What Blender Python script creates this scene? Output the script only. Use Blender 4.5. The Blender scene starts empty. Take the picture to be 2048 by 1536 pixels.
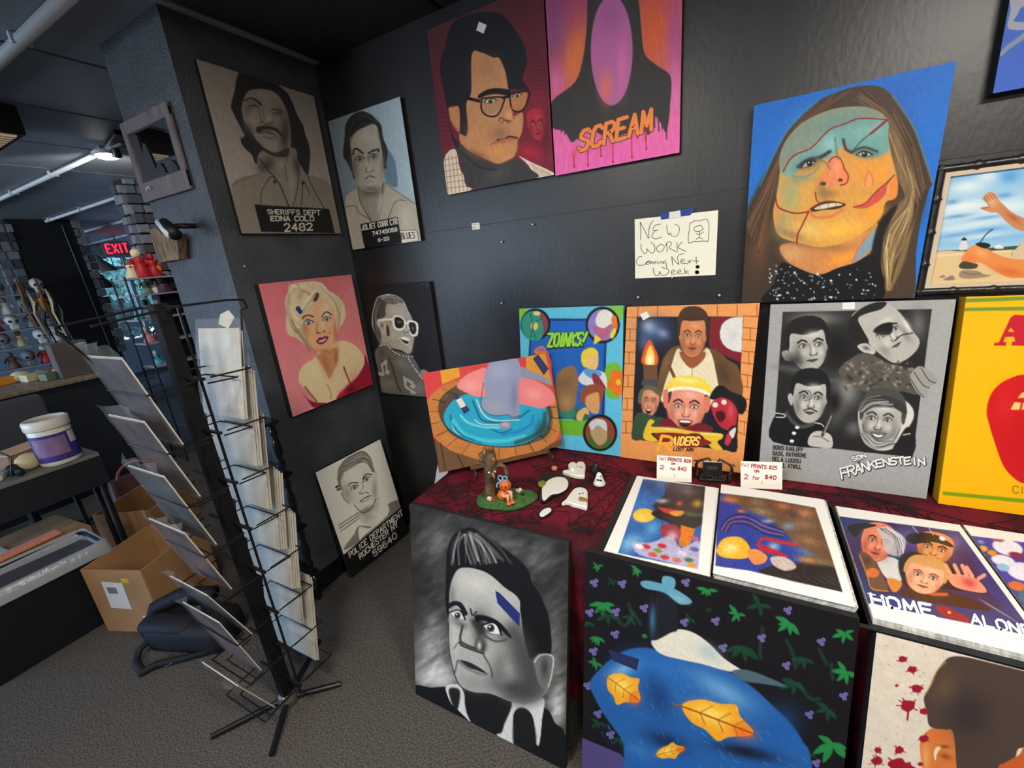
import bpy, bmesh, math, random
import numpy as np
from mathutils import Vector, Matrix
random.seed(7)
rng = np.random.default_rng(5)
scene = bpy.context.scene
COL = scene.collection

# ------------------------------------------------------------------ camera
FPX, PW, PH = 845.336, 2048.0, 1536.0
CAM_R = np.array([[0.88293226, 0.46019369, -0.09301817],
                  [0.05499455, -0.29812923, -0.95293996],
                  [-0.4662684, 0.83626594, -0.28853606]])   # world -> camera (x right, y down, z forward)
CAM_P = np.array([1.826, -1.68, 1.55])
cam_d = bpy.data.cameras.new('camera')
cam_d.sensor_width = 36.0
cam_d.lens = FPX / PW * 36.0
cam_d.clip_start = 0.02
cam_d.clip_end = 200
cam = bpy.data.objects.new('camera', cam_d)
COL.objects.link(cam)
_r = Matrix((CAM_R[0], -CAM_R[1], -CAM_R[2])).transposed().to_4x4()
cam.matrix_world = Matrix.Translation(Vector(CAM_P)) @ _r
scene.camera = cam

# ------------------------------------------------------------------ world, light, exposure
world = bpy.data.worlds.new('world')
scene.world = world
world.use_nodes = True
wn = world.node_tree
bg = wn.nodes['Background']
sky = wn.nodes.new('ShaderNodeTexSky')
sky.sky_type = 'HOSEK_WILKIE'
sky.turbidity = 4.0
sky.sun_direction = (0.35, -0.5, 0.8)
tint = wn.nodes.new('ShaderNodeMixRGB')          # bluish overcast white balance of the photograph's daylight
tint.blend_type = 'MULTIPLY'
tint.inputs[0].default_value = 1.0
tint.inputs[2].default_value = (0.80, 0.93, 1.08, 1)
wn.links.new(sky.outputs[0], tint.inputs[1])
wn.links.new(tint.outputs[0], bg.inputs[0])
bg.inputs[1].default_value = 66.0
vs = scene.view_settings
vs.view_transform = 'Standard'
vs.look = 'None'
vs.gamma = 1.0
vs.use_curve_mapping = False
vs.exposure = 0.0

def area_light(name, loc, target, size, size_y, power, color):
    d = bpy.data.lights.new(name, 'AREA')
    d.shape = 'RECTANGLE'
    d.size, d.size_y, d.energy, d.color = size, size_y, power, color
    o = bpy.data.objects.new(name, d)
    COL.objects.link(o)
    o.location = loc
    o.rotation_euler = (Vector(target) - Vector(loc)).to_track_quat('-Z', 'Y').to_euler()
    return o

# ceiling lamps above the art display, plus two added behind for frontal fill (fixtures are built further down)
LAMPS = [(1.15, -1.75, 38), (2.75, -1.45, 62), (0.9, -3.3, 40), (2.6, -3.3, 46)]
for lx, ly, pw in LAMPS:
    area_light('ceiling_and_fill_light', (lx, ly, 2.425), (lx, ly + 0.25, 0.0), 0.56, 0.28, pw, (1.0, 0.94, 0.85))
# ------------------------------------------------------------------ materials
MATS = {}
def srgb(c):
    c = np.asarray(c, float) / 255.0
    return np.where(c <= 0.04045, c / 12.92, ((c + 0.055) / 1.055) ** 2.4)
def mat(name, col, rough=0.6, metal=0.0, spec=0.4, bump=0.0, bscale=120.0, var=0.0, vscale=8.0, emit=0.0, trans=0.0,
        alpha=1.0, stretch=(1, 1, 1), col2=None, coat=0.0):
    """procedural principled material: noise variation of the colour, noise bump"""
    if name in MATS:
        return MATS[name]
    m = bpy.data.materials.new(name)
    m.use_nodes = True
    nt = m.node_tree
    b = nt.nodes['Principled BSDF']
    lin = tuple(srgb(col)) + (1,)
    b.inputs['Base Color'].default_value = lin
    b.inputs['Roughness'].default_value = rough
    b.inputs['Metallic'].default_value = metal
    b.inputs['Specular IOR Level'].default_value = spec
    b.inputs['Transmission Weight'].default_value = trans
    b.inputs['Alpha'].default_value = alpha
    b.inputs['Coat Weight'].default_value = coat
    if emit:
        b.inputs['Emission Color'].default_value = lin
        b.inputs['Emission Strength'].default_value = emit
    if var or bump:
        tc = nt.nodes.new('ShaderNodeTexCoord')
        mp = nt.nodes.new('ShaderNodeMapping')
        mp.inputs['Scale'].default_value = stretch
        nt.links.new(tc.outputs['Object'], mp.inputs[0])
    if var:
        n = nt.nodes.new('ShaderNodeTexNoise')
        n.inputs['Scale'].default_value = vscale
        n.inputs['Detail'].default_value = 5
        nt.links.new(mp.outputs[0], n.inputs[0])
        r = nt.nodes.new('ShaderNodeValToRGB')
        a = np.array(lin[:3])
        if col2 is None:
            lo, hi = np.clip(a * (1 - var), 0, 1), np.clip(a * (1 + var), 0, 1)
        else:
            lo, hi = a, srgb(col2)
        r.color_ramp.elements[0].position, r.color_ramp.elements[1].position = 0.35, 0.65
        r.color_ramp.elements[0].color = tuple(lo) + (1,)
        r.color_ramp.elements[1].color = tuple(hi) + (1,)
        nt.links.new(n.outputs[0], r.inputs[0])
        nt.links.new(r.outputs[0], b.inputs['Base Color'])
    if bump:
        n2 = nt.nodes.new('ShaderNodeTexNoise')
        n2.inputs['Scale'].default_value = bscale
        n2.inputs['Detail'].default_value = 3
        nt.links.new(mp.outputs[0], n2.inputs[0])
        bp = nt.nodes.new('ShaderNodeBump')
        bp.inputs['Strength'].default_value = bump
        bp.inputs['Distance'].default_value = 0.004
        nt.links.new(n2.outputs[0], bp.inputs['Height'])
        nt.links.new(bp.outputs[0], b.inputs['Normal'])
    MATS[name] = m
    return m

# ------------------------------------------------------------------ mesh helpers
class MB:
    """collects simple solids; build() links them as ONE mesh object"""
    def __init__(s):
        s.bm = bmesh.new()
    def box(s, c, d, rot=None, bev=0.0):
        M = Matrix.Translation(Vector(c)) @ (rot.to_4x4() if rot else Matrix.Identity(4)) @ Matrix.Diagonal((d[0], d[1], d[2], 1))
        r = bmesh.ops.create_cube(s.bm, size=1.0, matrix=M)
        if bev > 0:
            es = list({e for v in r['verts'] for e in v.link_edges})
            bmesh.ops.bevel(s.bm, geom=es, offset=bev, segments=2, affect='EDGES', profile=0.5)
        return s
    def tube(s, pts, r, n=8, closed=False, r2=None):
        pts = [Vector(p) for p in pts]
        k = len(pts)
        rings = []
        up = None
        for i, p in enumerate(pts):
            a = pts[i - 1] if (i > 0 or closed) else p
            b = pts[(i + 1) % k] if (i < k - 1 or closed) else p
            t = (b - a).normalized()
            if up is None:
                up = t.orthogonal().normalized()
            up = (up - t * up.dot(t))
            up = up.normalized() if up.length > 1e-6 else t.orthogonal().normalized()
            sd = t.cross(up)
            rr = r if not isinstance(r, (list, tuple)) else r[i]
            rings.append([s.bm.verts.new(p + (up * math.cos(2 * math.pi * j / n) + sd * math.sin(2 * math.pi * j / n)) * rr) for j in range(n)])
        m = k if closed else k - 1
        for i in range(m):
            A, B = rings[i], rings[(i + 1) % k]
            for j in range(n):
                s.bm.faces.new((A[j], A[(j + 1) % n], B[(j + 1) % n], B[j]))
        if not closed:
            s.bm.faces.new(rings[0][::-1])
            s.bm.faces.new(rings[-1])
        return s
    def lathe(s, prof, c=(0, 0, 0), n=24, cap=True, sx=1.0, sy=1.0, rot=None):
        rings = []
        Rm = rot if rot else Matrix.Identity(3)
        for r, z in prof:
            rings.append([s.bm.verts.new(Vector(c) + Rm @ Vector((r * sx * math.cos(2 * math.pi * j / n), r * sy * math.sin(2 * math.pi * j / n), z))) for j in range(n)])
        for A, B in zip(rings, rings[1:]):
            for j in range(n):
                s.bm.faces.new((A[j], A[(j + 1) % n], B[(j + 1) % n], B[j]))
        if cap:
            s.bm.faces.new(rings[0][::-1])
            s.bm.faces.new(rings[-1])
        return s
    def ball(s, c, r, sub=2, rot=None):
        r = r if isinstance(r, (tuple, list)) else (r, r, r)
        M = Matrix.Translation(Vector(c)) @ (rot.to_4x4() if rot else Matrix.Identity(4)) @ Matrix.Diagonal((r[0], r[1], r[2], 1))
        bmesh.ops.create_icosphere(s.bm, subdivisions=sub, radius=1.0, matrix=M)
        return s
    def prism(s, poly, o, u, v, depth):
        """2-D outline poly (in u, v) extruded by depth along u x v"""
        o, u, v = Vector(o), Vector(u), Vector(v)
        w = u.cross(v).normalized() * depth
        a = [s.bm.verts.new(o + u * x + v * y) for x, y in poly]
        b = [s.bm.verts.new(o + u * x + v * y + w) for x, y in poly]
        k = len(poly)
        for i in range(k):
            s.bm.faces.new((a[i], a[(i + 1) % k], b[(i + 1) % k], b[i]))
        s.bm.faces.new(a[::-1])
        s.bm.faces.new(b)
        return s
    def quad(s, a, b, c, d):
        s.bm.faces.new([s.bm.verts.new(Vector(p)) for p in (a, b, c, d)])
        return s
    def jitter(s, amt, seed=1):
        r = random.Random(seed)
        for v in s.bm.verts:
            v.co += Vector((r.uniform(-amt, amt), r.uniform(-amt, amt), r.uniform(-amt, amt)))
        return s
    def build(s, name, m, parent=None, smooth=False, loc=None):
        bmesh.ops.recalc_face_normals(s.bm, faces=s.bm.faces)
        me = bpy.data.meshes.new(name)
        s.bm.to_mesh(me)
        s.bm.free()
        if smooth:
            me.polygons.foreach_set('use_smooth', [True] * len(me.polygons))
        me.materials.append(m)
        return link(name, me, parent, loc)

def link(name, me, parent=None, loc=None):
    o = bpy.data.objects.new(name, me)
    COL.objects.link(o)
    if loc is not None:
        o.location = loc
    if parent is not None:
        o.parent = parent
        # parts are modelled in world space: keep them where they are
        o.matrix_parent_inverse = mw(parent).inverted()
    return o
def mw(o):
    if o.parent is None:
        return o.matrix_basis.copy()
    return mw(o.parent) @ o.matrix_parent_inverse @ o.matrix_basis
def tag(o, label, cat, group=None):
    o['label'] = label
    o['category'] = cat
    if group:
        o['group'] = group
    return o
def struct(o, label=None):
    o['kind'] = 'structure'
    if label:
        o['label'] = label
    return o
def thing(name, loc, label, cat, group=None):
    o = bpy.data.objects.new(name, None)
    o.empty_display_size = 0.05
    COL.objects.link(o)
    o.location = loc
    return tag(o, label, cat, group)
def dup(o, delta, label=None, group=None, parent=None):
    """copy of a thing with its parts and sub-parts, shifted by delta"""
    c = o.copy()
    COL.objects.link(c)
    if parent is None:
        c.location = Vector(o.location) + Vector(delta)
        if label:
            c['label'] = label
        if group:
            c['group'] = group
    else:
        c.parent = parent
        c.matrix_parent_inverse = o.matrix_parent_inverse
    for ch in list(o.children):
        dup(ch, delta, parent=c)
    return c
def rotz(a):
    return Matrix.Rotation(a, 3, 'Z')
def rotx(a):
    return Matrix.Rotation(a, 3, 'X')
def roty(a):
    return Matrix.Rotation(a, 3, 'Y')
def arc(c, r, a0, a1, n, u=(1, 0, 0), v=(0, 0, 1)):
    c, u, v = Vector(c), Vector(u), Vector(v)
    return [c + u * r * math.cos(a0 + (a1 - a0) * i / n) + v * r * math.sin(a0 + (a1 - a0) * i / n) for i in range(n + 1)]
# ------------------------------------------------------------------ painted pictures
# A picture is a fine grid of vertices on the front of its canvas; the brush strokes are evaluated at each vertex
# and stored as a colour attribute. The sketches were measured on the photograph, hence the mapping below.
def proj(P):
    q = (np.asarray(P, float) - CAM_P) @ CAM_R.T
    return np.stack([PW / 2 + FPX * q[..., 0] / q[..., 2], PH / 2 + FPX * q[..., 1] / q[..., 2]], -1)
def ray(x, y):
    return CAM_R.T @ np.array([(x - PW / 2) / FPX, (y - PH / 2) / FPX, 1.0])
def at_z(x, y, z):
    d = ray(x, y)
    return Vector(CAM_P + d * ((z - CAM_P[2]) / d[2]))
def at_y(x, y, Y):
    d = ray(x, y)
    return Vector(CAM_P + d * ((Y - CAM_P[1]) / d[1]))
def at_x(x, y, X):
    d = ray(x, y)
    return Vector(CAM_P + d * ((X - CAM_P[0]) / d[0]))

def paint_mat(name='painted_canvas_surface', rough=0.5, bump=0.12, spec=0.2):
    if name in MATS:
        return MATS[name]
    m = bpy.data.materials.new(name)
    m.use_nodes = True
    nt = m.node_tree
    b = nt.nodes['Principled BSDF']
    a = nt.nodes.new('ShaderNodeAttribute')
    a.attribute_name = 'paint'
    nt.links.new(a.outputs['Color'], b.inputs['Base Color'])
    b.inputs['Roughness'].default_value = rough
    b.inputs['Specular IOR Level'].default_value = spec
    tc = nt.nodes.new('ShaderNodeTexCoord')
    n = nt.nodes.new('ShaderNodeTexNoise')
    n.inputs['Scale'].default_value = 260
    nt.links.new(tc.outputs['Object'], n.inputs[0])
    bp = nt.nodes.new('ShaderNodeBump')
    bp.inputs['Strength'].default_value = bump
    bp.inputs['Distance'].default_value = 0.001
    nt.links.new(n.outputs[0], bp.inputs['Height'])
    nt.links.new(bp.outputs[0], b.inputs['Normal'])
    MATS[name] = m
    return m

def C3(c):
    if isinstance(c, (int, float)):
        return np.array([c, c * 0.985, c * 0.95], float)
    if isinstance(c, str):
        return np.array([int(c[i:i + 2], 16) for i in (0, 2, 4)], float)
    return np.array(c, float)
def spline(P, closed=True, k=5):
    n = len(P)
    if n < 3:
        return P
    t = np.linspace(0, 1, k, endpoint=False)[:, None]
    out = []
    for i in range(n if closed else n - 1):
        if closed:
            a, b, c, d = P[i - 1], P[i], P[(i + 1) % n], P[(i + 2) % n]
        else:
            a, b, c, d = P[max(i - 1, 0)], P[i], P[i + 1], P[min(i + 2, n - 1)]
        out.append(0.5 * (2 * b + (c - a) * t + (2 * a - 5 * b + 4 * c - d) * t ** 2 + (3 * b - a - 3 * c + d) * t ** 3))
    if not closed:
        out.append(P[-1:])
    return np.concatenate(out)
_LAT = rng.random((64, 64))
def vnoise(x, y):
    xi, yi = np.floor(x).astype(int), np.floor(y).astype(int)
    fx, fy = x - xi, y - yi
    fx, fy = fx * fx * (3 - 2 * fx), fy * fy * (3 - 2 * fy)
    g = lambda i, j: _LAT[(xi + i) % 64, (yi + j) % 64]
    return (g(0, 0) * (1 - fx) + g(1, 0) * fx) * (1 - fy) + (g(0, 1) * (1 - fx) + g(1, 1) * fx) * fy

class Pic:
    def __init__(s, tl, tr, bl, crop, cell=1.5, base=128):
        s.tl, s.u, s.v = np.array(tl, float), np.array(tr, float) - tl, np.array(bl, float) - tl
        s.n = np.cross(s.v, s.u)
        s.n = s.n / np.linalg.norm(s.n)
        if np.dot(s.n, CAM_P - s.tl) < 0:
            s.n = -s.n
        c = proj(np.array([s.tl, s.tl + s.u, s.tl + s.v, s.tl + s.u + s.v]))
        wpx = max(np.linalg.norm(c[1] - c[0]), np.linalg.norm(c[3] - c[2]))
        hpx = max(np.linalg.norm(c[2] - c[0]), np.linalg.norm(c[3] - c[1]))
        s.nu, s.nv = int(wpx / cell) + 2, int(hpx / cell) + 2
        a, b = np.meshgrid(np.linspace(0, 1, s.nu), np.linspace(0, 1, s.nv))
        s.U, s.V = a.ravel(), b.ravel()
        s.P = s.tl + s.U[:, None] * s.u + s.V[:, None] * s.v
        s.x0, s.y0, s.s = crop
        q = (proj(s.P) - [s.x0, s.y0]) * s.s
        s.X, s.Y = q[:, 0], q[:, 1]
        s.C = np.tile(C3(base), (len(s.X), 1))
        s.aa = 0.55 * s.s * cell
        s.letters, s.inks = [], []
    def pts(s, p):
        return np.array(p, float).reshape(-1, 2)
    def mix(s, idx, cov, col):
        if cov.ndim == 1:
            cov = cov[:, None]
        s.C[idx] = s.C[idx] * (1 - cov) + (C3(col) if not (isinstance(col, np.ndarray) and col.ndim == 2) else col) * cov
        return s
    def sdf(s, P, closed, pad):
        lo, hi = P.min(0) - pad, P.max(0) + pad
        idx = np.nonzero((s.X > lo[0]) & (s.X < hi[0]) & (s.Y > lo[1]) & (s.Y < hi[1]))[0]
        x, y = s.X[idx], s.Y[idx]
        d = np.full(len(idx), 1e12)
        sg = np.ones(len(idx))
        A = P
        B = np.roll(P, -1, 0)
        if not closed:
            A, B = P[:-1], P[1:]
        for (ax, ay), (bx, by) in zip(A, B):
            ex, ey = bx - ax, by - ay
            wx, wy = x - ax, y - ay
            t = np.clip((wx * ex + wy * ey) / (ex * ex + ey * ey + 1e-9), 0, 1)
            d = np.minimum(d, (wx - ex * t) ** 2 + (wy - ey * t) ** 2)
            if closed:
                c1, c2, c3 = y >= ay, y < by, ex * wy > ey * wx
                f = (c1 & c2 & c3) | (~c1 & ~c2 & ~c3)
                sg[f] *= -1
        return idx, np.sqrt(d) * sg
    def fill(s, p, col, soft=0, a=1.0, sm=True):
        P = s.pts(p)
        if sm:
            P = spline(P, True, 4)
        w = max(soft, s.aa)
        idx, d = s.sdf(P, True, w * 1.2)
        if len(idx):
            t = np.clip(0.5 - d / (2 * w), 0, 1)
            s.mix(idx, a * t * t * (3 - 2 * t), col)
        return s
    def line(s, p, w, col, soft=0, a=1.0, sm=True):
        P = s.pts(p)
        if sm and len(P) > 2:
            P = spline(P, False, 4)
        f = max(soft, s.aa * 0.8)
        idx, d = s.sdf(P, False, w / 2 + f * 1.2)
        if len(idx):
            t = np.clip(0.5 - (d - w / 2) / (2 * f), 0, 1)
            s.mix(idx, a * t * t * (3 - 2 * t), col)
        return s
    def ell(s, cx, cy, rx, ry, col, ang=0, soft=0, a=1.0):
        c, n = math.cos(math.radians(ang)), math.sin(math.radians(ang))
        dx, dy = s.X - cx, s.Y - cy
        u, v = (dx * c + dy * n) / rx, (-dx * n + dy * c) / ry
        r = np.sqrt(u * u + v * v)
        w = max(soft, s.aa) / min(rx, ry)
        idx = np.nonzero(r < 1 + w * 1.1)[0]
        t = np.clip(0.5 - (r[idx] - 1) / (2 * w), 0, 1)
        return s.mix(idx, a * t * t * (3 - 2 * t), col)
    def blob(s, cx, cy, rx, ry, col, ang=0, a=0.5):
        """soft gaussian smudge"""
        c, n = math.cos(math.radians(ang)), math.sin(math.radians(ang))
        dx, dy = s.X - cx, s.Y - cy
        u, v = (dx * c + dy * n) / rx, (-dx * n + dy * c) / ry
        r = u * u + v * v
        idx = np.nonzero(r < 5)[0]
        return s.mix(idx, a * np.exp(-r[idx] * 1.3), col)
    def grad(s, cols, axis='v', st=None):
        t = s.V if axis == 'v' else s.U
        st = st or np.linspace(0, 1, len(cols))
        cs = np.array([C3(c) for c in cols])
        s.C = np.stack([np.interp(t, st, cs[:, k]) for k in range(3)], 1)
        return s
    def smear(s, amt, sx, sy, ang=0, clip=None):
        """brush streaks: multiplies the colour by stretched noise (sizes in sketch pixels)"""
        c, n = math.cos(math.radians(ang)), math.sin(math.radians(ang))
        u, v = s.X * c + s.Y * n, -s.X * n + s.Y * c
        k = 0.65 * vnoise(u / sx, v / sy) + 0.35 * vnoise(u / sx * 2.3 + 9, v / sy * 2.3 + 5)
        k = np.where(s.C.min(1) > 224, 0.5, k) if clip else k
        s.C = s.C * (1 + amt * 2 * (k - 0.5))[:, None]
        return s
    def strands(s, A, B, n, w, cols, a=0.6, jit=6, seed=1):
        """hair strands from curve A to curve B (interpolated), random colours"""
        r = random.Random(seed)
        A, B = s.pts(A), s.pts(B)
        for i in range(n):
            t = r.random()
            m = (1 - t) * A + t * B
            m = m + np.array([[r.uniform(-jit, jit), r.uniform(-jit, jit)] for _ in m])
            k0 = r.randint(0, max(0, len(m) - 2)) if len(m) > 3 else 0
            s.line(m[k0:].ravel(), w * r.uniform(0.5, 1.3), r.choice(cols), a=a * r.uniform(0.5, 1))
        return s
    def eye(s, x, y, w, ang=0, iris=(60, 50, 40), white=225, lid=25, look=0.0, open_=0.42):
        c, n = math.cos(math.radians(ang)), math.sin(math.radians(ang))
        T = lambda q: [v for (a, b) in q for v in (x + a * w * c - b * w * n, y + a * w * n + b * w * c)]
        o = open_
        s.fill(T([(-.5, .05), (-.2, -o * .55), (.15, -o * .55), (.5, 0), (.2, o * .45), (-.2, o * .45)]), white)
        s.ell(x + look * w * c, y + look * w * n, w * .2, w * .21, iris)
        s.ell(x + look * w * c, y + look * w * n, w * .1, w * .1, 12)
        s.ell(x + look * w * c - w * .05, y + look * w * n - w * .07, w * .05, w * .05, 245)
        s.line(T([(-.55, .1), (-.2, -o * .6), (.15, -o * .6), (.55, 0)]), w * .1, lid)
        s.line(T([(-.42, .12), (0, o * .52), (.45, .06)]), w * .045, lid, a=.7)
        return s
    def face(s, cx, cy, w, h, ang=0, skin=(205, 150, 110), dark=None, light=None, hair=(50, 35, 25), turn=0.0, mouth='closed',
             hairtop=0.32, beard=0, lip=None, iris=(60, 50, 40), white=225, head=True):
        """a generic painted head: w, h its size, ang its tilt, turn -1..1 where it looks"""
        skin = C3(skin)
        dark = C3(dark) if dark is not None else skin * .5
        light = C3(light) if light is not None else np.minimum(skin * 1.22, 255)
        lip = C3(lip) if lip is not None else skin * np.array([.72, .5, .48])
        c, n = math.cos(math.radians(ang)), math.sin(math.radians(ang))
        T = lambda q: [v for (a, b) in q for v in (cx + a * w * c - b * h * n * 1.0, cy + a * w * n + b * h * c)]
        L = w * .022
        if head:
            s.fill(T([(-.5, -.1), (-.44, -.42), (-.15, -.55), (.2, -.55), (.45, -.4), (.5, -.08), (.46, .14), (.34, .36), (.12, .5), (-.12, .5), (-.34, .36), (-.46, .14)]), skin)
            if hair is not None:
                s.fill(T([(-.55, 0), (-.56, -.3), (-.4, -.58), (0, -.68), (.4, -.6), (.57, -.32), (.55, 0), (.47, -.04), (.42, -.5 + hairtop * .5), (.2, -.62 + hairtop), (-.1, -.6 + hairtop), (-.4, -.5 + hairtop * .55), (-.47, -.04)]), hair)
            s.line(T([(-.46, .1), (-.34, .36), (-.12, .5), (.12, .5), (.34, .36), (.46, .1)]), L, dark, a=.8)
        B = lambda a, b, rx, ry, col, al: s.blob(*T([(a, b)]), rx * w, ry * h, col, ang, al)
        o = turn * .1
        B(-.34 + o, .15, .14, .26, dark, .45)
        B(.36 + o, .18, .13, .24, dark, .35)
        B(.08 + o, -.28, .22, .09, light, .6)
        B(-.2 + o, .12, .1, .1, light, .5)
        B(.24 + o, .12, .09, .1, light, .5)
        for sd in (-1, 1):
            ex = sd * .2 + o
            B(ex, -.06, .13, .06, dark, .5)
            s.eye(*T([(ex, -.04)]), w * .19, ang, iris, white, dark * .4, turn * .12)
            s.line(T([(ex - sd * .11, -.12), (ex, -.17), (ex + sd * .12, -.12)]), w * .045, np.minimum(dark, C3(hair)) if hair is not None else dark * .5)
        s.line(T([(-.045 + o, -.08), (-.03 + o * 1.4, .08), (-.08 + o * 1.6, .15)]), L * 1.2, dark, a=.55)
        s.line(T([(-.09 + o * 1.6, .14), (-.05 + o * 1.6, .18), (.03 + o * 1.6, .17), (.08 + o * 1.6, .18), (.1 + o * 1.5, .13)]), L * 1.3, dark, a=.85)
        B(.02 + o * 1.5, .08, .045, .1, light, .7)
        if beard:
            B(0 + o, .33, .33, .16, C3(hair) if hair is not None else dark, beard)
            B(0 + o, .23, .2, .04, C3(hair) if hair is not None else dark, beard)
        if mouth == 'open':
            s.fill(T([(-.17 + o, .26), (0 + o, .235), (.17 + o, .26), (.12 + o, .38), (0 + o, .42), (-.12 + o, .38)]), lip * .35)
            s.fill(T([(-.14 + o, .265), (0 + o, .25), (.14 + o, .265), (.1 + o, .3), (-.1 + o, .3)]), 235)
            s.line(T([(-.17 + o, .26), (-.12 + o, .38), (0 + o, .42), (.12 + o, .38), (.17 + o, .26)]), L * 2, lip)
        elif mouth == 'smile':
            s.fill(T([(-.17 + o, .25), (0 + o, .27), (.17 + o, .25), (.08 + o, .33), (-.08 + o, .33)]), 235)
            s.line(T([(-.2 + o, .24), (0 + o, .275), (.2 + o, .24)]), L, dark)
            s.line(T([(-.17 + o, .25), (-.08 + o, .33), (.08 + o, .33), (.17 + o, .25)]), L * 1.5, lip)
        else:
            s.fill(T([(-.13 + o, .28), (-.04 + o, .255), (0 + o, .265), (.04 + o, .255), (.13 + o, .28), (0 + o, .33)]), lip)
            s.line(T([(-.14 + o, .28), (0 + o, .285), (.14 + o, .28)]), L, dark * .6)
        return s
    def clip_to(s, quad, col):
        """repaint everything outside the quad (the margin of a print)"""
        P = s.pts(quad)
        idx, d = s.sdf(P, True, 1e6)
        t = np.clip(0.5 + d / (2 * s.aa), 0, 1)
        return s.mix(idx, t, col)
    def plane(s, x, y, off=0.0):
        """sketch point -> point on the canvas"""
        d = ray(s.x0 + x / s.s, s.y0 + y / s.s)
        t = np.dot(s.tl - CAM_P, s.n) / np.dot(d, s.n)
        return CAM_P + d * t + s.n * off
    def text(s, str_, q, w, col, lvl=0, ital=0.0):
        """lettering inside the quad BL, BR, TR, TL (sketch px), stroke width w"""
        s.letters.append((str_, s.pts(q), w, col, lvl, ital))
        return s
    def ink(s, p, w, col, sm=True):
        """pen stroke laid on the paper as a thin ribbon"""
        P = s.pts(p)
        s.inks.append((spline(P, False, 4) if sm and len(P) > 2 else P, w, col))
        return s
    def build(s, parent, gain=1.0, name='painted_picture', m=None):
        me = bpy.data.meshes.new(name)
        nv, nu = s.nv, s.nu
        i = np.arange((nv - 1) * (nu - 1))
        r, c = i // (nu - 1), i % (nu - 1)
        k = r * nu + c
        quads = np.stack([k, k + nu, k + nu + 1, k + 1], 1)
        me.vertices.add(len(s.P))
        me.vertices.foreach_set('co', (s.P + s.n * 0.0004).ravel().astype(np.float32))
        me.loops.add(quads.size)
        me.loops.foreach_set('vertex_index', quads.ravel().astype(np.int32))
        me.polygons.add(len(quads))
        me.polygons.foreach_set('loop_start', (np.arange(len(quads)) * 4).astype(np.int32))
        me.update(calc_edges=True)
        at = me.attributes.new('paint', 'FLOAT_COLOR', 'POINT')
        lin = np.clip(srgb(np.clip(s.C, 0, 255)) * gain, 0, 0.92)
        at.data.foreach_set('color', np.concatenate([lin, np.ones((len(lin), 1))], 1).ravel().astype(np.float32))
        me.materials.append(m or paint_mat())
        o = link(name, me, parent)
        if s.letters:
            words = [(L, k) for L in s.letters for k in range(len(L[0].split(' ')))]      # each word a part of its own
            for L, wi in words:
                colr, lvl = tuple(C3(L[3])), L[4]
                mb = MB()
                for st, q, w, _, _, ital in (L,):
                    for strokes in lay_text(st, ital, wi):
                        P = []
                        for tx, ty in strokes:
                            b = q[0] * (1 - tx) + q[1] * tx
                            t = q[3] * (1 - tx) + q[2] * tx
                            P.append(b * (1 - ty) + t * ty)
                        ribbon(mb, s, np.array(P), w, 0.0009 + lvl * 0.0004)
                lo = mb.build('lettering', mat('lettering_%02x%02x%02x' % tuple(int(v) for v in colr), np.clip(np.array(colr), 0, 250), 0.55), parent)
        if s.inks:
            groups = {}
            for P, w, c in s.inks:
                groups.setdefault(tuple(C3(c)), []).append((P, w))
            for colr, L in groups.items():
                mb = MB()
                for P, w in L:
                    ribbon(mb, s, P, w, 0.0009)
                mb.build('handwriting', mat('ink_%02x%02x%02x' % tuple(int(v) for v in colr), np.array(colr), 0.6), parent)
        return o

def ribbon(mb, pic, P, w, off):
    """flat painted stroke of width w along the sketch polyline P"""
    ring = [(math.cos(a) * w / 2, math.sin(a) * w / 2) for a in np.linspace(0, 2 * math.pi, 9)[:-1]]
    V = lambda x, y: mb.bm.verts.new(pic.plane(x, y, off))
    for i in range(len(P) - 1):
        a, b = P[i], P[i + 1]
        d = b - a
        l = np.hypot(*d)
        if l < 1e-6:
            continue
        n = np.array([-d[1], d[0]]) / l * w / 2
        o = 0.00002 * (i % 3)
        mb.bm.faces.new([mb.bm.verts.new(pic.plane(*q, off + o)) for q in (a + n, b + n, b - n, a - n)])
    for k, a in enumerate(P):
        mb.bm.faces.new([mb.bm.verts.new(pic.plane(a[0] + x, a[1] + y, off + 0.00008)) for x, y in ring])

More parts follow.
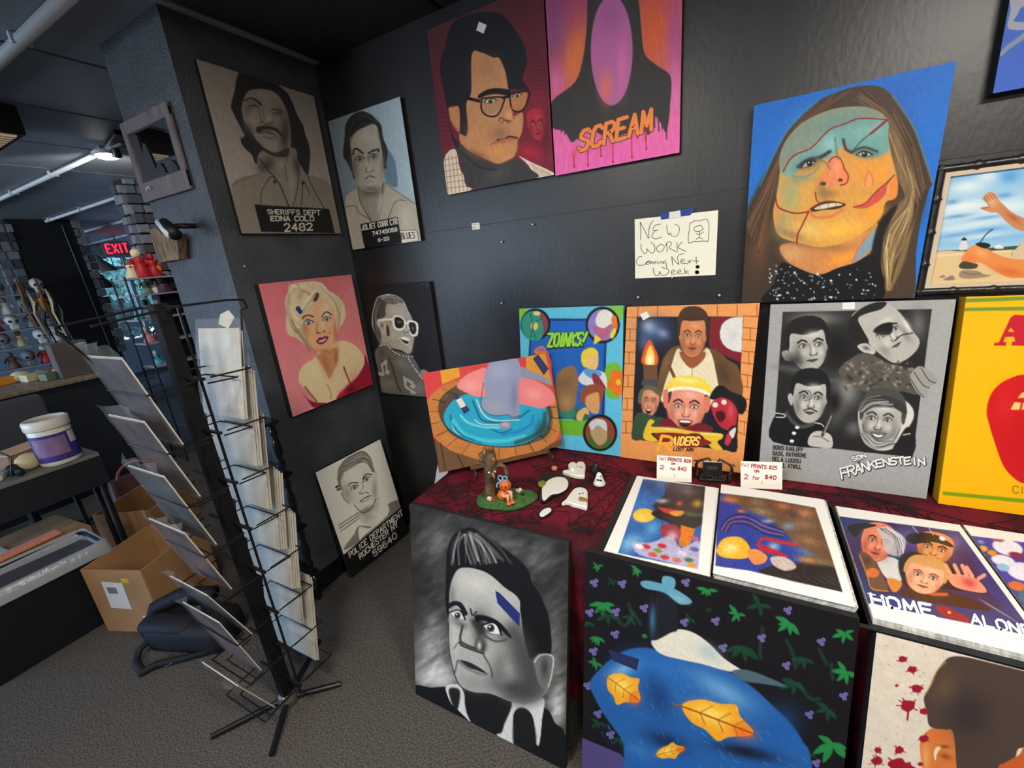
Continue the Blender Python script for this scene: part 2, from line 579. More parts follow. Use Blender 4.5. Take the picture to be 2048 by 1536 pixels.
# hand-lettered stroke alphabet on a 4 x 6 grid
FONT = {
 'A': ['0,0 2,6 4,0', '.8,2.1 3.2,2.1'], 'B': ['0,0 0,6 2.7,6 3.6,5.2 3.6,3.9 2.7,3.1 0,3.1', '2.7,3.1 4,2.2 4,.9 2.9,0 0,0'],
 'C': ['4,5 3,6 1,6 0,4.8 0,1.2 1,0 3,0 4,1'], 'D': ['0,0 0,6 2.4,6 4,4.4 4,1.6 2.4,0 0,0'], 'E': ['4,6 0,6 0,0 4,0', '0,3.1 3.1,3.1'],
 'F': ['4,6 0,6 0,0', '0,3.1 3,3.1'], 'G': ['4,5 3,6 1,6 0,4.8 0,1.2 1,0 3,0 4,1 4,2.7 2.4,2.7'], 'H': ['0,0 0,6', '4,0 4,6', '0,3 4,3'],
 'I': ['1,0 1,6'], 'J': ['3.4,6 3.4,1.2 2.6,0 1,0 0,1.2'], 'K': ['0,0 0,6', '4,6 0,2.6', '1.4,3.6 4,0'], 'L': ['0,6 0,0 3.6,0'],
 'M': ['0,0 .4,6 2.2,1.6 4,6 4.4,0'], 'N': ['0,0 0,6 4,0 4,6'], 'O': ['1.1,0 0,1.3 0,4.7 1.1,6 2.9,6 4,4.7 4,1.3 2.9,0 1.1,0'],
 'P': ['0,0 0,6 2.8,6 4,5.2 4,3.7 2.8,2.8 0,2.8'], 'R': ['0,0 0,6 2.8,6 4,5.2 4,3.8 2.8,3 0,3', '1.8,3 4,0'],
 'S': ['4,5.1 3,6 1,6 0,5 .2,3.8 3.6,2.5 4,1.2 3,0 1,0 0,.9'], 'T': ['0,6 4,6', '2,6 2,0'], 'U': ['0,6 0,1.3 1.1,0 2.9,0 4,1.3 4,6'],
 'V': ['0,6 2,0 4,6'], 'W': ['0,6 1,0 2.4,4.4 3.8,0 4.8,6'], 'X': ['0,0 4,6', '0,6 4,0'], 'Y': ['0,6 2,3 4,6', '2,3 2,0'], 'Z': ['0,6 4,6 0,0 4,0'],
 '0': ['1.1,0 0,1.4 0,4.6 1.1,6 2.9,6 4,4.6 4,1.4 2.9,0 1.1,0'], '1': ['1,0 1,6'], '2': ['0,4.8 1,6 3,6 4,4.8 3.6,3.4 0,0 4,0'],
 '3': ['0,5.2 1,6 3,6 3.8,5 3.6,3.8 1.8,3.2 4,2.2 4,1 3,0 1,0 0,.8'], '4': ['3,0 3,6 0,2 4.2,2'], '5': ['3.8,6 .4,6 .2,3.4 2.6,3.7 4,2.6 4,1 2.8,0 1,0 0,.8'],
 '6': ['3.6,5.4 2.6,6 1.2,6 0,4.4 0,1.2 1.2,0 3,0 4,1.2 4,2.4 3,3.4 1.2,3.4 0,2.4'], '7': ['0,6 4,6 1.4,0'],
 '8': ['1.2,3.2 .2,4.2 .4,5.4 1.4,6 2.6,6 3.6,5.4 3.8,4.2 2.8,3.2 1.2,3.2 0,2 .2,.8 1.2,0 2.8,0 3.8,.8 4,2 2.8,3.2'],
 '9': ['.4,.6 1.4,0 2.8,0 4,1.6 4,4.8 2.8,6 1,6 0,4.8 0,3.6 1,2.6 2.8,2.6 4,3.6'], '$': ['3.8,4.8 3,5.4 1,5.4 .2,4.4 .6,3.5 3.4,2.5 3.8,1.6 3,.6 1,.6 .2,1.2', '2,6.2 2,-.2'],
 '!': ['1,6 1,1.8', '1,.2 1,0'], '.': ['1,.2 1,0'], '-': ['.6,2.8 2.6,2.8'], "'": ['1,6 1,4.8'],
 'x': ['0,0 3,3.6', '0,3.6 3,0'], 'o': ['1,0 0,1 0,2.8 1,3.8 2.2,3.8 3.2,2.8 3.2,1 2.2,0 1,0'], 'r': ['0,0 0,3.8', '0,2.6 1,3.7 2.2,3.8'], 'f': ['2.6,5.6 1.6,6 .9,5 .9,0', '0,3.6 2.2,3.6'],
}
WID = {'I': 2, '1': 2, '!': 2, '.': 2, "'": 2, '-': 3.2, ' ': 2.6, 'M': 4.4, 'W': 4.8, 'x': 3, 'o': 3.2, 'r': 2.2, 'f': 2.6, '4': 4.2}
def lay_text(st, ital=0.0, word=None):
    x, out, k = 0.0, [], 0
    for ch in st:
        k += ch == ' '
        for g in (FONT.get(ch, []) if word in (None, k) else []):
            P = [tuple(float(v) for v in q.split(',')) for q in g.split()]
            out.append([(x + a + ital * b, b) for a, b in P])
        x += WID.get(ch, 4.0) + 1.5
    W = x - 1.5
    return [[(a / W, b / 6.0) for a, b in g] for g in out]

DARK_EDGE = lambda: mat('canvas_edge_black', (26, 26, 27), 0.7, bump=0.2, bscale=300, var=0.25, vscale=40)
def canvas(label, tl, tr, bl, thick, crop, edge=None, cell=1.5, base=128, group=None, name='painted_canvas', cat='painting'):
    """stretched canvas: a box behind the picture plane, returns (object, Pic)"""
    p = Pic(tl, tr, bl, crop, cell, base)
    tl, u, v, n = Vector(p.tl), Vector(p.u), Vector(p.v), Vector(p.n)
    mb = MB()
    f = [tl, tl + u, tl + u + v, tl + v]
    b = [q - n * thick for q in f]
    A = [mb.bm.verts.new(q) for q in f]
    B = [mb.bm.verts.new(q) for q in b]
    for i in range(4):
        mb.bm.faces.new((A[i], A[(i + 1) % 4], B[(i + 1) % 4], B[i]))
    mb.bm.faces.new(A[::-1])
    mb.bm.faces.new(B)
    es = [e for e in mb.bm.edges]
    bmesh.ops.bevel(mb.bm, geom=es, offset=0.0012, segments=1, affect='EDGES')
    o = mb.build(name, edge or DARK_EDGE())
    tag(o, label, cat, group)
    return o, p
def patch(pic, quad, name, m, parent, off=0.0012, thick=0.0003):
    """thin stuck-on piece (tape, sticker) on a picture, quad in sketch px"""
    q = [Vector(pic.plane(quad[2 * i], quad[2 * i + 1], off)) for i in range(len(quad) // 2)]
    n = Vector(pic.n) * thick
    mb = MB()
    A = [mb.bm.verts.new(a + n) for a in q]
    B = [mb.bm.verts.new(a - n) for a in q]
    k = len(q)
    for i in range(k):
        mb.bm.faces.new((A[i], A[(i + 1) % k], B[(i + 1) % k], B[i]))
    mb.bm.faces.new(A)
    mb.bm.faces.new(B[::-1])
    return mb.build(name, m, parent)
# ------------------------------------------------------------------ the room
BLACK = mat('black_wall_paint', (33, 33, 35), .40, spec=.5, bump=.2, bscale=42, var=.3, vscale=3, stretch=(1.6, 1, .8))
def wall(name, c, d, m):
    return struct(MB().box(c, d).build(name, m))
CZ = 2.49
floor_m = mat('grey_carpet', (86, 82, 77), .95, spec=.1, bump=1.0, bscale=260, var=.5, vscale=170)
wall('floor', (-3.3, 0, -.05), (14.6, 12.4, .1), floor_m)
wb = wall('wall_back', (2.0, .06, CZ / 2), (4.1, .12, CZ), BLACK)
# seam where the wall boards meet: a slightly proud batten of filler
MB().box((2.0, -.0007, 1.690), (4.0, .0012, .0025)).build('board_seam', mat('seam_filler', (58, 57, 56), .7), wb)
pier = wall('wall_left', (-.225, -.20, CZ / 2), (.45, .88, CZ), mat('black_textured_plaster', (66, 70, 76), .5, spec=.4, bump=.9, bscale=95, var=.2, vscale=6))
bb = mat('black_baseboard', (22, 22, 24), .35)
wall('baseboard_left', (-.219, -.21, .05), (.462, .892, .1), bb)
wall('baseboard_back', (2.0, -.006, .05), (3.96, .012, .1), bb)
wall('wall_right', (4.05, -3.0, CZ / 2), (.1, 6.2, CZ), BLACK)
GREY = mat('grey_shop_wall', (96, 104, 112), .8, var=.1, vscale=2)
wall('wall_front_right', (1.6, -6.1, CZ / 2), (4.9, .1, CZ), GREY)
# ceiling: painted boards, one object each, with open joints
ceil_bed = struct(MB().box((-3.3, 0, CZ + .06), (14.6, 12.4, .08)).build('ceiling', mat('ceiling_joint_dark', (16, 18, 20), .9)))
CEIL = mat('blue_grey_ceiling_paint', (140, 148, 156), .55, spec=.35, bump=.25, bscale=30, var=.12, vscale=1.5)
xs = [4.0 - .7 * k for k in range(21)]
joint0 = -.662
k0 = joint0 + .7 * 7
me0 = None
for k in range(21):
    x1 = k0 - .7 * k
    x0 = x1 - .7
    if me0 is None:
        q = MB().box(((x0 + x1) / 2, 0, CZ + .01), (.682, 12.2, .02), bev=.004).build('ceiling_board', CEIL, ceil_bed)
        me0, X00 = q, (x0 + x1) / 2
        CEIL_BLACK = mat('black_ceiling_paint', (44, 44, 46), .6)
        q.data = q.data.copy()
        me_grey = q.data.copy()
        q.data.materials[0] = CEIL_BLACK
    else:
        c = me0.copy()
        COL.objects.link(c)
        c.location.x = (x0 + x1) / 2 - X00
        if x0 < -.3:
            c.data = me_grey        # the alcove's own ceiling is painted black, the shop's is grey
# ------------------------------------------------------------------ pictures on the left wall
TAPE = lambda: mat('blue_masking_tape', (38, 66, 140), 0.7, bump=0.2, bscale=400)
STICKER = lambda: mat('white_sticker', (225, 223, 216), 0.6)

# grey booking portrait, SHERIFFS DEPT board
o, p = canvas('grey booking portrait of long-haired man, board lettered 2482, on left wall',
              (.02, -.565, 2.3445), (.02, -.060, 2.3445), (.02, -.565, 1.7395), .018, (380, 100, 4.043), cell=1.6, group='paintings on the black walls')
p.grad([(132, 124, 117), (150, 141, 130)])
p.fill([415,150,375,235,360,330,330,445,350,510,385,580,425,660,440,690,410,725,430,780,500,850,520,905,560,925,700,900,860,900,945,1015,965,940,970,800,930,680,915,610,870,535,830,430,780,340,700,270,600,120,500,100], (42,42,43))
p.fill([335,1095,540,1005,620,990,900,990,950,1010,1140,1100,1240,1520,425,1520], (118,110,98))
p.fill([555,840,560,1000,640,1040,720,1090,810,1265,850,1265,880,1050,930,1010,870,900,850,800,700,780], (122,114,104), 6)
p.blob(620,930,60,90,(58,55,52),60,.9).blob(860,930,30,100,(62,58,54),-10,.8).line([560,880,640,980,720,1080,800,1265],9,(48,46,44)).line([880,930,870,1100,835,1265],8,(52,50,47)).line([790,870,770,950,785,1060],7,(70,66,62))
p.blob(730,920,55,45,(150,140,128),0,.7).blob(820,1050,30,120,(142,133,121),0,.6)
p.fill([470,335,560,315,660,330,715,370,765,450,800,560,815,690,808,790,770,855,690,850,600,800,545,740,480,640,440,580,420,500,430,410], (128,120,110), 5)
p.blob(500,560,60,110,(150,141,128),-15,.7).blob(610,380,90,45,(146,137,125),0,.7).blob(690,780,90,50,(140,131,119),10,.7).blob(780,640,35,120,(72,68,64),0,.8).blob(470,640,40,70,(70,66,62),-30,.7).blob(640,640,80,40,(84,79,73),0,.6).blob(720,500,45,45,(88,83,77),0,.7).blob(520,430,60,40,(82,78,72),0,.6)
p.line([440,410,490,390,540,410,575,445],13,(44,42,41)).line([660,480,700,480,745,500],10,(58,55,52)).line([480,455,520,450,560,465],8,(40,39,38)).line([670,515,700,508,740,520],8,(42,41,40))
p.line([590,480,600,560,580,585,610,600],8,(70,66,62),4).line([610,595,640,600,670,585],8,(62,58,54),3).blob(640,560,22,26,(158,148,134),0,.8)
p.fill([535,655,540,625,600,612,660,620,720,650,790,750,740,700,680,650,610,640,560,670],(50,48,46),5).line([560,675,620,662,690,690],9,(66,60,56),3).line([600,700,650,715,700,705],12,(96,88,80),4)
p.fill([545,740,600,790,690,830,790,790,800,840,770,865,690,860,600,820],(44,43,42),8,.85)
p.line([650,1025,600,1100,575,1160,570,1250],6,(44,42,40)).line([650,1025,690,1040,740,1120,800,1265],6,(44,42,40)).line([905,1065,910,1160,895,1265],6,(44,42,40)).line([925,1065,970,1170],6,(44,42,40)).line([950,1015,1000,1130,1085,1280],6,(44,42,40)).ell(685,1065,13,14,(40,38,36)).ell(912,1075,12,16,(40,38,36))
p.line([335,1095,430,1045,540,1005],5,(70,66,60),3).line([410,690,412,740,440,780],5,(60,58,55))
p.fill([520,1250,1125,1285,1172,1482,576,1470],(26,26,27),sm=False)
p.blob(760,700,40,150,(60,57,54),0,.8).blob(470,480,40,60,(84,80,74),0,.6).blob(600,530,26,70,(150,141,128),0,.5).line([560,480,575,560,560,600],8,(84,80,74),6,.8).text('SHERIFFS DEPT',[632,1325,1052,1336,1050,1297,624,1290],9,(196,190,178)).text('EDNA COLO',[655,1382,1000,1382,998,1345,650,1344],10,(200,194,182)).text('2482',[766,1466,990,1456,984,1402,760,1406],12,(205,199,186))
p.smear(.05,40,14,70)
p.build(o, 1.4)

# blonde woman on pink
o, p = canvas('blonde woman in a red dress painted on pink, hanging on left wall',
              (.035, -.561, 1.536), (.035, -.060, 1.536), (.035, -.561, .937), .034, (500, 530, 4.8), group='paintings on the black walls')
p.grad([(205,110,118), (222,128,136), (232,145,150)])
p.blob(1000,300,160,260,(226,150,150),0,.5).blob(300,1100,160,300,(228,140,148),0,.4)
p.fill([430,175,520,165,620,155,700,180,750,240,820,285,880,340,915,420,922,490,890,560,850,610,835,640,790,500,700,360,600,480,520,640,560,800,590,835,520,760,440,700,370,670,345,610,345,530,350,470,335,380,340,320,365,260,390,210],(214,196,162))
p.fill([700,740,830,735,900,725,990,760,1060,830,1100,900,1090,960,1020,1060,930,1140,860,1230,820,1290,700,1330,620,1310,540,1200,470,1120,480,1010,540,940,620,890],(232,205,160))
p.fill([590,830,660,860,820,790,835,900,800,1020,760,1090,720,1010,660,920],(206,146,104),8)
p.blob(720,950,50,130,(170,100,66),-18,.7).blob(830,880,25,110,(160,92,60),5,.7)
p.line([900,980,930,1060,960,1130],14,(120,62,44),6).line([740,1150,775,1220,775,1290],9,(196,130,96),4).line([530,1170,580,1240,640,1310],14,(130,70,50),7).blob(1000,1060,60,60,(216,160,112),0,.6).blob(620,1020,90,120,(240,216,172),0,.6).blob(1000,850,70,70,(240,216,170),0,.6)
p.fill([505,1230,560,1290,640,1320,730,1325,620,1370,560,1310],(150,40,60)).fill([830,1285,880,1220,960,1140,1040,1060,1095,960,1100,870,1125,910,1180,1150,1000,1225],(160,34,58)).blob(970,1190,60,40,(96,30,40),-30,.8).blob(880,1230,40,26,(206,44,66),-30,.7)
p.fill([620,330,700,320,765,360,800,440,830,560,832,660,815,760,770,820,720,850,650,825,570,760,520,660,490,560,500,480,560,440,600,380],(222,172,132),5)
p.blob(730,420,60,110,(240,206,176),10,.8).blob(620,680,60,70,(236,170,120),0,.7).blob(530,600,40,110,(190,122,80),-10,.7).blob(820,640,22,110,(180,112,76),0,.7).blob(720,830,70,26,(180,110,76),0,.7).blob(700,560,30,90,(238,200,168),0,.7)
p.line([505,520,520,490,560,482,605,497],12,(62,36,26)).line([690,500,715,460,745,452,780,480],12,(62,36,26))
p.eye(560,553,95,-6,(92,104,110),222,30).eye(735,520,80,-12,(92,104,110),222,30)
p.line([645,560,640,620,640,655,690,650,725,630],7,(160,92,66),3).ell(655,650,12,7,(120,60,46)).ell(712,634,11,7,(120,60,46))
p.fill([636,735,665,695,695,695,715,683,752,690,735,730,700,758,665,762],(132,48,76)).fill([655,735,690,712,730,705,715,728,680,742],(226,190,200)).line([636,735,690,715,752,690],5,(80,26,48)).ell(767,654,5,6,(90,48,36))
p.strands([430,190,360,280,350,420,380,560,440,680],[620,180,500,260,430,360,440,480,520,520],46,9,[(240,226,190),(170,148,112),(206,184,146),(248,238,208)],.6,14,2)
p.strands([640,170,720,240,840,330,890,430,860,590],[700,210,770,300,820,430,830,540,835,620],34,8,[(238,222,184),(160,136,100),(200,178,138)],.6,10,3)
p.strands([380,520,430,620,520,740,580,830],[480,520,500,610,540,700,575,780],26,8,[(238,224,188),(120,98,70),(190,168,130)],.65,9,4)
for k in range(22):
    cx, cy, r0 = 380 + (k * 53) % 330, 200 + (k * 37) % 230, 26 + (k * 11) % 34
    if (cx - 720) ** 2 + (cy - 470) ** 2 > 190 ** 2:
        p.line([cx - r0, cy + r0 * .5, cx - r0 * .6, cy - r0 * .6, cx + r0 * .4, cy - r0 * .8, cx + r0, cy], 6, [(160,136,100),(246,236,206),(190,166,126)][k % 3], 2, .7)
p.fill([600,320,625,275,655,268,662,295,640,340,612,352],(60,54,50),6).strands([600,440,560,470,500,480],[640,200,540,330,470,470],18,8,[(242,228,192),(190,166,126)],.6,10,5)
p.smear(.04,30,12,80)
p.build(o, 1.2)
patch(p, [435,425,445,400,468,394,505,450,478,476], 'tape', TAPE(), o)

# booking portrait leaning on the floor
o, p = canvas('short-haired booking portrait lettered ROCHESTER NY, standing on carpet by left wall',
              (.012, -.507, .617), (.041, -.092, .617), (.098, -.511, .014), .022, (610, 860, 4.8), group='canvases standing on the floor')
p.grad([(214,210,196), (205,201,186)])
p.fill([395,1150,470,1000,520,920,650,920,720,820,790,715,930,660,975,690,1010,760],(120,117,106)).fill([520,930,640,935,780,720,790,820,560,1020,525,1060],(206,202,188))
p.fill([515,780,700,640,720,700,690,860,660,930,600,915,540,880],(196,191,176),5).blob(600,830,60,50,(150,146,134),-30,.7)
p.line([325,915,510,795],8,(84,82,78)).line([330,945,515,820],8,(84,82,78)).line([340,975,520,845],8,(84,82,78)).fill([288,545,335,515,342,532,296,562],18,sm=False).fill([303,572,348,545,354,560,312,586],18,sm=False)
p.fill([660,410,690,400,695,470,685,540,665,530],(196,191,178)).fill([350,590,385,590,430,640,445,700,410,700,370,650],(196,191,178)).line([352,600,375,660,420,700],7,(60,58,55))
p.fill([330,420,340,340,400,270,480,230,560,225,620,290,660,390,685,480,690,580,680,660,640,740,580,790,530,780,470,720,430,640,380,560,340,500],(202,197,182),4)
p.blob(400,600,50,110,(130,126,116),-20,.6).blob(670,580,28,110,(120,116,108),0,.6).blob(590,770,90,30,(104,101,94),-25,.8).blob(470,430,70,60,(216,211,197),0,.6).blob(560,560,40,80,(214,209,195),-15,.6)
p.fill([310,480,320,390,345,325,400,270,500,215,560,210,610,250,650,330,665,400,640,380,610,310,560,300,500,320,430,360,380,390,365,440,345,480,350,530,370,580,340,560],(118,115,108),4)
p.strands([350,470,365,405,430,365,500,330,560,305,620,330,650,390],[312,470,325,370,390,280,480,225,560,210,630,280,662,395],60,7,[(70,68,65),(190,186,174),(150,146,137),(96,93,88)],.7,12,6)
p.line([420,540,430,515,470,505,510,508],11,(52,50,48)).line([555,470,570,440,600,422,640,430],11,(52,50,48)).eye(475,552,76,-22,(96,94,90),205,30).eye(590,472,76,-28,(96,94,90),205,30)
p.line([545,500,560,560,530,590,525,610],7,(120,116,108),3).line([528,612,560,608,585,595,610,610],8,(70,68,64),2).line([528,690,560,662,600,640,630,630],10,(56,53,50)).line([545,694,590,676,625,650],8,(140,134,124),3).line([470,720,530,780,580,793,640,745,682,660],7,(52,50,48))
p.fill([360,1205,955,715,1030,975,480,1560,420,1500],(20,20,21),sm=False)
p.text('POLICE DEPARTMENT',[432,1228,940,815,925,765,418,1180],9,(226,222,210)).text('ROCHESTER NY',[530,1240,890,925,878,875,514,1195],10,(226,222,210)).text('59640',[664,1216,884,1028,866,980,644,1170],11,(226,222,210))
p.smear(.03,30,14,60)
p.build(o, 1.5)

# ------------------------------------------------------------------ pictures on the back wall
o, p = canvas('booking portrait of dark-haired man on pale blue, board lettered JOLIET CORR CTR',
              (.038, -.02, 2.245), (.490, -.02, 2.245), (.038, -.02, 1.658), .018, (640, 180, 4.6545), group='paintings on the black walls')
p.grad([(106,120,130), (140,160,174), (160,180,190)], 'u')
p.fill([620,560,690,640,715,760,720,900,640,880,600,800],(96,118,134),8)
p.fill([235,1040,330,930,400,900,590,860,620,860,680,920,780,980,890,1060,930,1400,320,1500],(166,158,142)).blob(800,1200,80,160,(196,188,170),0,.6)
p.fill([350,880,600,850,590,980,560,1190,480,1220,400,1080,360,960],(140,134,122),6).blob(470,960,90,40,(80,77,72),0,.8).blob(560,1050,20,110,(190,182,164),8,.7)
p.fill([230,440,235,330,290,240,370,200,450,215,520,270,570,330,590,450,630,560,615,690,600,740,340,830,300,770,250,670,215,600],(44,44,45))
p.fill([290,560,280,450,350,380,420,345,480,310,530,340,550,430,575,560,590,680,595,790,570,890,510,940,440,945,380,910,330,820,305,720],(160,152,138),4)
p.blob(430,440,90,60,(178,170,154),0,.7).blob(320,720,35,120,(96,92,86),-10,.8).blob(585,700,25,130,(104,100,92),0,.7).blob(480,920,90,30,(92,88,82),0,.8).blob(370,640,50,45,(104,99,92),0,.7).blob(500,620,50,40,(104,99,92),0,.7).blob(470,860,50,40,(180,171,154),0,.7)
p.line([310,600,315,560,345,548,400,590],16,(36,35,35)).line([450,590,480,572,540,552,545,575],16,(36,35,35)).eye(368,640,80,-4,(60,56,52),150,40).eye(500,615,76,-6,(60,56,52),150,40)
p.line([445,620,455,700,425,750,460,768,500,745],10,(96,91,84),5).blob(455,720,18,60,(190,180,162),0,.7).line([425,830,460,800,510,815],10,(66,60,56),2).line([445,865,470,850,500,860],8,(110,104,95),4)
p.line([360,900,365,1000,410,1110,480,1220],7,(50,48,46)).line([590,870,580,960],7,(50,48,46)).line([240,1090,330,1080,360,1140,440,1190,480,1225],6,(60,57,53)).line([640,1185,690,1060,740,1025,795,1030],6,(60,57,53)).line([610,860,680,920,880,1060],5,(70,67,62))
p.strands([290,520,300,450,350,385,430,345,500,315],[225,520,240,400,300,250,400,200,530,280],30,6,[(26,26,27),(66,66,68)],.6,10,7)
p.fill([375,1250,720,1180,765,1425,420,1480,400,1400],(24,25,28),sm=False).fill([748,1310,900,1305,915,1395,762,1425],(214,208,192),sm=False).line([748,1310,890,1303,908,1330,915,1395],5,(60,57,52),sm=False)
p.text('JOLIET CORR CTR',[392,1305,722,1245,716,1195,386,1262],9,(214,208,194)).text('74745058',[492,1355,722,1312,716,1280,486,1322],9,(214,208,194)).text('8-22',[544,1412,645,1394,640,1366,540,1384],9,(205,200,186)).text('BLUES',[760,1388,886,1378,880,1322,754,1332],7,(60,57,54))
p.smear(.05,40,16,75)
p.build(o, 1.25)

o, p = canvas('laughing man in white sunglasses on black canvas, music notes on shirt',
              (.050, -.02, 1.470), (.504, -.02, 1.470), (.050, -.02, .874), .018, (700, 540, 5.4857), group='paintings on the black walls', base=(25,25,27))
p.fill([345,760,360,820,440,850,560,880,660,915,700,740,690,600,480,600,345,640],(150,146,136),4)
p.fill([245,520,260,420,300,310,360,280,435,268,520,290,590,350,630,440,665,500,690,560,680,680,705,740,690,830,660,915,560,860,470,850,400,800,340,820,310,780,270,690,245,620],(148,144,134))
p.fill([245,520,260,420,300,310,380,290,480,280,560,320,600,370,560,360,480,380,410,370,390,430,390,500,330,545,300,570,320,680,345,740,330,810,300,760,265,660],(70,68,66),3)
p.strands([260,420,250,560,290,720,330,810],[370,310,330,430,320,560,340,720],30,7,[(24,24,25),(120,117,110),(90,88,84)],.7,8,8).strands([320,300,430,275,540,320],[400,360,480,370,590,380],22,6,[(200,196,184),(60,59,57)],.6,8,9)
p.line([245,610,245,520,262,420,300,310,360,280,435,268,520,292,590,350,635,450,668,510],6,(206,202,190))
p.blob(470,450,60,70,(176,171,160),0,.7).blob(560,470,50,90,(170,166,155),0,.6).blob(470,700,60,80,(172,167,156),0,.7).blob(660,850,30,60,(170,165,154),0,.6)
p.fill([300,600,300,560,340,545,375,560,400,610,405,690,370,710,340,670],(170,165,154)).line([300,600,305,560,340,545,370,560],6,(220,216,204)).blob(352,610,18,34,(84,82,78),0,.9).fill([400,600,430,640,435,715,405,715],(56,55,53),3)
p.line([315,550,400,542,470,540],22,(222,217,203),sm=False).fill([465,540,490,500,550,505,600,545,610,610,570,660,510,660,475,620],(226,221,207)).fill([488,540,505,515,550,522,588,555,592,610,560,640,515,635,492,600],(26,26,27)).fill([625,580,650,550,710,560,745,590,750,660,735,720,690,728,660,700,640,640],(226,221,207)).fill([642,590,665,572,705,580,725,605,728,670,712,702,685,704,660,670],(30,30,31)).line([600,575,640,585],16,(226,221,207)).blob(540,570,30,14,(150,147,140),10,.7).blob(690,640,14,24,(140,137,130),0,.7)
p.line([590,680,620,685,650,660],8,(80,77,72),3).blob(620,650,22,26,(196,190,176),0,.7).fill([540,740,590,730,650,750,655,790,625,825,580,800,550,770],(190,184,170)).fill([553,745,600,740,645,760,635,808,600,800,570,775],(20,20,21)).fill([553,745,600,736,648,758,640,778,590,768],(226,221,208))
p.fill([270,930,320,840,400,830,470,870,560,900,660,930,720,1000,770,1100,830,1230,840,1390,355,1340,330,1180],(92,89,84)).blob(560,1030,90,60,(128,124,116),30,.7).blob(420,1250,120,80,(134,130,121),10,.6).line([420,960,470,1080,520,1260,560,1330],14,(48,47,46),6).blob(350,900,40,60,(60,58,56),0,.7).blob(740,1300,90,70,(128,124,115),0,.6)
for q in range(26):
    t = q / 25.0
    a = np.array([[325, 832], [400, 820], [470, 890], [570, 940], [680, 950]]) if q < 15 else np.array([[640, 970], [690, 1050], [740, 1120], [790, 1190]])
    S = spline(a.astype(float), False, 8)
    k = S[int((q / 14.0 if q < 15 else (q - 15) / 10.0) * (len(S) - 1))]
    p.ell(k[0], k[1], 15, 13, 22).ell(k[0], k[1], 10, 8, 218)
p.line([320,1125,345,1155,370,1150,350,1040,390,1000,410,1130],20,(160,156,146),sm=False).ell(335,1140,26,18,(166,161,150)).ell(410,1120,24,28,(166,161,150)).fill([345,1045,370,1010,400,980,410,1015,360,1050],(166,161,150),sm=False)
p.fill([580,1160,700,1230,690,1260,620,1215,620,1270,700,1330,700,1355,600,1290],(166,161,150),sm=False).ell(690,1275,30,24,(166,161,150)).ell(695,1345,30,16,(166,161,150))
p.fill([770,1130,800,1090,860,1120,870,1160,800,1180],(130,126,118))
p.line([775,155,845,140,860,200],4,(120,119,116),a=.7,sm=False).line([105,210,135,330],3,(90,90,90),a=.6)
p.smear(.06,24,10,70)
p.build(o, 1.3)

o, p = canvas('man in black glasses and turtleneck on dark red, upper back wall',
              (.672, -.02, 2.431), (1.172, -.02, 2.431), (.672, -.02, 1.830), .02, (840, 20, 4.0421), group='paintings on the black walls')
p.grad([(84,44,50), (104,34,48), (126,28,50)])
p.blob(950,800,120,200,(140,36,52),0,.7).blob(1000,300,90,250,(96,40,50),0,.5)
for k in range(9):
    p.line([870 + 4 * k, 400 + 30 * k, 1020, 395 + 30 * k], 7, (60,26,34), 3, .5)
    if k < 7: p.line([150 + 4 * k, 800 + 36 * k, 215 + 6 * k, 795 + 36 * k], 8, (70,22,36), 3, .5)
p.face(945,930,150,240,-8,(170,44,58),(96,26,40),(196,66,76),None,.2,head=True).blob(890,1150,130,60,(196,34,56),20,.7).blob(1020,1000,40,240,(84,24,36),0,.6)
p.fill([195,1210,285,1125,330,1300,430,1440,225,1490],(222,205,180)).fill([800,1180,900,1230,1070,1310,1080,1345,930,1365,880,1260],(222,205,180))
for k in range(8):
    p.line([200 + 30 * k, 1180, 228 + 32 * k, 1490], 4, (120,62,30), a=.8 if k < 7 else 0)
for k in range(6):
    y = 1215 + 46 * k
    p.line([195, y, 300 + 20 * k, y - 26], 4, (120,62,30), a=.8).line([900 + 25 * k, 1240 + 14 * k, 960 + 25 * k, 1350], 4, (120,62,30), a=.7)
p.fill([290,1080,400,1120,560,1230,640,1245,760,1200,820,1215,900,1290,935,1365,430,1445,350,1320,310,1180],(58,56,54)).blob(640,1320,120,60,(84,82,78),-20,.6).line([350,1160,480,1270,620,1290],10,(36,35,35),6)
p.fill([270,100,470,20,650,30,760,150,840,280,865,420,830,560,880,640,850,650,700,640,420,700,380,790,385,960,370,1020,330,990,320,800,230,790,260,1000,320,1080,290,1110,250,1000,220,800,180,600,160,450,200,300],(32,33,36))
p.fill([230,800,270,785,315,790,320,975,290,965,250,900],(196,130,84)).line([235,810,245,890,300,965],6,(120,66,40))
p.fill([420,355,500,345,590,385,640,390,690,500,715,640,750,760,760,860,830,830,825,980,790,1060,785,1130,745,1200,640,1245,560,1220,470,1180,380,1130,330,1080,320,1000,370,1020,390,960,375,760,415,660],(196,138,92),3)
p.blob(540,480,110,110,(176,124,88),0,.7).blob(430,1000,70,140,(206,140,88),0,.6).blob(640,1130,120,70,(222,144,74),0,.7).blob(640,1000,90,60,(150,106,72),-15,.8).blob(600,850,110,50,(200,146,100),0,.5).blob(790,900,30,80,(206,150,104),0,.6).blob(470,1170,120,30,(140,84,50),25,.7)
p.fill([470,690,540,645,620,632,720,645,720,690,620,680,540,690,480,715],(26,26,28)).line([390,715,500,740],26,(20,20,22),sm=False)
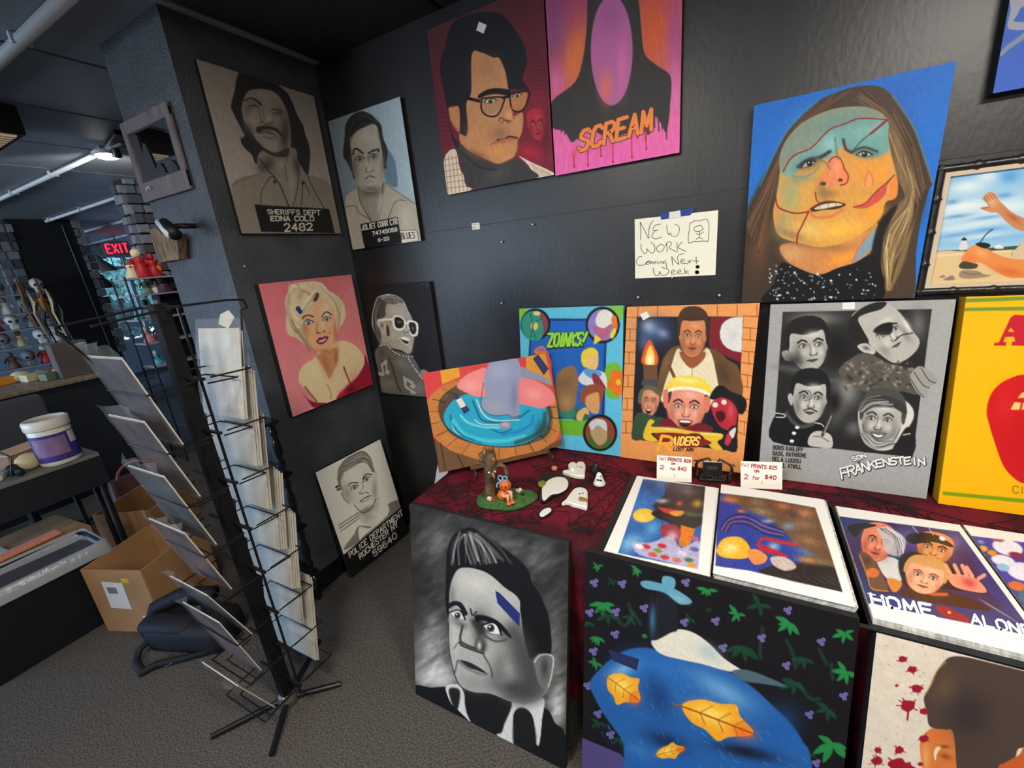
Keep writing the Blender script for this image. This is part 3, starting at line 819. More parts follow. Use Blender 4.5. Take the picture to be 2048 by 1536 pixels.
p.fill([500,720,670,700,668,760,630,840,570,860,515,830,495,780],(182,130,92)).line([500,715,495,790,520,840,575,862,630,845,668,770,672,705,500,715],13,(20,20,22)).fill([730,690,860,660,860,740,830,800,780,820,745,800],(190,124,74)).line([725,690,735,780,770,820,830,810,868,740,878,660,730,680],12,(20,20,22)).line([672,710,725,695],22,(20,20,22),sm=False)
p.eye(568,735,90,-6,(60,44,34),200,24).eye(785,690,70,-10,(60,44,34),200,24).line([560,840,600,845,640,800],4,(220,200,180),a=.6)
p.line([740,760,750,850,760,880],8,(140,84,50),4).line([640,900,650,870,690,890,720,910],10,(110,62,40),3).blob(715,850,30,36,(224,164,116),0,.8).line([655,915,690,890,740,900],7,(96,54,36),3)
p.fill([565,1090,620,1050,720,1020,790,1030,780,1050,700,1070,620,1080],(150,96,60),8,.7).line([625,1050,690,1045,720,1022,785,1035],13,(60,34,28)).fill([640,1050,720,1040,780,1040,740,1062,690,1062],(190,110,84),3)
p.line([330,1080,380,1130,470,1180,560,1222,640,1245,745,1200],6,(110,64,36))
p.smear(.06,14,50,0)
p.build(o, 1.1)
patch(p, [478,95,540,122,515,192,456,165], 'price_sticker', STICKER(), o)

o, p = canvas('pink and orange canvas of a dark cloaked figure, lettered SCREAM',
              (1.178, -.02, 2.430), (1.620, -.02, 2.430), (1.178, -.02, 1.826), .02, (1080, 0, 4.2667), group='paintings on the black walls')
p.grad([(150,70,110), (200,90,100), (214,100,120), (226,110,160)])
p.blob(130,250,110,420,(140,80,130),0,.9).blob(300,500,110,300,(226,124,60),12,.9).blob(960,260,150,420,(214,96,56),0,1).blob(1160,350,80,420,(176,84,140),0,.9).blob(130,700,90,160,(222,110,170),0,.8).blob(1150,800,70,300,(230,120,190),0,.8)
p.fill([95,1080,600,1180,1110,1000,1190,1050,1180,1340,115,1500],(240,110,176),20).blob(600,1330,500,120,(240,100,176),-6,.8)
p.fill([430,-400,600,-480,760,-380,840,0,865,250,895,460,1000,560,1115,655,1110,900,1080,1130,1030,1050,980,1000,930,1150,850,1100,600,1180,420,1100,300,1200,265,1210,205,1120,105,1080,100,870,300,700,370,480,400,200],(56,55,54)).smear(.06,10,80,0)
for k in range(28):
    x = 110 + k * 36
    if x < 380 or x > 900: p.line([x, 1000, x + random.uniform(-6, 6), 1080 + random.uniform(0, 130)], 12, (56,55,54), 4, .9)
p.ell(612,430,178,470,(186,104,160)).blob(560,740,60,160,(234,120,100),0,.8).blob(700,560,50,260,(226,116,170),0,.7).blob(600,150,120,140,(160,92,140),0,.6).ell(612,430,178,470,(60,50,60),0,0,0)
p.text('SCREAM',[330,1290,950,1110,930,940,330,1130],46,(96,40,44),0,.25).text('SCREAM',[330,1290,950,1110,930,940,330,1130],32,(244,136,56),1,.25)
for x, y, l in ((290,1330,90),(408,1290,120),(520,1250,80),(620,1240,140),(783,1160,180),(830,1120,50),(905,1130,140)):
    p.line([x, y, x + 2, y + l], 9, (190,32,40)).ell(x + 2, y + l, 8, 13, (180,28,38)).blob(x, y - 20, 26, 40, (220,60,40), 0, .5)
p.build(o, 1.0)

o, p = canvas('face patched in teal and orange with stitched red scars on bright blue',
              (1.830, -.035, 1.913), (2.273, -.035, 1.913), (1.830, -.035, 1.325), .034, (1470, 100, 2.9538), cell=1.6, edge=mat('canvas_edge_white', (150,146,138), .7), group='paintings on the black walls')
p.grad([(36,104,190), (30,116,206)], 'v')
p.blob(400,400,200,60,(60,130,205),-40,.5).blob(1000,250,200,90,(40,96,180),-30,.5)
p.fill([850,215,930,270,1000,370,1060,470,1110,610,1165,780,1150,820,1100,1000,1070,1200,1050,1480,880,1480,180,1490,35,1490,60,1000,150,800,250,580,340,440,480,310,600,250,720,215],(72,56,44))
p.fill([60,990,250,640,270,900,220,1000,260,1120,300,1250,200,1490,35,1490],(62,50,40),20).blob(1050,700,60,260,(30,26,24),-10,.8).blob(150,1150,60,200,(120,76,46),10,.6)
p.strands([560,290,300,560,200,800,80,1050],[700,240,420,400,270,640,150,1200],46,7,[(120,84,56),(50,38,30),(150,96,60),(84,66,48)],.5,16,11)
p.strands([800,230,950,350,1050,560,1120,800],[700,300,880,420,1000,640,1080,900],34,7,[(110,78,52),(40,32,28),(140,110,76)],.5,14,12)
p.line([1165,780,1110,610,1060,470,1000,370,930,270],10,(120,150,110),8,.6).line([150,800,250,580,340,440,480,310],10,(70,150,170),8,.5)
p.fill([275,1150,500,1130,760,1080,840,1020,830,1150,740,1240,620,1290,500,1325,400,1300,300,1240],(196,130,76),6).blob(640,1230,120,50,(240,150,50),-20,.9).blob(340,1200,70,50,(206,160,110),20,.8).blob(450,1140,200,30,(96,76,50),8,.8)
p.fill([835,1040,820,1150,740,1230,690,1255,720,1190,770,1110],(120,150,160),4).line([830,1045,770,1110,720,1190,695,1250],8,(214,96,56))
p.fill([560,355,700,335,800,345,890,400,905,520,930,640,960,760,950,870,890,900,860,990,760,1080,640,1140,500,1165,380,1140,280,1110,240,1060,225,960,245,860,265,720,270,640,300,540,400,430],(212,150,70),4)
p.fill([270,720,262,640,300,540,400,430,560,358,700,335,800,345,890,405,740,410,660,435,560,470,500,530,440,580,370,620,300,700],(126,142,126),5)
p.fill([285,715,370,620,450,580,510,520,570,465,660,430,740,408,895,410,905,520,905,600,800,640,700,620,650,560,600,600,560,640,470,640,400,680,340,740,280,740],(112,158,150),6).blob(560,560,60,60,(150,196,190),0,.8).blob(780,480,110,40,(130,180,172),0,.7).blob(600,430,160,40,(96,140,134),-15,.6)
p.blob(330,850,80,130,(148,166,124),0,.8).blob(280,1030,50,80,(150,148,110),20,.7).blob(400,760,90,30,(120,140,120),0,.7).blob(420,860,60,110,(214,160,70),20,.7).blob(620,1060,180,70,(240,180,70),-8,.9).blob(860,720,60,60,(244,150,50),0,.8).blob(760,700,90,70,(236,150,60),0,.7).blob(430,1060,120,60,(220,190,110),0,.7).blob(820,960,80,60,(240,150,50),-20,.8)
p.fill([550,670,580,640,615,640,640,690,665,760,640,790,610,790,570,810,540,780,500,800,480,790,520,740],(226,130,84),5).ell(520,790,18,12,(60,40,30)).ell(622,768,14,10,(90,46,34)).blob(600,700,24,50,(240,160,120),0,.7).line([553,665,575,638,610,632,635,665,645,700,668,740,660,785,620,800],8,(150,34,40))
p.blob(440,670,80,34,(60,80,84),-20,.8).blob(770,612,74,30,(64,80,84),0,.7).line([375,690,430,650,500,635,560,600],20,(44,54,60),8).line([640,530,655,585,690,604],16,(44,54,60),8).line([690,604,760,575,840,600],14,(56,66,72),6).eye(432,674,84,-20,(40,32,28),170,26,.1,.3).eye(765,615,84,4,(40,32,28),180,26,0,.3).line([340,745,420,750,500,690],10,(110,140,130),6).line([480,640,530,660,560,700],12,(96,110,96),7,.7).line([590,520,600,600,610,640],10,(80,104,100),6,.7).blob(520,840,40,60,(120,104,70),-20,.7).blob(560,850,50,24,(150,100,60),0,.7).blob(330,1090,110,30,(120,104,76),20,.6)
p.fill([440,945,500,905,560,895,620,898,655,915,600,940,520,945,470,955],(70,40,30)).fill([468,938,520,912,600,904,636,914,580,926,510,940],(214,200,170)).line([500,920,502,938],3,(120,96,76)).line([550,910,552,932],3,(120,96,76)).line([595,908,597,924],3,(120,96,76)).line([440,950,470,985,560,985,640,940],16,(206,116,80),6).line([445,938,500,905,560,893,650,910],7,(110,60,44))
p.line([285,718,340,630,440,585,490,540,560,470,640,440,740,405,895,412],8,(140,30,40)).line([895,415,850,455,800,495],14,(140,30,40)).line([800,495,740,545,690,605],6,(70,50,50)).line([240,870,250,920,285,945,360,965,435,955],9,(140,30,40)).line([435,955,395,1040,370,1090,365,1140],9,(140,30,40)).line([475,840,480,880,495,905],7,(140,34,40)).fill([705,930,770,905,830,840,900,780,940,740,900,800,890,850,840,900,770,935],(200,80,66)).line([700,928,770,905,830,840,900,780,942,738],7,(140,30,40)).line([765,800,775,750,795,720,815,770,810,800],7,(196,110,60)).fill([770,800,780,750,795,730,808,770,800,808],(240,150,90))
p.fill([930,770,955,740,960,850,925,885,905,860],(226,130,60),4)
p.fill([905,470,960,510,1000,650,1060,760,1060,900,1040,1080,1000,1250,930,1400,890,1420,865,1300,880,1100,960,920,1010,860,960,760,930,600],(120,96,66),8)
p.strands([910,480,950,600,1000,800,1000,900,900,1050,870,1200,900,1400],[950,520,1010,660,1070,850,1060,1000,1000,1200,950,1320,920,1420],30,8,[(196,170,110),(90,70,48),(220,200,130),(60,48,36),(170,120,70)],.6,14,13)
p.fill([850,1020,960,920,880,1100,860,1300,880,1450,820,1490,800,1250],(28,26,25),10)
p.fill([270,1260,330,1270,420,1310,500,1330,600,1290,700,1260,830,1220,840,1500,190,1500,230,1380],(24,24,26))
for k in range(120):
    x, y = random.uniform(205, 830), random.uniform(1260, 1485)
    if y > 1250 + abs(x - 520) * -.05 + 70 or x < 330 or x > 720:
        p.ell(x, y, random.uniform(3, 9), random.uniform(3, 6), (214,214,212) if random.random() < .5 else (120,126,130), random.uniform(-60, 60))
p.smear(.05,26,12,70)
p.build(o, 1.05)
# blue canvas cut by the frame, top right
o, p = canvas('bright blue canvas with pale grey streaks, high in the right corner',
              (2.340, -.035, 2.43), (2.795, -.035, 2.43), (2.352, -.035, 1.824), .034, (1960, 0, 7.68), cell=2.2, base=(52,88,176), group='paintings on the black walls')
p.grad([(46,76,150), (56,96,188)])
p.fill([470,-60,720,-120,720,40,640,100,560,250,520,330,700,350,700,450,500,460,420,400,470,150],(150,150,160),10).fill([320,800,420,690,560,590,720,470,720,560,560,680,430,770,320,870],(124,134,150),8).fill([640,100,900,-300,1500,-900,1600,-800,1000,-150,720,60],(150,150,160),12).fill([900,700,1600,300,2300,500,2300,600,1600,420,940,780],(124,134,150),10)
p.build(o, 1.0)

# framed beach picture
fr = thing('framed_picture', (2.5, -.02, 1.33), 'seaside picture with lighthouse and bare arm in a black bamboo-style frame', 'picture')
FX0, FX1, FZ0, FZ1 = 2.276, 2.76, 1.329, 1.675
fm = mat('black_bamboo_frame', (30,27,26), .35, spec=.5, bump=.3, bscale=60, var=.35, vscale=30)
def bamboo(a, b):
    a, b = Vector(a), Vector(b)
    n = 60
    L = (b - a).length
    knots = [L * k / max(1, round(L / .085)) for k in range(1, round(L / .085))]
    pts, rs = [], []
    for i in range(n + 1):
        t = L * i / n
        r = .0105 + sum(.0035 * math.exp(-((t - k) / .004) ** 2) for k in knots)
        pts.append(a + (b - a) * i / n)
        rs.append(r)
    return MB().tube(pts, rs, 10).build('frame_bar', fm, fr, smooth=True)
yy = -.016
e = .0105
for a, b in (((FX0, yy, FZ0 + e), (FX1, yy, FZ0 + e)), ((FX0, yy, FZ1 - e), (FX1, yy, FZ1 - e)), ((FX0 + e, yy, FZ0), (FX0 + e, yy, FZ1)), ((FX1 - e, yy, FZ0), (FX1 - e, yy, FZ1))):
    bamboo(a, b)
lm = mat('cream_linen_liner', (205,184,156), .8, bump=.3, bscale=500)
lb = MB()
i0, i1, j0, j1, w = FX0 + .02, FX1 - .02, FZ0 + .02, FZ1 - .02, .011
for c, d in ((((i0 + i1) / 2, -.012, j0 + w / 2), (i1 - i0, .016, w)), (((i0 + i1) / 2, -.012, j1 - w / 2), (i1 - i0, .016, w)), ((i0 + w / 2, -.012, (j0 + j1) / 2), (w, .016, j1 - j0 - 2 * w)), ((i1 - w / 2, -.012, (j0 + j1) / 2), (w, .016, j1 - j0 - 2 * w))):
    lb.box(c, d)
lb.build('liner', lm, fr)
p = Pic((i0 + w, -.012, j1 - w), (i1 - w, -.012, j1 - w), (i0 + w, -.012, j0 + w), (1820, 280, 4.5176), cell=1.6)
p.grad([(120,176,214), (190,214,222), (130,180,214), (190,210,214)], 'v', [0, .35, .6, .75])
for cx, cy, rx, ry, c in ((520,420,200,70,(224,232,230)),(700,330,120,60,(210,224,228)),(480,600,260,50,(226,232,228)),(880,600,220,60,(214,226,228)),(600,760,300,30,(206,222,226)),(420,800,160,26,(200,218,224)),(640,870,300,26,(196,216,224)),(900,330,90,60,(86,150,206)),(380,560,70,26,(90,152,200)),(850,500,90,30,(96,156,204)),(420,690,150,20,(96,152,200)),(700,700,160,18,(110,164,208)),(700,810,160,22,(100,156,204)),(400,860,160,16,(110,160,204))):
    p.blob(cx, cy, rx, ry, c, -8, .9)
p.fill([180,1005,600,985,1040,950,1040,1010,600,1010,180,1035],(44,82,54),sm=False).fill([180,1035,600,1008,1040,985,1300,980,1300,1400,150,1400],(216,186,134),4).fill([180,1040,600,1015,1040,990,1040,1005,600,1030,180,1060],(226,200,156),3)
p.fill([440,990,470,905,510,905,515,985],(214,206,210)).fill([462,905,490,880,515,905],(40,36,44)).fill([765,980,775,955,805,945,840,965,840,980],(224,220,214))
p.fill([660,520,690,485,730,470,770,490,800,540,850,590,930,660,1040,710,1300,820,1300,900,1040,830,950,800,860,730,790,660,730,655,640,620,660,605,710,600,700,570],(196,130,84)).blob(740,560,60,60,(226,176,126),0,.7).blob(930,700,90,30,(176,84,56),35,.8).line([650,525,700,570,715,600,690,612,642,622],5,(110,66,40))
for k in range(4): p.line([672 + 26 * k, 520 - 9 * k, 700 + 26 * k, 555 - 9 * k], 5, (120,74,44))
p.fill([462,1085,490,1030,540,970,600,950,660,960,760,1020,860,1060,1000,1080,1300,1100,1300,1260,1040,1245,900,1245,780,1190,640,1110,560,1110],(222,134,70)).blob(640,1020,80,40,(240,170,110),20,.7).blob(900,1190,160,40,(200,96,44),10,.7).blob(540,1060,60,40,(226,120,60),0,.7)
p.fill([590,940,640,925,710,935,725,960,690,980,640,970],(34,34,36)).line([630,930,680,860,745,805],10,(40,44,54)).fill([440,1140,480,1095,560,1110,612,1125,590,1160,480,1165],(70,64,50)).fill([440,1225,470,1180,600,1180,660,1210,735,1225,600,1250,480,1250],(150,130,104)).line([470,1190,560,1215,640,1200],5,(84,70,56)).fill([300,1265,370,1225,400,1240,395,1265],(130,120,110)).fill([260,1245,300,1218,318,1240],(140,128,112))
p.fill([915,1050,960,980,1040,900,1300,800,1300,1090,1040,1075],(206,182,150)).line([915,1050,930,1000,1000,940],4,(120,90,66))
p.build(fr, 1.0)

# tub of water with stripes, on the table (a plain mound stands where the photo has a known character)
o, p = canvas('canvas of a wooden tub of blue water on a small wire easel',
              (.747, -.451, 1.147), (1.127, -.083, 1.147), (.808, -.514, .756), .019, (830, 690, 5.689), cell=1.5, base=(210,70,72))
STAND_O, STAND_P = o, p
p.fill([60,300,285,290,310,470,120,620],(214,66,72),sm=False).fill([285,290,500,240,515,360,310,450],(226,160,52),sm=False).fill([500,240,700,200,600,330,515,360],(214,70,72),sm=False).fill([1160,140,1265,120,1265,270,1200,220],(210,64,72),sm=False).fill([1262,120,1480,80,1560,460,1400,360,1262,270],(216,150,56),sm=False)
p.fill([500,390,700,320,1000,300,1300,360,1560,520,1640,800,1640,1000,1560,1120,1300,1260,1000,1320,700,1300,400,1200,220,1040,140,800,140,640,260,500],(196,126,66))
p.fill([215,1060,400,1200,700,1300,1000,1330,1300,1270,1560,1120,1690,1050,1700,1180,1300,1290,1000,1340,650,1400,270,1470],(110,82,58),sm=False)
for k, (a, b) in enumerate((((290,1120),(350,1450)),((480,1250),(560,1400)),((1540,1130),(1560,1220)),((1000,1330),(1000,1340)),((215,1060),(270,1400)))):
    p.line([a[0], a[1], b[0], b[1]], 10, (44,34,28))
p.fill([265,740,300,600,420,500,640,430,1000,400,1350,460,1540,700,1560,900,1480,1050,1250,1140,1000,1165,700,1130,450,1040,320,900],(84,72,58))
p.fill([320,830,380,690,520,580,800,540,1100,560,1350,600,1480,700,1520,860,1450,1020,1250,1125,1000,1160,700,1125,480,1030,350,920],(40,166,206))
for a, w, c in (([440,860,540,1000,760,1080,1000,1090,1250,1040],44,(80,206,226)),([520,800,600,880,760,930,960,940],26,(120,226,236)),([400,800,440,920,560,1040,760,1110],22,(20,110,160)),([660,640,700,740,760,850,900,880,1150,840,1300,740],20,(16,96,130)),([700,620,780,790,920,860,1180,850],14,(214,244,246)),([1340,800,1320,900,1180,980,1000,1020],30,(30,130,196)),([1480,780,1460,940,1340,1040,1150,1110],50,(48,88,92)),([680,850,760,900,960,910],10,(230,246,248)),([560,1000,720,1090,900,1120],14,(40,190,220)),([420,860,440,960,500,1020],8,(220,240,244)),([880,960,980,1000,1100,960],16,(20,100,140))):
    p.line(a, w, c, w * .35, .85)
p.blob(1440,960,90,120,(44,60,60),20,.7).line([320,830,350,920,480,1030,700,1125,1000,1160,1250,1125,1450,1020],9,(30,26,24)).line([265,740,300,600,420,500,520,440],9,(40,32,26))
for k in range(22):
    t = 2 * math.pi * (k + .3) / 22
    ci, si = math.cos(t), math.sin(t)
    if si < -.55 and -.5 < ci < .8:
        continue
    x0_, y0_, x1_, y1_ = 925 + 618 * ci, 790 + 385 * si, 905 + 755 * ci, 800 + 505 * si
    p.line([x0_, y0_, x1_, y1_], 9 if k % 3 == 0 else 5, (52,34,22))
    for g in (.25, .5, .75):
        u0 = t + .03
        R1, R2 = 618 + 137 * g, 385 + 120 * g
        p.line([915 + R1 * math.cos(u0 + d_) if j_ == 0 else 795 + R2 * math.sin(u0 + d_) for d_ in (0, .09, .18) for j_ in (0, 1)], 5, (160,96,46) if k % 2 else (226,160,96), 3, .7)
p.smear(.05,30,10,20)
p.fill([480,480,520,400,600,330,720,280,805,265,830,420,850,520,800,580,700,590,580,540],(236,140,140)).blob(640,470,120,80,(246,176,166),0,.7)
p.fill([1190,370,1300,380,1450,450,1570,550,1575,660,1430,720,1300,690,1180,660,1140,560],(236,130,136)).blob(1350,560,120,80,(246,170,166),20,.7).fill([1200,250,1330,300,1500,380,1540,460,1400,400,1190,360],(140,148,178))
p.fill([820,260,880,180,1000,150,1150,145,1200,260,1190,420,1170,560,1190,800,1100,825,1060,790,900,800,780,740,745,660,800,560,780,430],(146,156,188),4).blob(960,300,120,110,(164,176,210),0,.7).blob(920,700,110,70,(166,164,180),0,.7).blob(1130,600,50,180,(110,116,146),0,.6).line([780,430,750,660,790,750,900,805,1060,795,1100,825,1190,800],7,(60,58,66))
p.ell(1025,915,62,40,(170,140,160)).ell(1030,905,46,26,(190,160,176))
p.build(o, 1.0)
patch(p, [1340,155,1400,105,1520,270,1465,345], 'tape', mat('dark_blue_tape', (40,52,96), .7), o)
patch(p, [425,560,465,540,625,740,560,785], 'tape', mat('dark_blue_tape', (40,52,96), .7), o)
patch(p, [465,625,525,598,580,690,520,720], 'price_sticker', STICKER(), o, .0022)

# cartoon-coloured canvas
o, p = canvas('light blue bordered canvas lettered ZOINKS!, leaning on back wall behind tub picture',
              (.983, -.0395, 1.330), (1.431, -.0395, 1.330), (.983, -.115, .726), .034, (1020, 600, 4.8), cell=1.5, base=(92,184,214), edge=mat('canvas_edge_blue', (80,160,190), .6), group='canvases leaning on the back wall')
p.fill([200,175,935,180,905,1160,140,1120],(24,50,104),sm=False).fill([215,200,915,200,880,1140,160,1100],(28,94,180),sm=False).blob(560,300,260,90,(20,100,196),0,.7)
p.fill([60,60,190,60,90,200,60,190],(120,186,50),sm=False).fill([940,60,1100,60,1070,200,1000,130],(120,186,50),sm=False).fill([920,640,1060,630,1060,920,925,915],(110,180,46)).fill([140,1130,760,1160,740,1310,140,1260],(104,172,44),sm=False)
for cx, cy, r, c in ((245,235,145,(132,60,78)), (890,240,165,(140,120,190)), (865,1275,165,(140,66,44))):
    p.ell(cx, cy, r, r * 1.07, 22).ell(cx, cy, r - 24, (r - 24) * 1.07, c)
p.fill([110,200,170,120,250,110,300,180,320,300,290,380,200,385,130,330],(48,140,120)).ell(235,250,34,40,(214,196,90)).ell(258,128,34,22,(214,200,130)).line([190,130,220,230,200,360],7,(20,70,60)).line([300,180,220,240,250,370],7,(20,70,60))
p.fill([820,200,860,110,930,95,985,140,980,220,920,280,850,260],(220,218,208)).fill([800,250,900,270,975,230,940,350,880,380,830,320],(176,96,128),4).fill([805,430,815,330,880,380],(226,206,40),sm=False).fill([975,170,1020,160,1030,280,990,270],(226,116,30)).fill([960,340,1000,270,1020,300,985,370],(226,206,50))
p.fill([780,1200,830,1150,900,1150,925,1210,930,1340,860,1395,800,1340,770,1260],(176,150,110)).fill([760,1190,830,1140,920,1170,930,1260,900,1240,840,1200,790,1250],(196,204,212)).fill([760,1280,830,1390,860,1430,780,1400],(52,110,52)).fill([975,1290,900,1390,865,1430,950,1400],(52,110,52))
p.text('ZOINKS!',[365,455,700,440,745,315,365,330],40,(20,44,40),0,.1).text('ZOINKS!',[365,447,700,432,745,312,365,326],24,(140,206,50),1,.1)
p.fill([230,500,280,445,340,460,370,540,400,590,395,700,370,740,340,640,300,560],(226,110,40)).fill([245,490,300,460,350,480,330,490,280,485],(130,96,170))
p.fill([690,600,690,510,740,470,800,460,840,500,850,560,840,640,800,680,750,660],(226,186,110)).fill([688,600,690,510,740,468,800,458,845,500,830,530,760,520,735,590,720,650],(226,200,60))
p.fill([655,760,690,700,740,660,860,680,920,720,920,860,800,830,700,810],(206,212,214)).fill([710,700,740,660,850,680,880,720,800,760],(86,150,200)).fill([790,710,840,720,920,840,890,860,805,800],(140,40,62))
p.fill([690,960,680,880,730,830,820,810,890,840,890,930,870,960,850,1080,800,1090,750,1050,720,990],(206,150,90)).fill([680,960,680,880,730,825,820,808,895,845,885,950,860,990,850,890,780,900,730,930,720,1010],(140,74,40)).fill([630,1100,720,1030,760,1090,700,1150,640,1150],(214,170,110)).fill([600,1130,630,1040,680,1030,640,1100,640,1160],(48,104,52)).fill([700,1160,720,1090,770,1130],(48,104,52))
p.fill([440,800,460,700,540,640,620,640,650,720,655,830,640,900,630,1000,580,1070,500,1070,440,1010,425,900],(134,102,66)).blob(540,980,80,80,(176,140,96),0,.7).blob(520,790,90,60,(110,84,54),0,.6).fill([440,1040,530,1080,615,1050,610,1130,500,1130,440,1090],(52,124,110))
for a in range(5):
    t = math.radians(72 * a + 20)
    p.ell(1040 + 62 * math.cos(t), 790 + 78 * math.sin(t), 48, 56, (224,110,26))
p.ell(1040, 790, 24, 28, (220,190,50))
p.smear(.04,30,14,60)
p.build(o, 1.0)

# adventure poster: painted brick border, three generic heads
o, p = canvas('painted orange brick border poster lettered RAIDERS, leaning on back wall',
              (1.445, -.0405, 1.324), (1.884, -.0405, 1.324), (1.426, -.116, .724), .034, (1230, 590, 4.1514), cell=1.5, base=(226,150,84), edge=mat('canvas_edge_orange', (200,130,70), .6), group='canvases leaning on the back wall')
BR = (150,70,36)
for k in range(7):
    x = 190 + k * 165
    if not 430 < x < 780: p.line([x, 80, x - 2, 178], 7, BR)
for k in range(11):
    y = 185 + k * 96
    p.line([96 - k * 4, y, 185 - k * 4, y + 2], 6, BR).line([1065 - k * 5, y - 10, 1190 - k * 8, y - 6 + k * 3], 7, BR)
    if k % 2: p.line([130 - k * 4, y, 128 - k * 4, y + 96], 6, BR).line([1130 - k * 6, y, 1128 - k * 6, y + 100], 6, BR)
p.fill([182,180,1065,178,1010,1300,140,1195],(26,28,36),sm=False)
p.blob(330,300,150,130,(70,96,150),0,.8).blob(280,260,70,60,(190,200,214),30,.7).blob(400,320,60,40,(170,184,206),30,.6).blob(240,400,50,90,(110,130,170),0,.5)
p.fill([790,185,1062,180,1045,560,900,500,780,420],(120,28,40),sm=False).fill([1062,182,1010,182,960,192,915,216,885,250,870,310,875,360,895,405,930,440,980,464,1050,476,1056,330],(216,214,208),sm=False).blob(980,330,60,70,(196,196,192),20,.5)
p.fill([225,570,235,470,285,370,330,440,360,520,340,590],(226,90,36),8).fill([250,560,270,460,300,420,330,520,310,600],(246,200,80),8).blob(290,540,30,60,(255,246,214),0,.9).fill([235,580,350,580,355,760,240,760],(110,74,46),sm=False).fill([240,700,360,715,390,790,235,760],(70,72,74))
p.fill([355,760,380,600,420,500,520,420,800,440,940,540,1030,620,1010,900,400,900],(104,74,46)).blob(900,650,70,130,(70,50,32),-20,.7).blob(430,560,40,110,(140,104,66),20,.6)
p.fill([400,790,470,580,530,440,640,600,760,440,830,600,830,900,420,900],(226,212,176)).blob(600,650,50,90,(240,230,200),0,.6).line([450,590,520,740],26,(110,64,34),sm=False).line([640,600,640,740],6,(150,124,84)).fill([540,470,640,500,745,470,740,530,640,610,560,540],(150,84,50),4)
p.face(645,350,230,330,2,(206,130,84),(110,62,40),(226,160,110),(62,42,30),0,hairtop=.2,beard=.25).fill([522,260,528,170,570,110,640,92,710,104,768,160,780,260,760,220,700,190,640,182,580,195,545,225],(70,48,32))
p.face(590,940,330,400,4,(226,146,120),(150,64,50),(246,196,170),None,0,'open',iris=(90,120,120))
p.fill([415,830,420,770,470,700,560,670,680,680,770,730,810,810,790,850,760,830,700,800,600,780,500,790,450,820],(236,206,66),4).blob(600,710,120,30,(250,236,150),6,.8).line([412,810,500,778,620,775,740,805,800,850],28,(240,232,206)).fill([425,830,470,800,455,880,430,900],(60,42,34),5).fill([745,830,785,850,765,920,748,900],(60,42,34),5)
p.fill([400,800,440,790,440,900,430,940,405,920],(214,120,96)).fill([740,850,790,860,780,960,735,970],(214,120,96))
p.fill([330,1080,440,1020,560,1110,700,1060,820,1110,700,1180,400,1180],(110,30,36))
p.face(290,890,150,230,6,(206,136,100),(110,64,44),(230,180,140),None,-.2,'open').fill([190,880,205,800,260,755,330,760,390,820,370,840,300,790,240,800,215,900],(96,92,66)).fill([140,1190,170,1000,240,980,330,1010,400,1020,360,1080,250,1190],(52,74,52))
p.fill([785,850,840,760,900,755,960,800,1060,840,1095,910,1060,990,1000,960,900,850,830,870],(24,24,26)).fill([800,900,850,860,930,860,1010,940,1010,1040,980,1120,900,1110,850,1060,810,980],(176,40,54)).ell(832,912,24,22,(226,214,196)).ell(905,890,22,22,(226,214,196)).fill([835,980,880,960,915,990,905,1040,860,1050],(70,16,22)).blob(960,960,30,80,(214,96,100),0,.7).fill([880,1250,930,1130,1000,1090,1010,1300],(30,30,34)).fill([910,1220,950,1130,980,1160,940,1250],(196,50,66)).fill([950,1140,1005,1100,980,1190],(220,214,206))
p.fill([235,1190,280,1040,330,1050,300,1090,420,1100,560,1115,700,1140,880,1150,890,1190,850,1220,895,1285,800,1270,700,1150,560,1160,400,1150,300,1150,360,1215],(226,186,46),4).blob(450,1110,110,16,(246,226,140),4,.7).blob(760,1150,110,14,(246,226,140),6,.7)
p.fill([330,1150,560,1150,800,1220,700,1260,560,1265,400,1220],(130,40,34)).text('R',[350,1295,460,1290,480,1180,390,1170],26,(240,170,40),0).text('AIDERS',[470,1245,690,1245,700,1180,480,1180],15,(244,206,90),0,.15).text('LOST ARK',[486,1292,652,1298,656,1272,492,1266],7,(40,28,22))
p.smear(.04,20,12,60)
p.build(o, 1.0)
patch(p, [208,160,265,135,290,180,235,212], 'price_sticker', STICKER(), o)

# grey horror poster
o, p = canvas('grey poster of four black and white portraits lettered SON OF FRANKENSTEIN',
              (1.915, -.0415, 1.318), (2.361, -.0415, 1.318), (1.917, -.116, .722), .03, (1500, 580, 3.657), cell=1.5, base=(158,158,154), edge=mat('canvas_edge_grey', (120,120,118), .6), group='canvases leaning on the back wall')
p.fill([240,160,1330,138,1190,1225,170,1110],(34,34,34),sm=False)
p.blob(480,210,200,60,(130,128,122),0,.9).blob(350,580,220,30,(110,108,103),6,.7).blob(700,740,120,130,(140,137,130),0,.9).blob(1230,250,70,130,(110,108,104),0,.8).blob(640,890,60,120,(120,118,112),20,.7).blob(480,640,150,26,(150,147,140),10,.6).blob(760,1010,70,60,(120,118,112),0,.7).blob(640,430,110,120,(18,18,18),0,.9).blob(620,820,60,110,(16,16,16),0,.9)
G = dict(skin=(172,169,160), dark=(56,55,52), light=(226,222,210), hair=(26,26,26), lip=(84,80,76), iris=(50,50,48), white=205)
p.face(425,420,290,340,-6,turn=.7,**G).fill([232,460,270,440,310,470,310,515,260,515],(150,147,139)).blob(320,520,80,60,(40,40,39),0,.8)
p.face(435,800,260,340,4,turn=.3,**G).line([395,880,440,868,490,890],9,(24,24,24)).fill([275,780,300,755,320,800,300,845],(170,166,157)).line([380,750,430,735,450,790,400,810],5,(60,58,56))
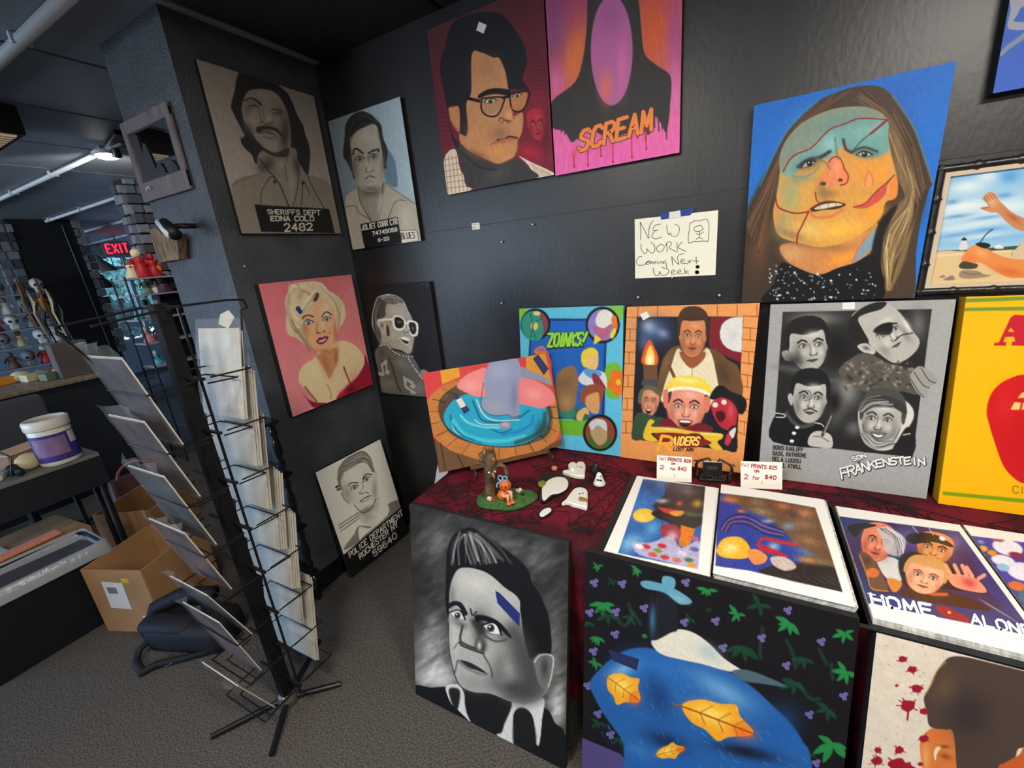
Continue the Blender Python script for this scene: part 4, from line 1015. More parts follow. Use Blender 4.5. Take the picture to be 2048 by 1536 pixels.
p.fill([175,930,280,890,330,960,400,990,520,970,560,1010,600,1150,170,1110],(22,22,23)).line([265,900,320,970,380,1000,460,980],26,(70,69,67)).line([185,900,250,910,250,930,190,930],7,(214,211,200)).line([470,970,520,980,540,1000],7,(214,211,200))
for x, y in ((345,1005),(322,1047),(306,1105)): p.ell(x, y, 16, 12, (224,221,210))
p.fill([425,1130,440,1060,500,1030,590,1060,600,1150,500,1150],(186,182,172)).line([530,1060,570,980,598,915],24,(60,59,57)).line([540,1050,596,920],6,(170,167,158)).line([460,1070,520,1075,580,1110],6,(80,78,74))
p.fill([740,200,820,130,920,92,1000,95,1100,170,1180,290,1240,370,1210,450,1120,520,1040,530,940,460,870,390,820,300],(176,172,162)).fill([712,270,740,200,820,130,920,90,1000,92,960,140,860,170,790,210,830,300,870,380,800,390,740,350],(28,28,28),4).face(1010,330,270,330,-32,turn=.5,head=False,**G).fill([900,300,960,250,1040,240,1030,320,960,330],(20,20,20),8).blob(960,380,80,60,(206,202,190),0,.6).fill([785,410,850,390,915,440,900,470,830,455],(190,186,175)).blob(850,425,30,16,(60,59,56),20,.8).line([1060,370,1110,330,1190,315],10,(40,39,38)).blob(1150,260,26,60,(230,226,214),-30,.7)
p.fill([650,610,740,500,860,460,1000,530,1120,560,1220,600,1230,760,1100,740,860,750],(84,79,72)).smear(.04,20,12,30)
for k in range(90):
    p.blob(random.uniform(700, 1190), random.uniform(520, 730), random.uniform(8, 26), random.uniform(6, 14), random.choice([(30,29,28),(150,140,126),(180,168,150),(60,56,52)]), random.uniform(-60, 60), .7)
p.fill([1170,640,1200,580,1260,560,1370,650,1350,690,1310,720,1290,780,1250,780,1190,700],(150,147,139)).line([1200,600,1260,690,1310,715],6,(40,39,38)).line([1250,570,1310,660,1360,680],6,(40,39,38)).line([1175,650,1230,740,1270,785],6,(40,39,38))
p.fill([790,900,830,800,930,760,1080,780,1180,850,1195,940,1120,1060,1060,1150,960,1175,860,1140,810,1060],(206,202,190),6).face(965,960,300,360,6,turn=-.6,mouth='smile',beard=.55,**dict(G, hair=(70,68,64))).fill([790,870,850,790,960,770,1100,810,1150,900,1100,890,1000,830,900,850,830,900],(54,53,51),6)
p.strands([800,880,850,800,960,770],[820,900,920,850,1080,860],24,7,[(200,196,184),(26,26,26)],.6,10,15).strands([820,1060,900,1160,1060,1140],[860,1040,940,1100,1040,1080],24,7,[(220,216,204),(60,59,56)],.5,12,16)
p.fill([1080,1100,1150,1000,1210,1070,1190,1200,1050,1170],(30,30,30)).line([1120,1060,1170,1050],8,(190,186,175))
for i, t in enumerate(('BORIS KARLOFF','BASIL RATHBONE','BELA LUGOSI','LIONEL ATWILL')):
    y, x1 = 1160 + 42 * i, (388, 410, 372, 376)[i]
    p.text(t, [168 - 2 * i, y + 4, x1, y + 22, x1, y - 4, 170 - 2 * i, y - 24], 7, (52,52,52))
p.text('SON',[755,1252,850,1225,838,1195,740,1222],16,(40,40,40)).text('SON',[755,1250,850,1222,838,1196,740,1222],9,(224,222,214),1).text('OF',[785,1275,815,1265,810,1250,780,1258],5,(60,60,60))
w = 'FRANKENSTEIN'
for i, ch in enumerate(w):
    t = i / (len(w) - 1)
    x, y = 690 + 560 * t, 1345 - 92 * math.sin(min(1, t * 1.15) * 1.7) + 30 * max(0, t - .75) * 4 * .3
    h = 84 - 30 * min(1, t * 2)
    wd = 44 if i else 60
    q = [x - 14, y + h * .45, x + wd - 14, y + h * .3, x + wd - 28 + 10 * t, y - h * .6, x - 30 + 14 * t, y - h * .45]
    p.text(ch, q, 23, (34,34,34)).text(ch, [v - 3 for v in q], 13, (226,224,216), 1)
p.build(o, 1.0)
patch(p, [675,92,768,88,765,140,676,140], 'price_sticker', STICKER(), o)

# yellow canvas with apple
o, p = canvas('deep yellow canvas with red apple and a large red letter A',
              (2.376, -.055, 1.326), (2.83, -.055, 1.326), (2.384, -.135, .722), .045, (1860, 560, 3.2), cell=2.0, base=(240,176,10), edge=mat('canvas_edge_yellow', (196,140,6), .6), group='canvases leaning on the back wall')
p.fill([200,120,900,95,900,118,200,146],(110,140,40),sm=False).fill([200,178,900,165,900,192,200,200],(110,140,40),sm=False).fill([80,1352,700,1410,900,1430,900,1460,700,1436,80,1375],(120,150,20),sm=False)
p.fill([600,605,520,625,440,670,385,740,362,840,380,930,420,1060,470,1190,540,1270,610,1305,760,1330,900,1280,1000,1100,1020,850,960,680,820,600,720,620],(196,24,28)).blob(480,800,60,120,(214,40,44),0,.6).blob(640,1000,140,200,(176,16,22),0,.5)
p.fill([560,755,590,720,640,720,640,752],(230,190,110),sm=False).fill([515,830,540,782,582,785,572,830],(230,190,110),sm=False).fill([585,830,595,785,640,785,640,830],(230,190,110),sm=False)
p.fill([405,420,412,402,440,400,515,240,540,222,640,228,720,400,740,420,640,422,522,420,524,395,545,392,535,362,482,366,470,395,490,400,484,422],(190,28,44),sm=False).fill([498,330,516,305,540,332],(240,176,10),sm=False)
p.text('CI',[530,1362,598,1366,598,1322,530,1318],7,(150,110,20))
p.build(o, 1.0)

# canvas on the floor behind the table, mostly hidden
o, p = canvas('white canvas with dark-haired face, half hidden behind the table end',
              (.47, -.10, .60), (.765, -.075, .60), (.33, -.19, .03), .018, (840, 880, 4.876), cell=2.5, base=(206,204,194), group='canvases standing on the floor')
p.fill([280,300,330,250,520,230,700,300,640,520,420,560,310,480],(70,69,68)).fill([270,300,300,290,330,330,310,440,290,380],(20,20,21)).blob(420,360,80,60,(120,118,114),0,.8).eye(385,318,60,0,(40,40,40),150,20)
p.build(o, 1.0)

# ------------------------------------------------------------------ canvases leaning on the table front
o, p = canvas('large black and white portrait with pompadour hair, leaning on table front',
              (.823, -.713, .742), (1.424, -.713, .742), (.823, -.859, .004), .02, (800, 1000, 2.8657), cell=1.6, base=(46,45,44), group='canvases leaning on the table front')
p.blob(200,250,120,160,(110,108,104),30,.7).blob(180,850,130,260,(150,147,140),0,.9).blob(200,1000,130,90,(206,203,194),0,1).blob(880,900,80,300,(130,127,121),0,.8).blob(900,1180,60,140,(196,193,184),0,.9).blob(620,250,250,60,(96,94,90),25,.7).blob(800,330,90,120,(110,107,102),20,.6).blob(110,480,70,200,(40,39,38),0,.7).blob(200,450,60,120,(60,59,57),0,.8)
p.smear(.3,60,26,-35).blob(215,1030,120,50,(212,209,199),0,.8)
p.fill([60,1085,180,1075,262,1070,330,1090,420,1110,640,1160,830,1190,890,1280,945,1345,950,1650,60,1400],(22,22,22))
p.fill([262,1070,330,1055,360,1090,400,1200,405,1270,380,1250,330,1200,290,1160],(216,213,203)).fill([280,1090,310,1075,345,1100,330,1200,300,1170],(34,33,33),6).fill([555,1345,600,1270,630,1160,720,1170,825,1135,815,1250,800,1390,780,1390,760,1240,700,1190,650,1230,655,1390,620,1400],(214,211,201)).fill([650,1390,655,1240,690,1190,750,1230,780,1390,700,1430],(28,28,28),10)
p.fill([380,1080,520,1100,640,1150,600,1280,560,1340,400,1260],(26,26,26),6)
p.fill([280,670,285,500,310,430,350,390,440,395,520,430,600,500,690,580,760,800,850,880,880,910,870,1000,850,1090,800,1140,720,1170,620,1150,520,1110,420,1100,350,1070,310,990,280,850],(176,172,163),3)
p.blob(430,480,130,70,(206,202,191),15,.9).blob(560,560,110,70,(190,186,176),30,.7).blob(320,800,30,130,(206,202,191),0,.7).blob(700,900,130,200,(84,82,78),0,.9).blob(660,1080,160,60,(60,58,56),10,.9).blob(580,950,50,90,(120,117,111),0,.8).blob(620,970,40,50,(160,156,147),0,.7).blob(450,720,60,90,(60,58,55),10,.9).blob(390,760,40,70,(190,186,175),10,.8).blob(420,1050,90,50,(150,146,138),10,.8).blob(760,1000,70,120,(70,68,65),0,.7)
p.fill([265,380,270,290,300,210,350,170,410,160,480,190,560,250,680,340,740,410,755,470,800,540,850,660,868,800,860,890,800,880,765,910,740,900,710,780,690,640,680,560,600,500,520,430,440,395,350,388,310,430,285,520,280,670,262,600],(20,20,20))
p.strands([290,370,300,260,350,190],[560,350,520,270,430,190],26,10,[(150,148,142),(90,88,85),(190,187,178)],.55,14,21).strands([420,200,500,260,560,340],[460,180,560,270,640,360],12,9,[(110,108,104),(70,69,67)],.5,10,22)
p.fill([560,770,640,830,690,940,680,1060,600,1130,720,1170,830,1110,870,980,780,900,730,780,660,700],(66,64,61),60,.75).fill([405,690,470,700,495,780,485,870,430,845,445,760],(40,39,37),18,.85).blob(500,800,60,26,(150,146,138),20,.6).blob(560,1010,60,70,(110,107,101),0,.7).blob(300,560,20,90,(90,88,84),0,.5).fill([765,930,790,890,840,880,880,900,882,950,860,1020,840,1080,800,1060],(110,107,102),4).line([770,930,800,892,850,885,880,910,870,1000,850,1070],8,(190,186,176)).blob(830,960,26,70,(50,49,47),0,.8)
p.line([280,610,310,592,345,600,375,650],26,(24,24,24),4).fill([430,660,500,665,570,700,630,770,632,790,560,730,480,690,440,700],(18,18,18),5).line([405,625,415,660,440,640],9,(40,39,38),3)
p.eye(330,662,90,28,(70,68,65),224,18,0,.5).eye(530,740,110,32,(70,68,65),228,16,-.1,.5).blob(345,710,60,22,(90,88,84),25,.7).line([490,780,550,810,610,800],10,(70,68,65),5).line([360,720,345,800,380,830,430,850,470,860],12,(50,49,47),5).blob(455,835,14,28,(226,223,212),0,.9).line([345,800,350,830,420,860,480,880],10,(44,43,41),4)
p.fill([330,920,370,920,430,945,490,985,500,1000,440,975,370,955],(40,38,37)).line([340,925,380,960,440,990,490,1000],16,(130,126,119),6).line([330,920,315,990],8,(90,87,83),4).line([480,890,520,960,530,1020],9,(84,81,77),4).line([310,850,330,820,350,800],8,(110,107,101),4).line([280,700,282,850,310,990,350,1070,420,1105],5,(40,39,38))
p.smear(.05,16,8,60)
p.build(o, 1.0)
patch(p, [547,520,570,530,688,650,685,725,560,590], 'tape', mat('deep_blue_tape', (24,38,104), .7), o)

o, p = canvas('black canvas of green and yellow leaves over a blue mound, leaning on table front',
              (1.482, -.732, .742), (2.089, -.732, .742), (1.482, -.874, .004), .03, (1150, 1090, 3.357), cell=1.7, base=(22,20,22), group='canvases leaning on the table front')
LR = random.Random(3)
def leaf(x, y, sz, col, n=5, a0=20, a1=200, al=.95):
    for k in range(n):
        t = math.radians(a0 + (a1 - a0) * k / max(1, n - 1) + LR.uniform(-12, 12))
        l = sz * LR.uniform(.7, 1.1)
        dx, dy = math.cos(t) * l, math.sin(t) * l * .95
        p.fill([x, y, x + dx * .45 - dy * .18, y + dy * .45 + dx * .18, x + dx, y + dy, x + dx * .45 + dy * .18, y + dy * .45 - dx * .18], col, 5, al)
for x, y, sz, c in ((150,140,44,1),(420,160,56,1),(190,390,90,1),(160,620,70,1),(140,790,50,1),(100,520,50,0),(890,300,70,1),(1090,460,80,1),(1240,400,100,0),(1440,520,110,1),(1810,590,90,1),(1820,850,110,1),(1130,680,140,0),(1540,760,90,0),(1480,920,120,0),(1700,1100,110,0),(1730,1330,140,1),(770,490,60,0),(470,600,30,1),(160,1190,60,0),(290,1300,60,0),(1560,1400,80,0),(370,480,70,0),(250,240,50,0),(900,430,30,0),(220,470,90,0)):
    leaf(x, y, sz, (34,124,60) if c else (22,66,44), 5 if c else 4, LR.uniform(-20, 60), LR.uniform(170, 240), .95 if c else .8)
for a in ([260,470,330,540,380,480,360,390],[1420,640,1460,720,1480,820],[1260,560,1240,700,1250,760],[1640,700,1690,800],[1500,930,1580,1030,1640,1030],[380,440,440,530],[1720,800,1730,900]):
    p.line(a, 22, (28,66,48), 12, .7)
for x, y in ((130,255),(318,262),(745,252),(465,425),(275,450),(100,455),(270,600),(125,715),(945,512),(735,520),(1430,440),(1255,625),(995,690),(1655,650),(1420,810),(1805,1015),(1575,1140),(155,1135),(240,1275),(85,945),(1620,1465)):
    for dx, dy in ((-16,-6),(12,-14),(4,14)):
        p.ell(x + dx, y + dy, 15, 13, (120,110,170)).ell(x + dx, y + dy, 7, 6, (70,60,110))
p.fill([40,1290,300,1400,420,1520,400,2300,40,2300],(78,66,110),sm=False)
# blue furry mound with fallen yellow leaves on it
p.fill([100,930,160,840,250,760,360,700,480,690,620,720,800,770,960,810,1080,880,1200,960,1340,1090,1450,1200,1530,1320,1590,1480,1640,2300,420,2300,330,1420,330,1330,230,1190,150,1060],(36,88,150),8)
p.blob(560,850,260,130,(44,104,172),15,.8).blob(560,1010,90,170,(24,56,104),-20,.8).blob(1000,980,260,80,(110,160,196),30,.8).blob(330,830,110,50,(110,166,200),-20,.8).blob(1350,1250,150,200,(30,84,150),30,.7).blob(700,1480,300,120,(34,90,160),0,.7).blob(430,1380,100,60,(60,120,170),30,.6).blob(1150,1390,240,50,(20,22,34),12,.9).blob(620,1320,160,60,(22,30,54),22,.8)
for k in range(300):
    t = LR.random()
    x, y = LR.uniform(150, 1560), LR.uniform(730, 1900)
    edge = 690 + max(0, x - 480) * .62 + max(0, 360 - x) * .9
    if y > edge + 20:
        a = math.radians(LR.uniform(50, 80) if x < 700 else LR.uniform(25, 60))
        p.line([x, y, x + 42 * math.cos(a), y + 42 * math.sin(a)], 5, LR.choice([(24,60,116),(54,120,186),(90,150,200),(30,76,140)]), a=.5)
def yellow_leaf(x, y, w, h, ang):
    c, n = math.cos(math.radians(ang)), math.sin(math.radians(ang))
    T = lambda q: [v for (a, b) in q for v in (x + a * w * c - b * h * n, y + a * w * n + b * h * c)]
    p.fill(T([(-.5, 0), (-.3, -.3), (-.05, -.38), (.15, -.5), (.25, -.28), (.5, 0), (.22, .3), (.1, .5), (-.1, .36), (-.32, .3)]), (230,154,34))
    p.blob(*T([(-.1, -.05)]), w * .3, h * .26, (246,210,90), ang, .9).blob(*T([(.36, .05)]), w * .18, h * .2, (230,90,30), ang, .8)
    p.line(T([(-.62, .06), (-.3, .02), (.5, 0)]), w * .02, (140,80,24))
    for k in (-.25, 0, .22):
        p.line(T([(k, .01), (k + .12, -.26)]), w * .012, (150,90,28)).line(T([(k, .01), (k + .12, .24)]), w * .012, (150,90,28))
yellow_leaf(330, 965, 270, 230, 38)
yellow_leaf(960, 1170, 520, 270, 22)
yellow_leaf(640, 1385, 200, 110, -14)
p.fill([515,640,620,590,700,565,800,590,900,660,1000,760,1135,855,1000,840,860,800,720,770,600,740,540,700],(214,206,186),3).blob(900,720,110,60,(150,170,176),30,.6).fill([1050,850,1140,835,1280,880,1420,950,1250,930,1130,910],(72,92,102),5)
p.fill([500,520,540,380,560,300,650,300,680,400,690,560,640,590,520,640],(28,30,36),5).blob(520,500,24,110,(60,110,150),0,.8).fill([440,250,500,240,640,280,760,350,782,390,700,395,600,320,470,290],(92,146,166)).fill([590,280,592,210,668,225,664,290],(96,150,172)).blob(700,360,70,24,(130,176,190),25,.6)
p.smear(.04,20,10,50)
p.build(o, 1.0)
patch(p, [225,700,430,765,415,840,250,770], 'tape', mat('dark_blue_tape2', (26,32,74), .7), o)

o, p = canvas('pale canvas with red spatter and brown-haired head, right end of table front',
              (2.118, -.737, .722), (2.72, -.737, .722), (2.118, -.876, .004), .035, (1700, 1230, 5.02), cell=1.9, base=(206,192,172), group='canvases leaning on the table front')
p.smear(.04,120,60,20)
for k in range(45):
    x, y = LR.uniform(140, 760), LR.uniform(300, 1500)
    p.ell(x, y, LR.uniform(2, 10), LR.uniform(2, 4), (110,80,70), LR.uniform(10, 60), 0, .7)
p.fill([700,1300,760,1180,860,1120,960,1140,1040,1160,1100,1540,900,1800,760,1700],(196,110,52)).blob(760,1420,50,160,(214,150,84),0,.9).blob(900,1220,90,50,(206,100,44),0,.8).fill([840,1400,860,1330,910,1320,900,1350,870,1400,860,1460],(226,196,160),4).blob(960,1420,70,30,(120,56,26),20,.8).blob(950,1320,50,16,(96,44,24),0,.8)
p.fill([740,830,800,720,850,600,930,480,1010,420,1160,420,1500,500,1900,600,2300,700,2300,1500,1747,1330,1650,1440,1500,1536,1300,1700,1100,1700,1040,1200,960,1150,860,1140,790,1100,770,980],(70,56,48),6).blob(1200,1000,250,260,(48,40,40),0,.8).blob(950,720,110,170,(96,74,54),30,.7).line([750,800,820,680,870,560,960,470],16,(196,140,80),10,.6)
p.fill([1480,1560,1560,1480,1700,1400,1760,1330,2000,1400,2300,1700,1500,2000],(180,84,40),6)
def splat(x, y, r, seed):
    q = random.Random(seed)
    p.fill([v for k in range(12) for v in (x + math.cos(k * .5236) * r * q.uniform(.75, 1.15), y + math.sin(k * .5236) * r * .75 * q.uniform(.8, 1.15))], (140,22,42))
    for k in range(5):
        a = q.uniform(0, 6.28)
        p.line([x, y, x + math.cos(a) * r * 1.4, y + math.sin(a) * r * 1.1], r * .14, (140,22,42))
for i, (x, y, r) in enumerate(((528,445,42),(625,546,48),(675,738,58),(470,708,18),(580,910,80),(740,965,42),(740,1240,48),(278,1355,40),(495,1355,52),(270,1465,60),(480,1500,90),(600,1560,80),(705,1495,26))):
    splat(x, y, r, i)
p.line([585,960,575,1050],20,(140,22,42))
p.smear(.03,30,14,50)
p.build(o, 1.0)

# ------------------------------------------------------------------ hand-written sign and price tag on the wall
o, p = canvas('handwritten white paper sign reading NEW WORK Coming Next Week, taped to back wall',
              (1.469, -.004, 1.636), (1.744, -.004, 1.632), (1.469, -.004, 1.425), .001, (1250, 400, 9.035), cell=5, base=(240,236,214), edge=mat('white_paper', (236,232,212), .7), name='paper_sign', cat='sign')
K = (70,68,66)
for a in ([275,400,285,560,283,720],[275,400,350,540,430,695,430,560,460,440,515,370],[645,435,560,450,505,520,530,550,595,540,530,570,490,650,520,695,590,700,660,665],[755,460,765,560,795,630,820,600,850,650,920,655,970,600,980,500,940,450,900,435],
          [290,800,300,900,355,970,400,930,395,880,440,930,480,960,530,930,540,840,500,780,470,760],[640,800,580,850,575,900,620,940,680,910,710,850,680,810,640,800],[755,790,765,935],[735,830,760,770,820,755,840,800,800,860,860,900,920,935],[940,770,945,940],[1030,760,960,850,1020,890,1105,930],
          [310,1015,250,1030,212,1100,230,1170,300,1180,370,1160,410,1120,450,1100,470,1150,490,1110,520,1150,545,1110,565,1150],[410,1110,375,1140,400,1165,435,1150,440,1115,410,1110],[590,1100,600,1150],[630,1150,650,1110,680,1130,690,1150],[740,1090,700,1110,700,1140,740,1130,745,1180,755,1230,730,1240,670,1215],
          [845,1020,860,1180],[850,1030,920,1120,975,1160,950,1050,980,990,1055,970],[1010,1110,1070,1100,1060,1065,1020,1080,1010,1130,1060,1150,1110,1140],[1130,1090,1190,1130],[1195,1080,1120,1160],[1285,1025,1290,1155],[1225,1100,1330,1105],
          [510,1235,525,1320,570,1370,620,1340,620,1290,660,1350,720,1360,780,1320,795,1270,760,1240],[835,1310,900,1290,880,1260,840,1290,850,1340,920,1335],[945,1310,1010,1290,990,1260,950,1290,960,1330,1050,1330],[1080,1230,1085,1340],[1145,1275,1090,1300,1155,1335],
          [1175,410,1160,560,1145,650,1155,780,1250,745,1320,750,1400,740,1500,745],[1500,745,1515,600,1515,440,1480,350,1400,360,1330,380,1260,370,1220,405,1175,410],[1385,465,1300,470,1245,520,1270,565,1350,565,1410,520,1390,490],[1350,565,1340,690],[1285,605,1345,625,1420,575],[1285,710,1345,680,1405,705]):
    p.ink(a, 11, K)
for x, y, rx in ((1312, 1208, 34), (1302, 1305, 38)):
    p.ink([x - 8, y, x + 8, y], rx * 1.8, (36,35,35), False)
p.build(o, 1.0)
patch(p, [630,240,795,215,795,335,655,358], 'tape', TAPE(), o)
patch(p, [1000,185,1240,140,1250,190,1180,275,1010,300], 'tape', TAPE(), o)
patch(p, [798,220,1000,188,1008,310,806,338], 'price_sticker', STICKER(), o, .002)
o, p = canvas('small white price sticker alone on the black back wall',
              (.766, -.001, 1.703), (.806, -.001, 1.702), (.767, -.001, 1.676), .0006, (900, 420, 5.389), cell=5, base=(226,222,214), edge=STICKER(), name='wall_sticker', cat='sticker')
p.ink([245,160,295,152], 7, (170,168,164)).ink([250,192,270,190], 12, (170,172,174)).build(o, 1.0)
# ------------------------------------------------------------------ display table and red cloth
TX0, TX1, TY0, TY1, TZ = .80, 3.55, -.690, -.03, .72
tb = thing('folding_table', ((TX0 + TX1) / 2, -.36, 0), 'long folding table under the dark red cloth', 'table')
tm = mat('grey_table_top', (120, 118, 114), .6)
MB().box(((TX0 + TX1) / 2, -.36, TZ - .0225), (TX1 - TX0, TY1 - TY0, .035), bev=.004).build('table_top', tm, tb)
for x in (1.02, 3.3):
    for y in (-.6, -.12):
        MB().tube([(x, y, 0), (x, y, TZ - .04)], .013, 10).build('leg', mat('black_metal', (24, 24, 26), .35, metal=.6), tb)
def cloth_mat():
    m = mat('dark_red_mesh_cloth', (104, 26, 40), .85, spec=.15)
    nt = m.node_tree
    b = nt.nodes['Principled BSDF']
    tc = nt.nodes.new('ShaderNodeTexCoord')
    wv = nt.nodes.new('ShaderNodeTexWave')
    wv.inputs['Scale'].default_value = 95
    wv.inputs['Distortion'].default_value = 1.5
    mpn = nt.nodes.new('ShaderNodeMapping')
    mpn.inputs['Rotation'].default_value = (0, 0, .9)
    nt.links.new(tc.outputs['Object'], mpn.inputs[0])
    nt.links.new(mpn.outputs[0], wv.inputs[0])
    ns = nt.nodes.new('ShaderNodeTexNoise')
    ns.inputs['Scale'].default_value = 9
    ns.inputs['Detail'].default_value = 6
    nt.links.new(tc.outputs['Object'], ns.inputs[0])
    r1 = nt.nodes.new('ShaderNodeValToRGB')
    r1.color_ramp.elements[0].color = tuple(srgb((52, 16, 26))) + (1,)
    r1.color_ramp.elements[1].color = tuple(srgb((142, 34, 52))) + (1,)
    nt.links.new(wv.outputs['Fac'], r1.inputs[0])
    r2 = nt.nodes.new('ShaderNodeValToRGB')
    r2.color_ramp.elements[0].position, r2.color_ramp.elements[1].position = .42, .56
    nt.links.new(ns.outputs[0], r2.inputs[0])
    mx = nt.nodes.new('ShaderNodeMixRGB')
    nt.links.new(r2.outputs[0], mx.inputs[0])
    mx.inputs[1].default_value = tuple(srgb((70, 24, 34))) + (1,)
    nt.links.new(r1.outputs[0], mx.inputs[2])
    nt.links.new(mx.outputs[0], b.inputs['Base Color'])
    bp = nt.nodes.new('ShaderNodeBump')
    bp.inputs['Strength'].default_value = .5
    bp.inputs['Distance'].default_value = .002
    nt.links.new(wv.outputs['Fac'], bp.inputs['Height'])
    nt.links.new(bp.outputs[0], b.inputs['Normal'])
    return m
# cloth: flat on the top, falling over the front edge and the left end with folds
bm = bmesh.new()
nx, drop = 110, .62
prof = [(TY1, TZ)] + [(TY1 + (TY0 - TY1) * k / 16, TZ) for k in range(1, 16)] + [(TY0 + .002, TZ), (TY0 - .006, TZ - .003), (TY0 - .009, TZ - .012)] + [(TY0 - .010, TZ - .012 - drop * k / 10) for k in range(1, 11)]
rows = []
for i in range(nx + 1):
    x = TX0 + (TX1 - TX0) * i / nx
    row = []
    for (y, z) in prof:
        f = max(0, (TZ - .012 - z) / drop)
        yy2 = y + f * (.010 + .010 * math.sin(x * 34) + .006 * math.sin(x * 71 + 1))
        row.append(bm.verts.new((x, yy2, z + .0006 * math.sin(x * 40 + y * 55))))
    rows.append(row)
# left end drop
for k, (dx, dz) in enumerate(((-.006, -.003), (-.009, -.015)) + tuple((-.010, -.015 - .40 * j / 6) for j in range(1, 7))):
    row = []
    for j, (y, z) in enumerate(prof):
        if j <= 16:
            w = .012 * math.sin(y * 42) * (k / 7)
            row.append(bm.verts.new((TX0 + dx - abs(w), y, TZ + dz)))
        else:
            row.append(rows[-1 if False else 0][j])
    rows.insert(0, row)
rows = rows[:8][::1] + rows[8:]
for a, b in zip(rows, rows[1:]):
    for j in range(len(prof) - 1):
        q = []
        for v in (a[j], b[j], b[j + 1], a[j + 1]):
            if v not in q:
                q.append(v)
        if len(q) >= 3:
            try:
                bm.faces.new(q)
            except ValueError:
                pass
cl = MB()
cl.bm.free()
cl.bm = bm
cloth = cl.build('tablecloth', cloth_mat(), smooth=True)
tag(cloth, 'dark red lace cloth with black spider-web pattern covering the display table', 'tablecloth')
# black web lace woven on it
def web(cx, cy, R, a0, a1, n, rings, seed):
    lace = MB()
    r = random.Random(seed)
    dirs = [a0 + (a1 - a0) * k / (n - 1) + r.uniform(-.06, .06) for k in range(n)]
    P = lambda a, d: Vector((cx + math.cos(a) * d, cy + math.sin(a) * d, TZ + .0022))
    inside = lambda q: TX0 < q.x < TX1 and TY0 < q.y < TY1
    for a in dirs:
        L = [P(a, R * t / 8) for t in range(9)]
        L = [q for q in L if inside(q)]
        if len(L) > 1:
            lace.tube(L, .0012, 4)
    for k in range(1, rings + 1):
        d = R * k / rings
        for a, b in zip(dirs, dirs[1:]):
            L = [P(a + (b - a) * t / 4, d * (1 - .16 * math.sin(math.pi * t / 4))) for t in range(5)]
            L = [q for q in L if inside(q)]
            if len(L) > 1:
                lace.tube(L, .0010, 4)
    lace.build('web_lace', mat('black_lace_thread', (20, 14, 17), .8), cloth)
web(1.50, -.24, .40, 2.5, 5.2, 11, 7, 1)
web(1.05, -.70, .26, .2, 2.8, 8, 5, 2)
web(2.25, -.16, .30, 2.8, 6.0, 9, 5, 3)
web(2.75, -.30, .30, 0, 6.28, 12, 5, 4)
for i, (x, y, s, a) in enumerate(((1.43, -.62, .05, .3), (1.36, -.33, .035, 1.2), (1.20, -.66, .03, 2), (.95, -.55, .03, .5), (2.02, -.2, .06, .4), (2.3, -.2, .05, 2.2))):
    pr = []
    for k in range(14):
        rr = s * (1 if k % 2 == 0 else .45) * random.uniform(.7, 1)
        pr.append((rr * math.cos(k * math.pi / 7), rr * .6 * math.sin(k * math.pi / 7)))
    MB().prism([(math.cos(a) * u - math.sin(a) * v, math.sin(a) * u + math.cos(a) * v) for u, v in pr], (x, y, TZ + .0012), (1, 0, 0), (0, 1, 0), .0008).build('lace_bat', mat('black_lace_thread', (20, 14, 17), .8), cloth)

# ------------------------------------------------------------------ small wire easel under the tub picture
es = thing('wire_easel', (1.0, -.30, TZ + .001), 'small dark wire easel with curled feet holding the tub picture', 'easel')
wm = mat('dark_wire', (92, 84, 78), .35, metal=.7)
u = Vector(STAND_P.u).normalized()
n = Vector(STAND_P.n)
nh = Vector((n.x, n.y, 0)).normalized()
c0 = Vector(STAND_P.tl) + Vector(STAND_P.v) + Vector(STAND_P.u) * .5
c0.z = TZ
bw = mat('brown_wood_ledge', (112, 78, 50), .6, var=.2, vscale=30)
zb = STAND_P.tl[2] + STAND_P.v[2]
led = MB()
RM = Matrix((u, -nh, Vector((0, 0, 1)))).transposed()
led.box(c0 + Vector((0, 0, zb - TZ - .007)) - nh * .002 + u * .03, (.34, .030, .010), RM).build('ledge', bw, es)
for s in (-.16, .16):
    q = c0 + u * (s + .03)
    foot = q + nh * .055
    pts = [q - nh * .01 + Vector((0, 0, zb - TZ - .012)), q + nh * .02 + Vector((0, 0, .03)), foot + Vector((0, 0, .006))]
    for k in range(1, 15):
        a = -math.pi / 2 + k * .5
        r = .022 * (1 - k / 20)
        pts.append(foot + Vector((0, 0, .0265)) + nh * (r * math.cos(a)) + Vector((0, 0, r * math.sin(a))))
    MB().tube(pts, .0022, 6).build('curled_foot', wm, es, smooth=True)
    MB().tube([q - nh * .01 + Vector((0, 0, zb - TZ - .014)), q - nh * .05 + Vector((0, 0, .004))], .0022, 6).build('rear_strut', wm, es)
MB().tube([c0 - nh * .03 + Vector((0, 0, zb - TZ)), c0 - nh * .12 + Vector((0, 0, .004))], .0022, 6).build('rear_leg', wm, es)
MB().tube([c0 - nh * .03 + Vector((0, 0, zb - TZ)), c0 - nh * .105 + Vector((0, 0, .25))], .0022, 6).build('back_rod', wm, es)

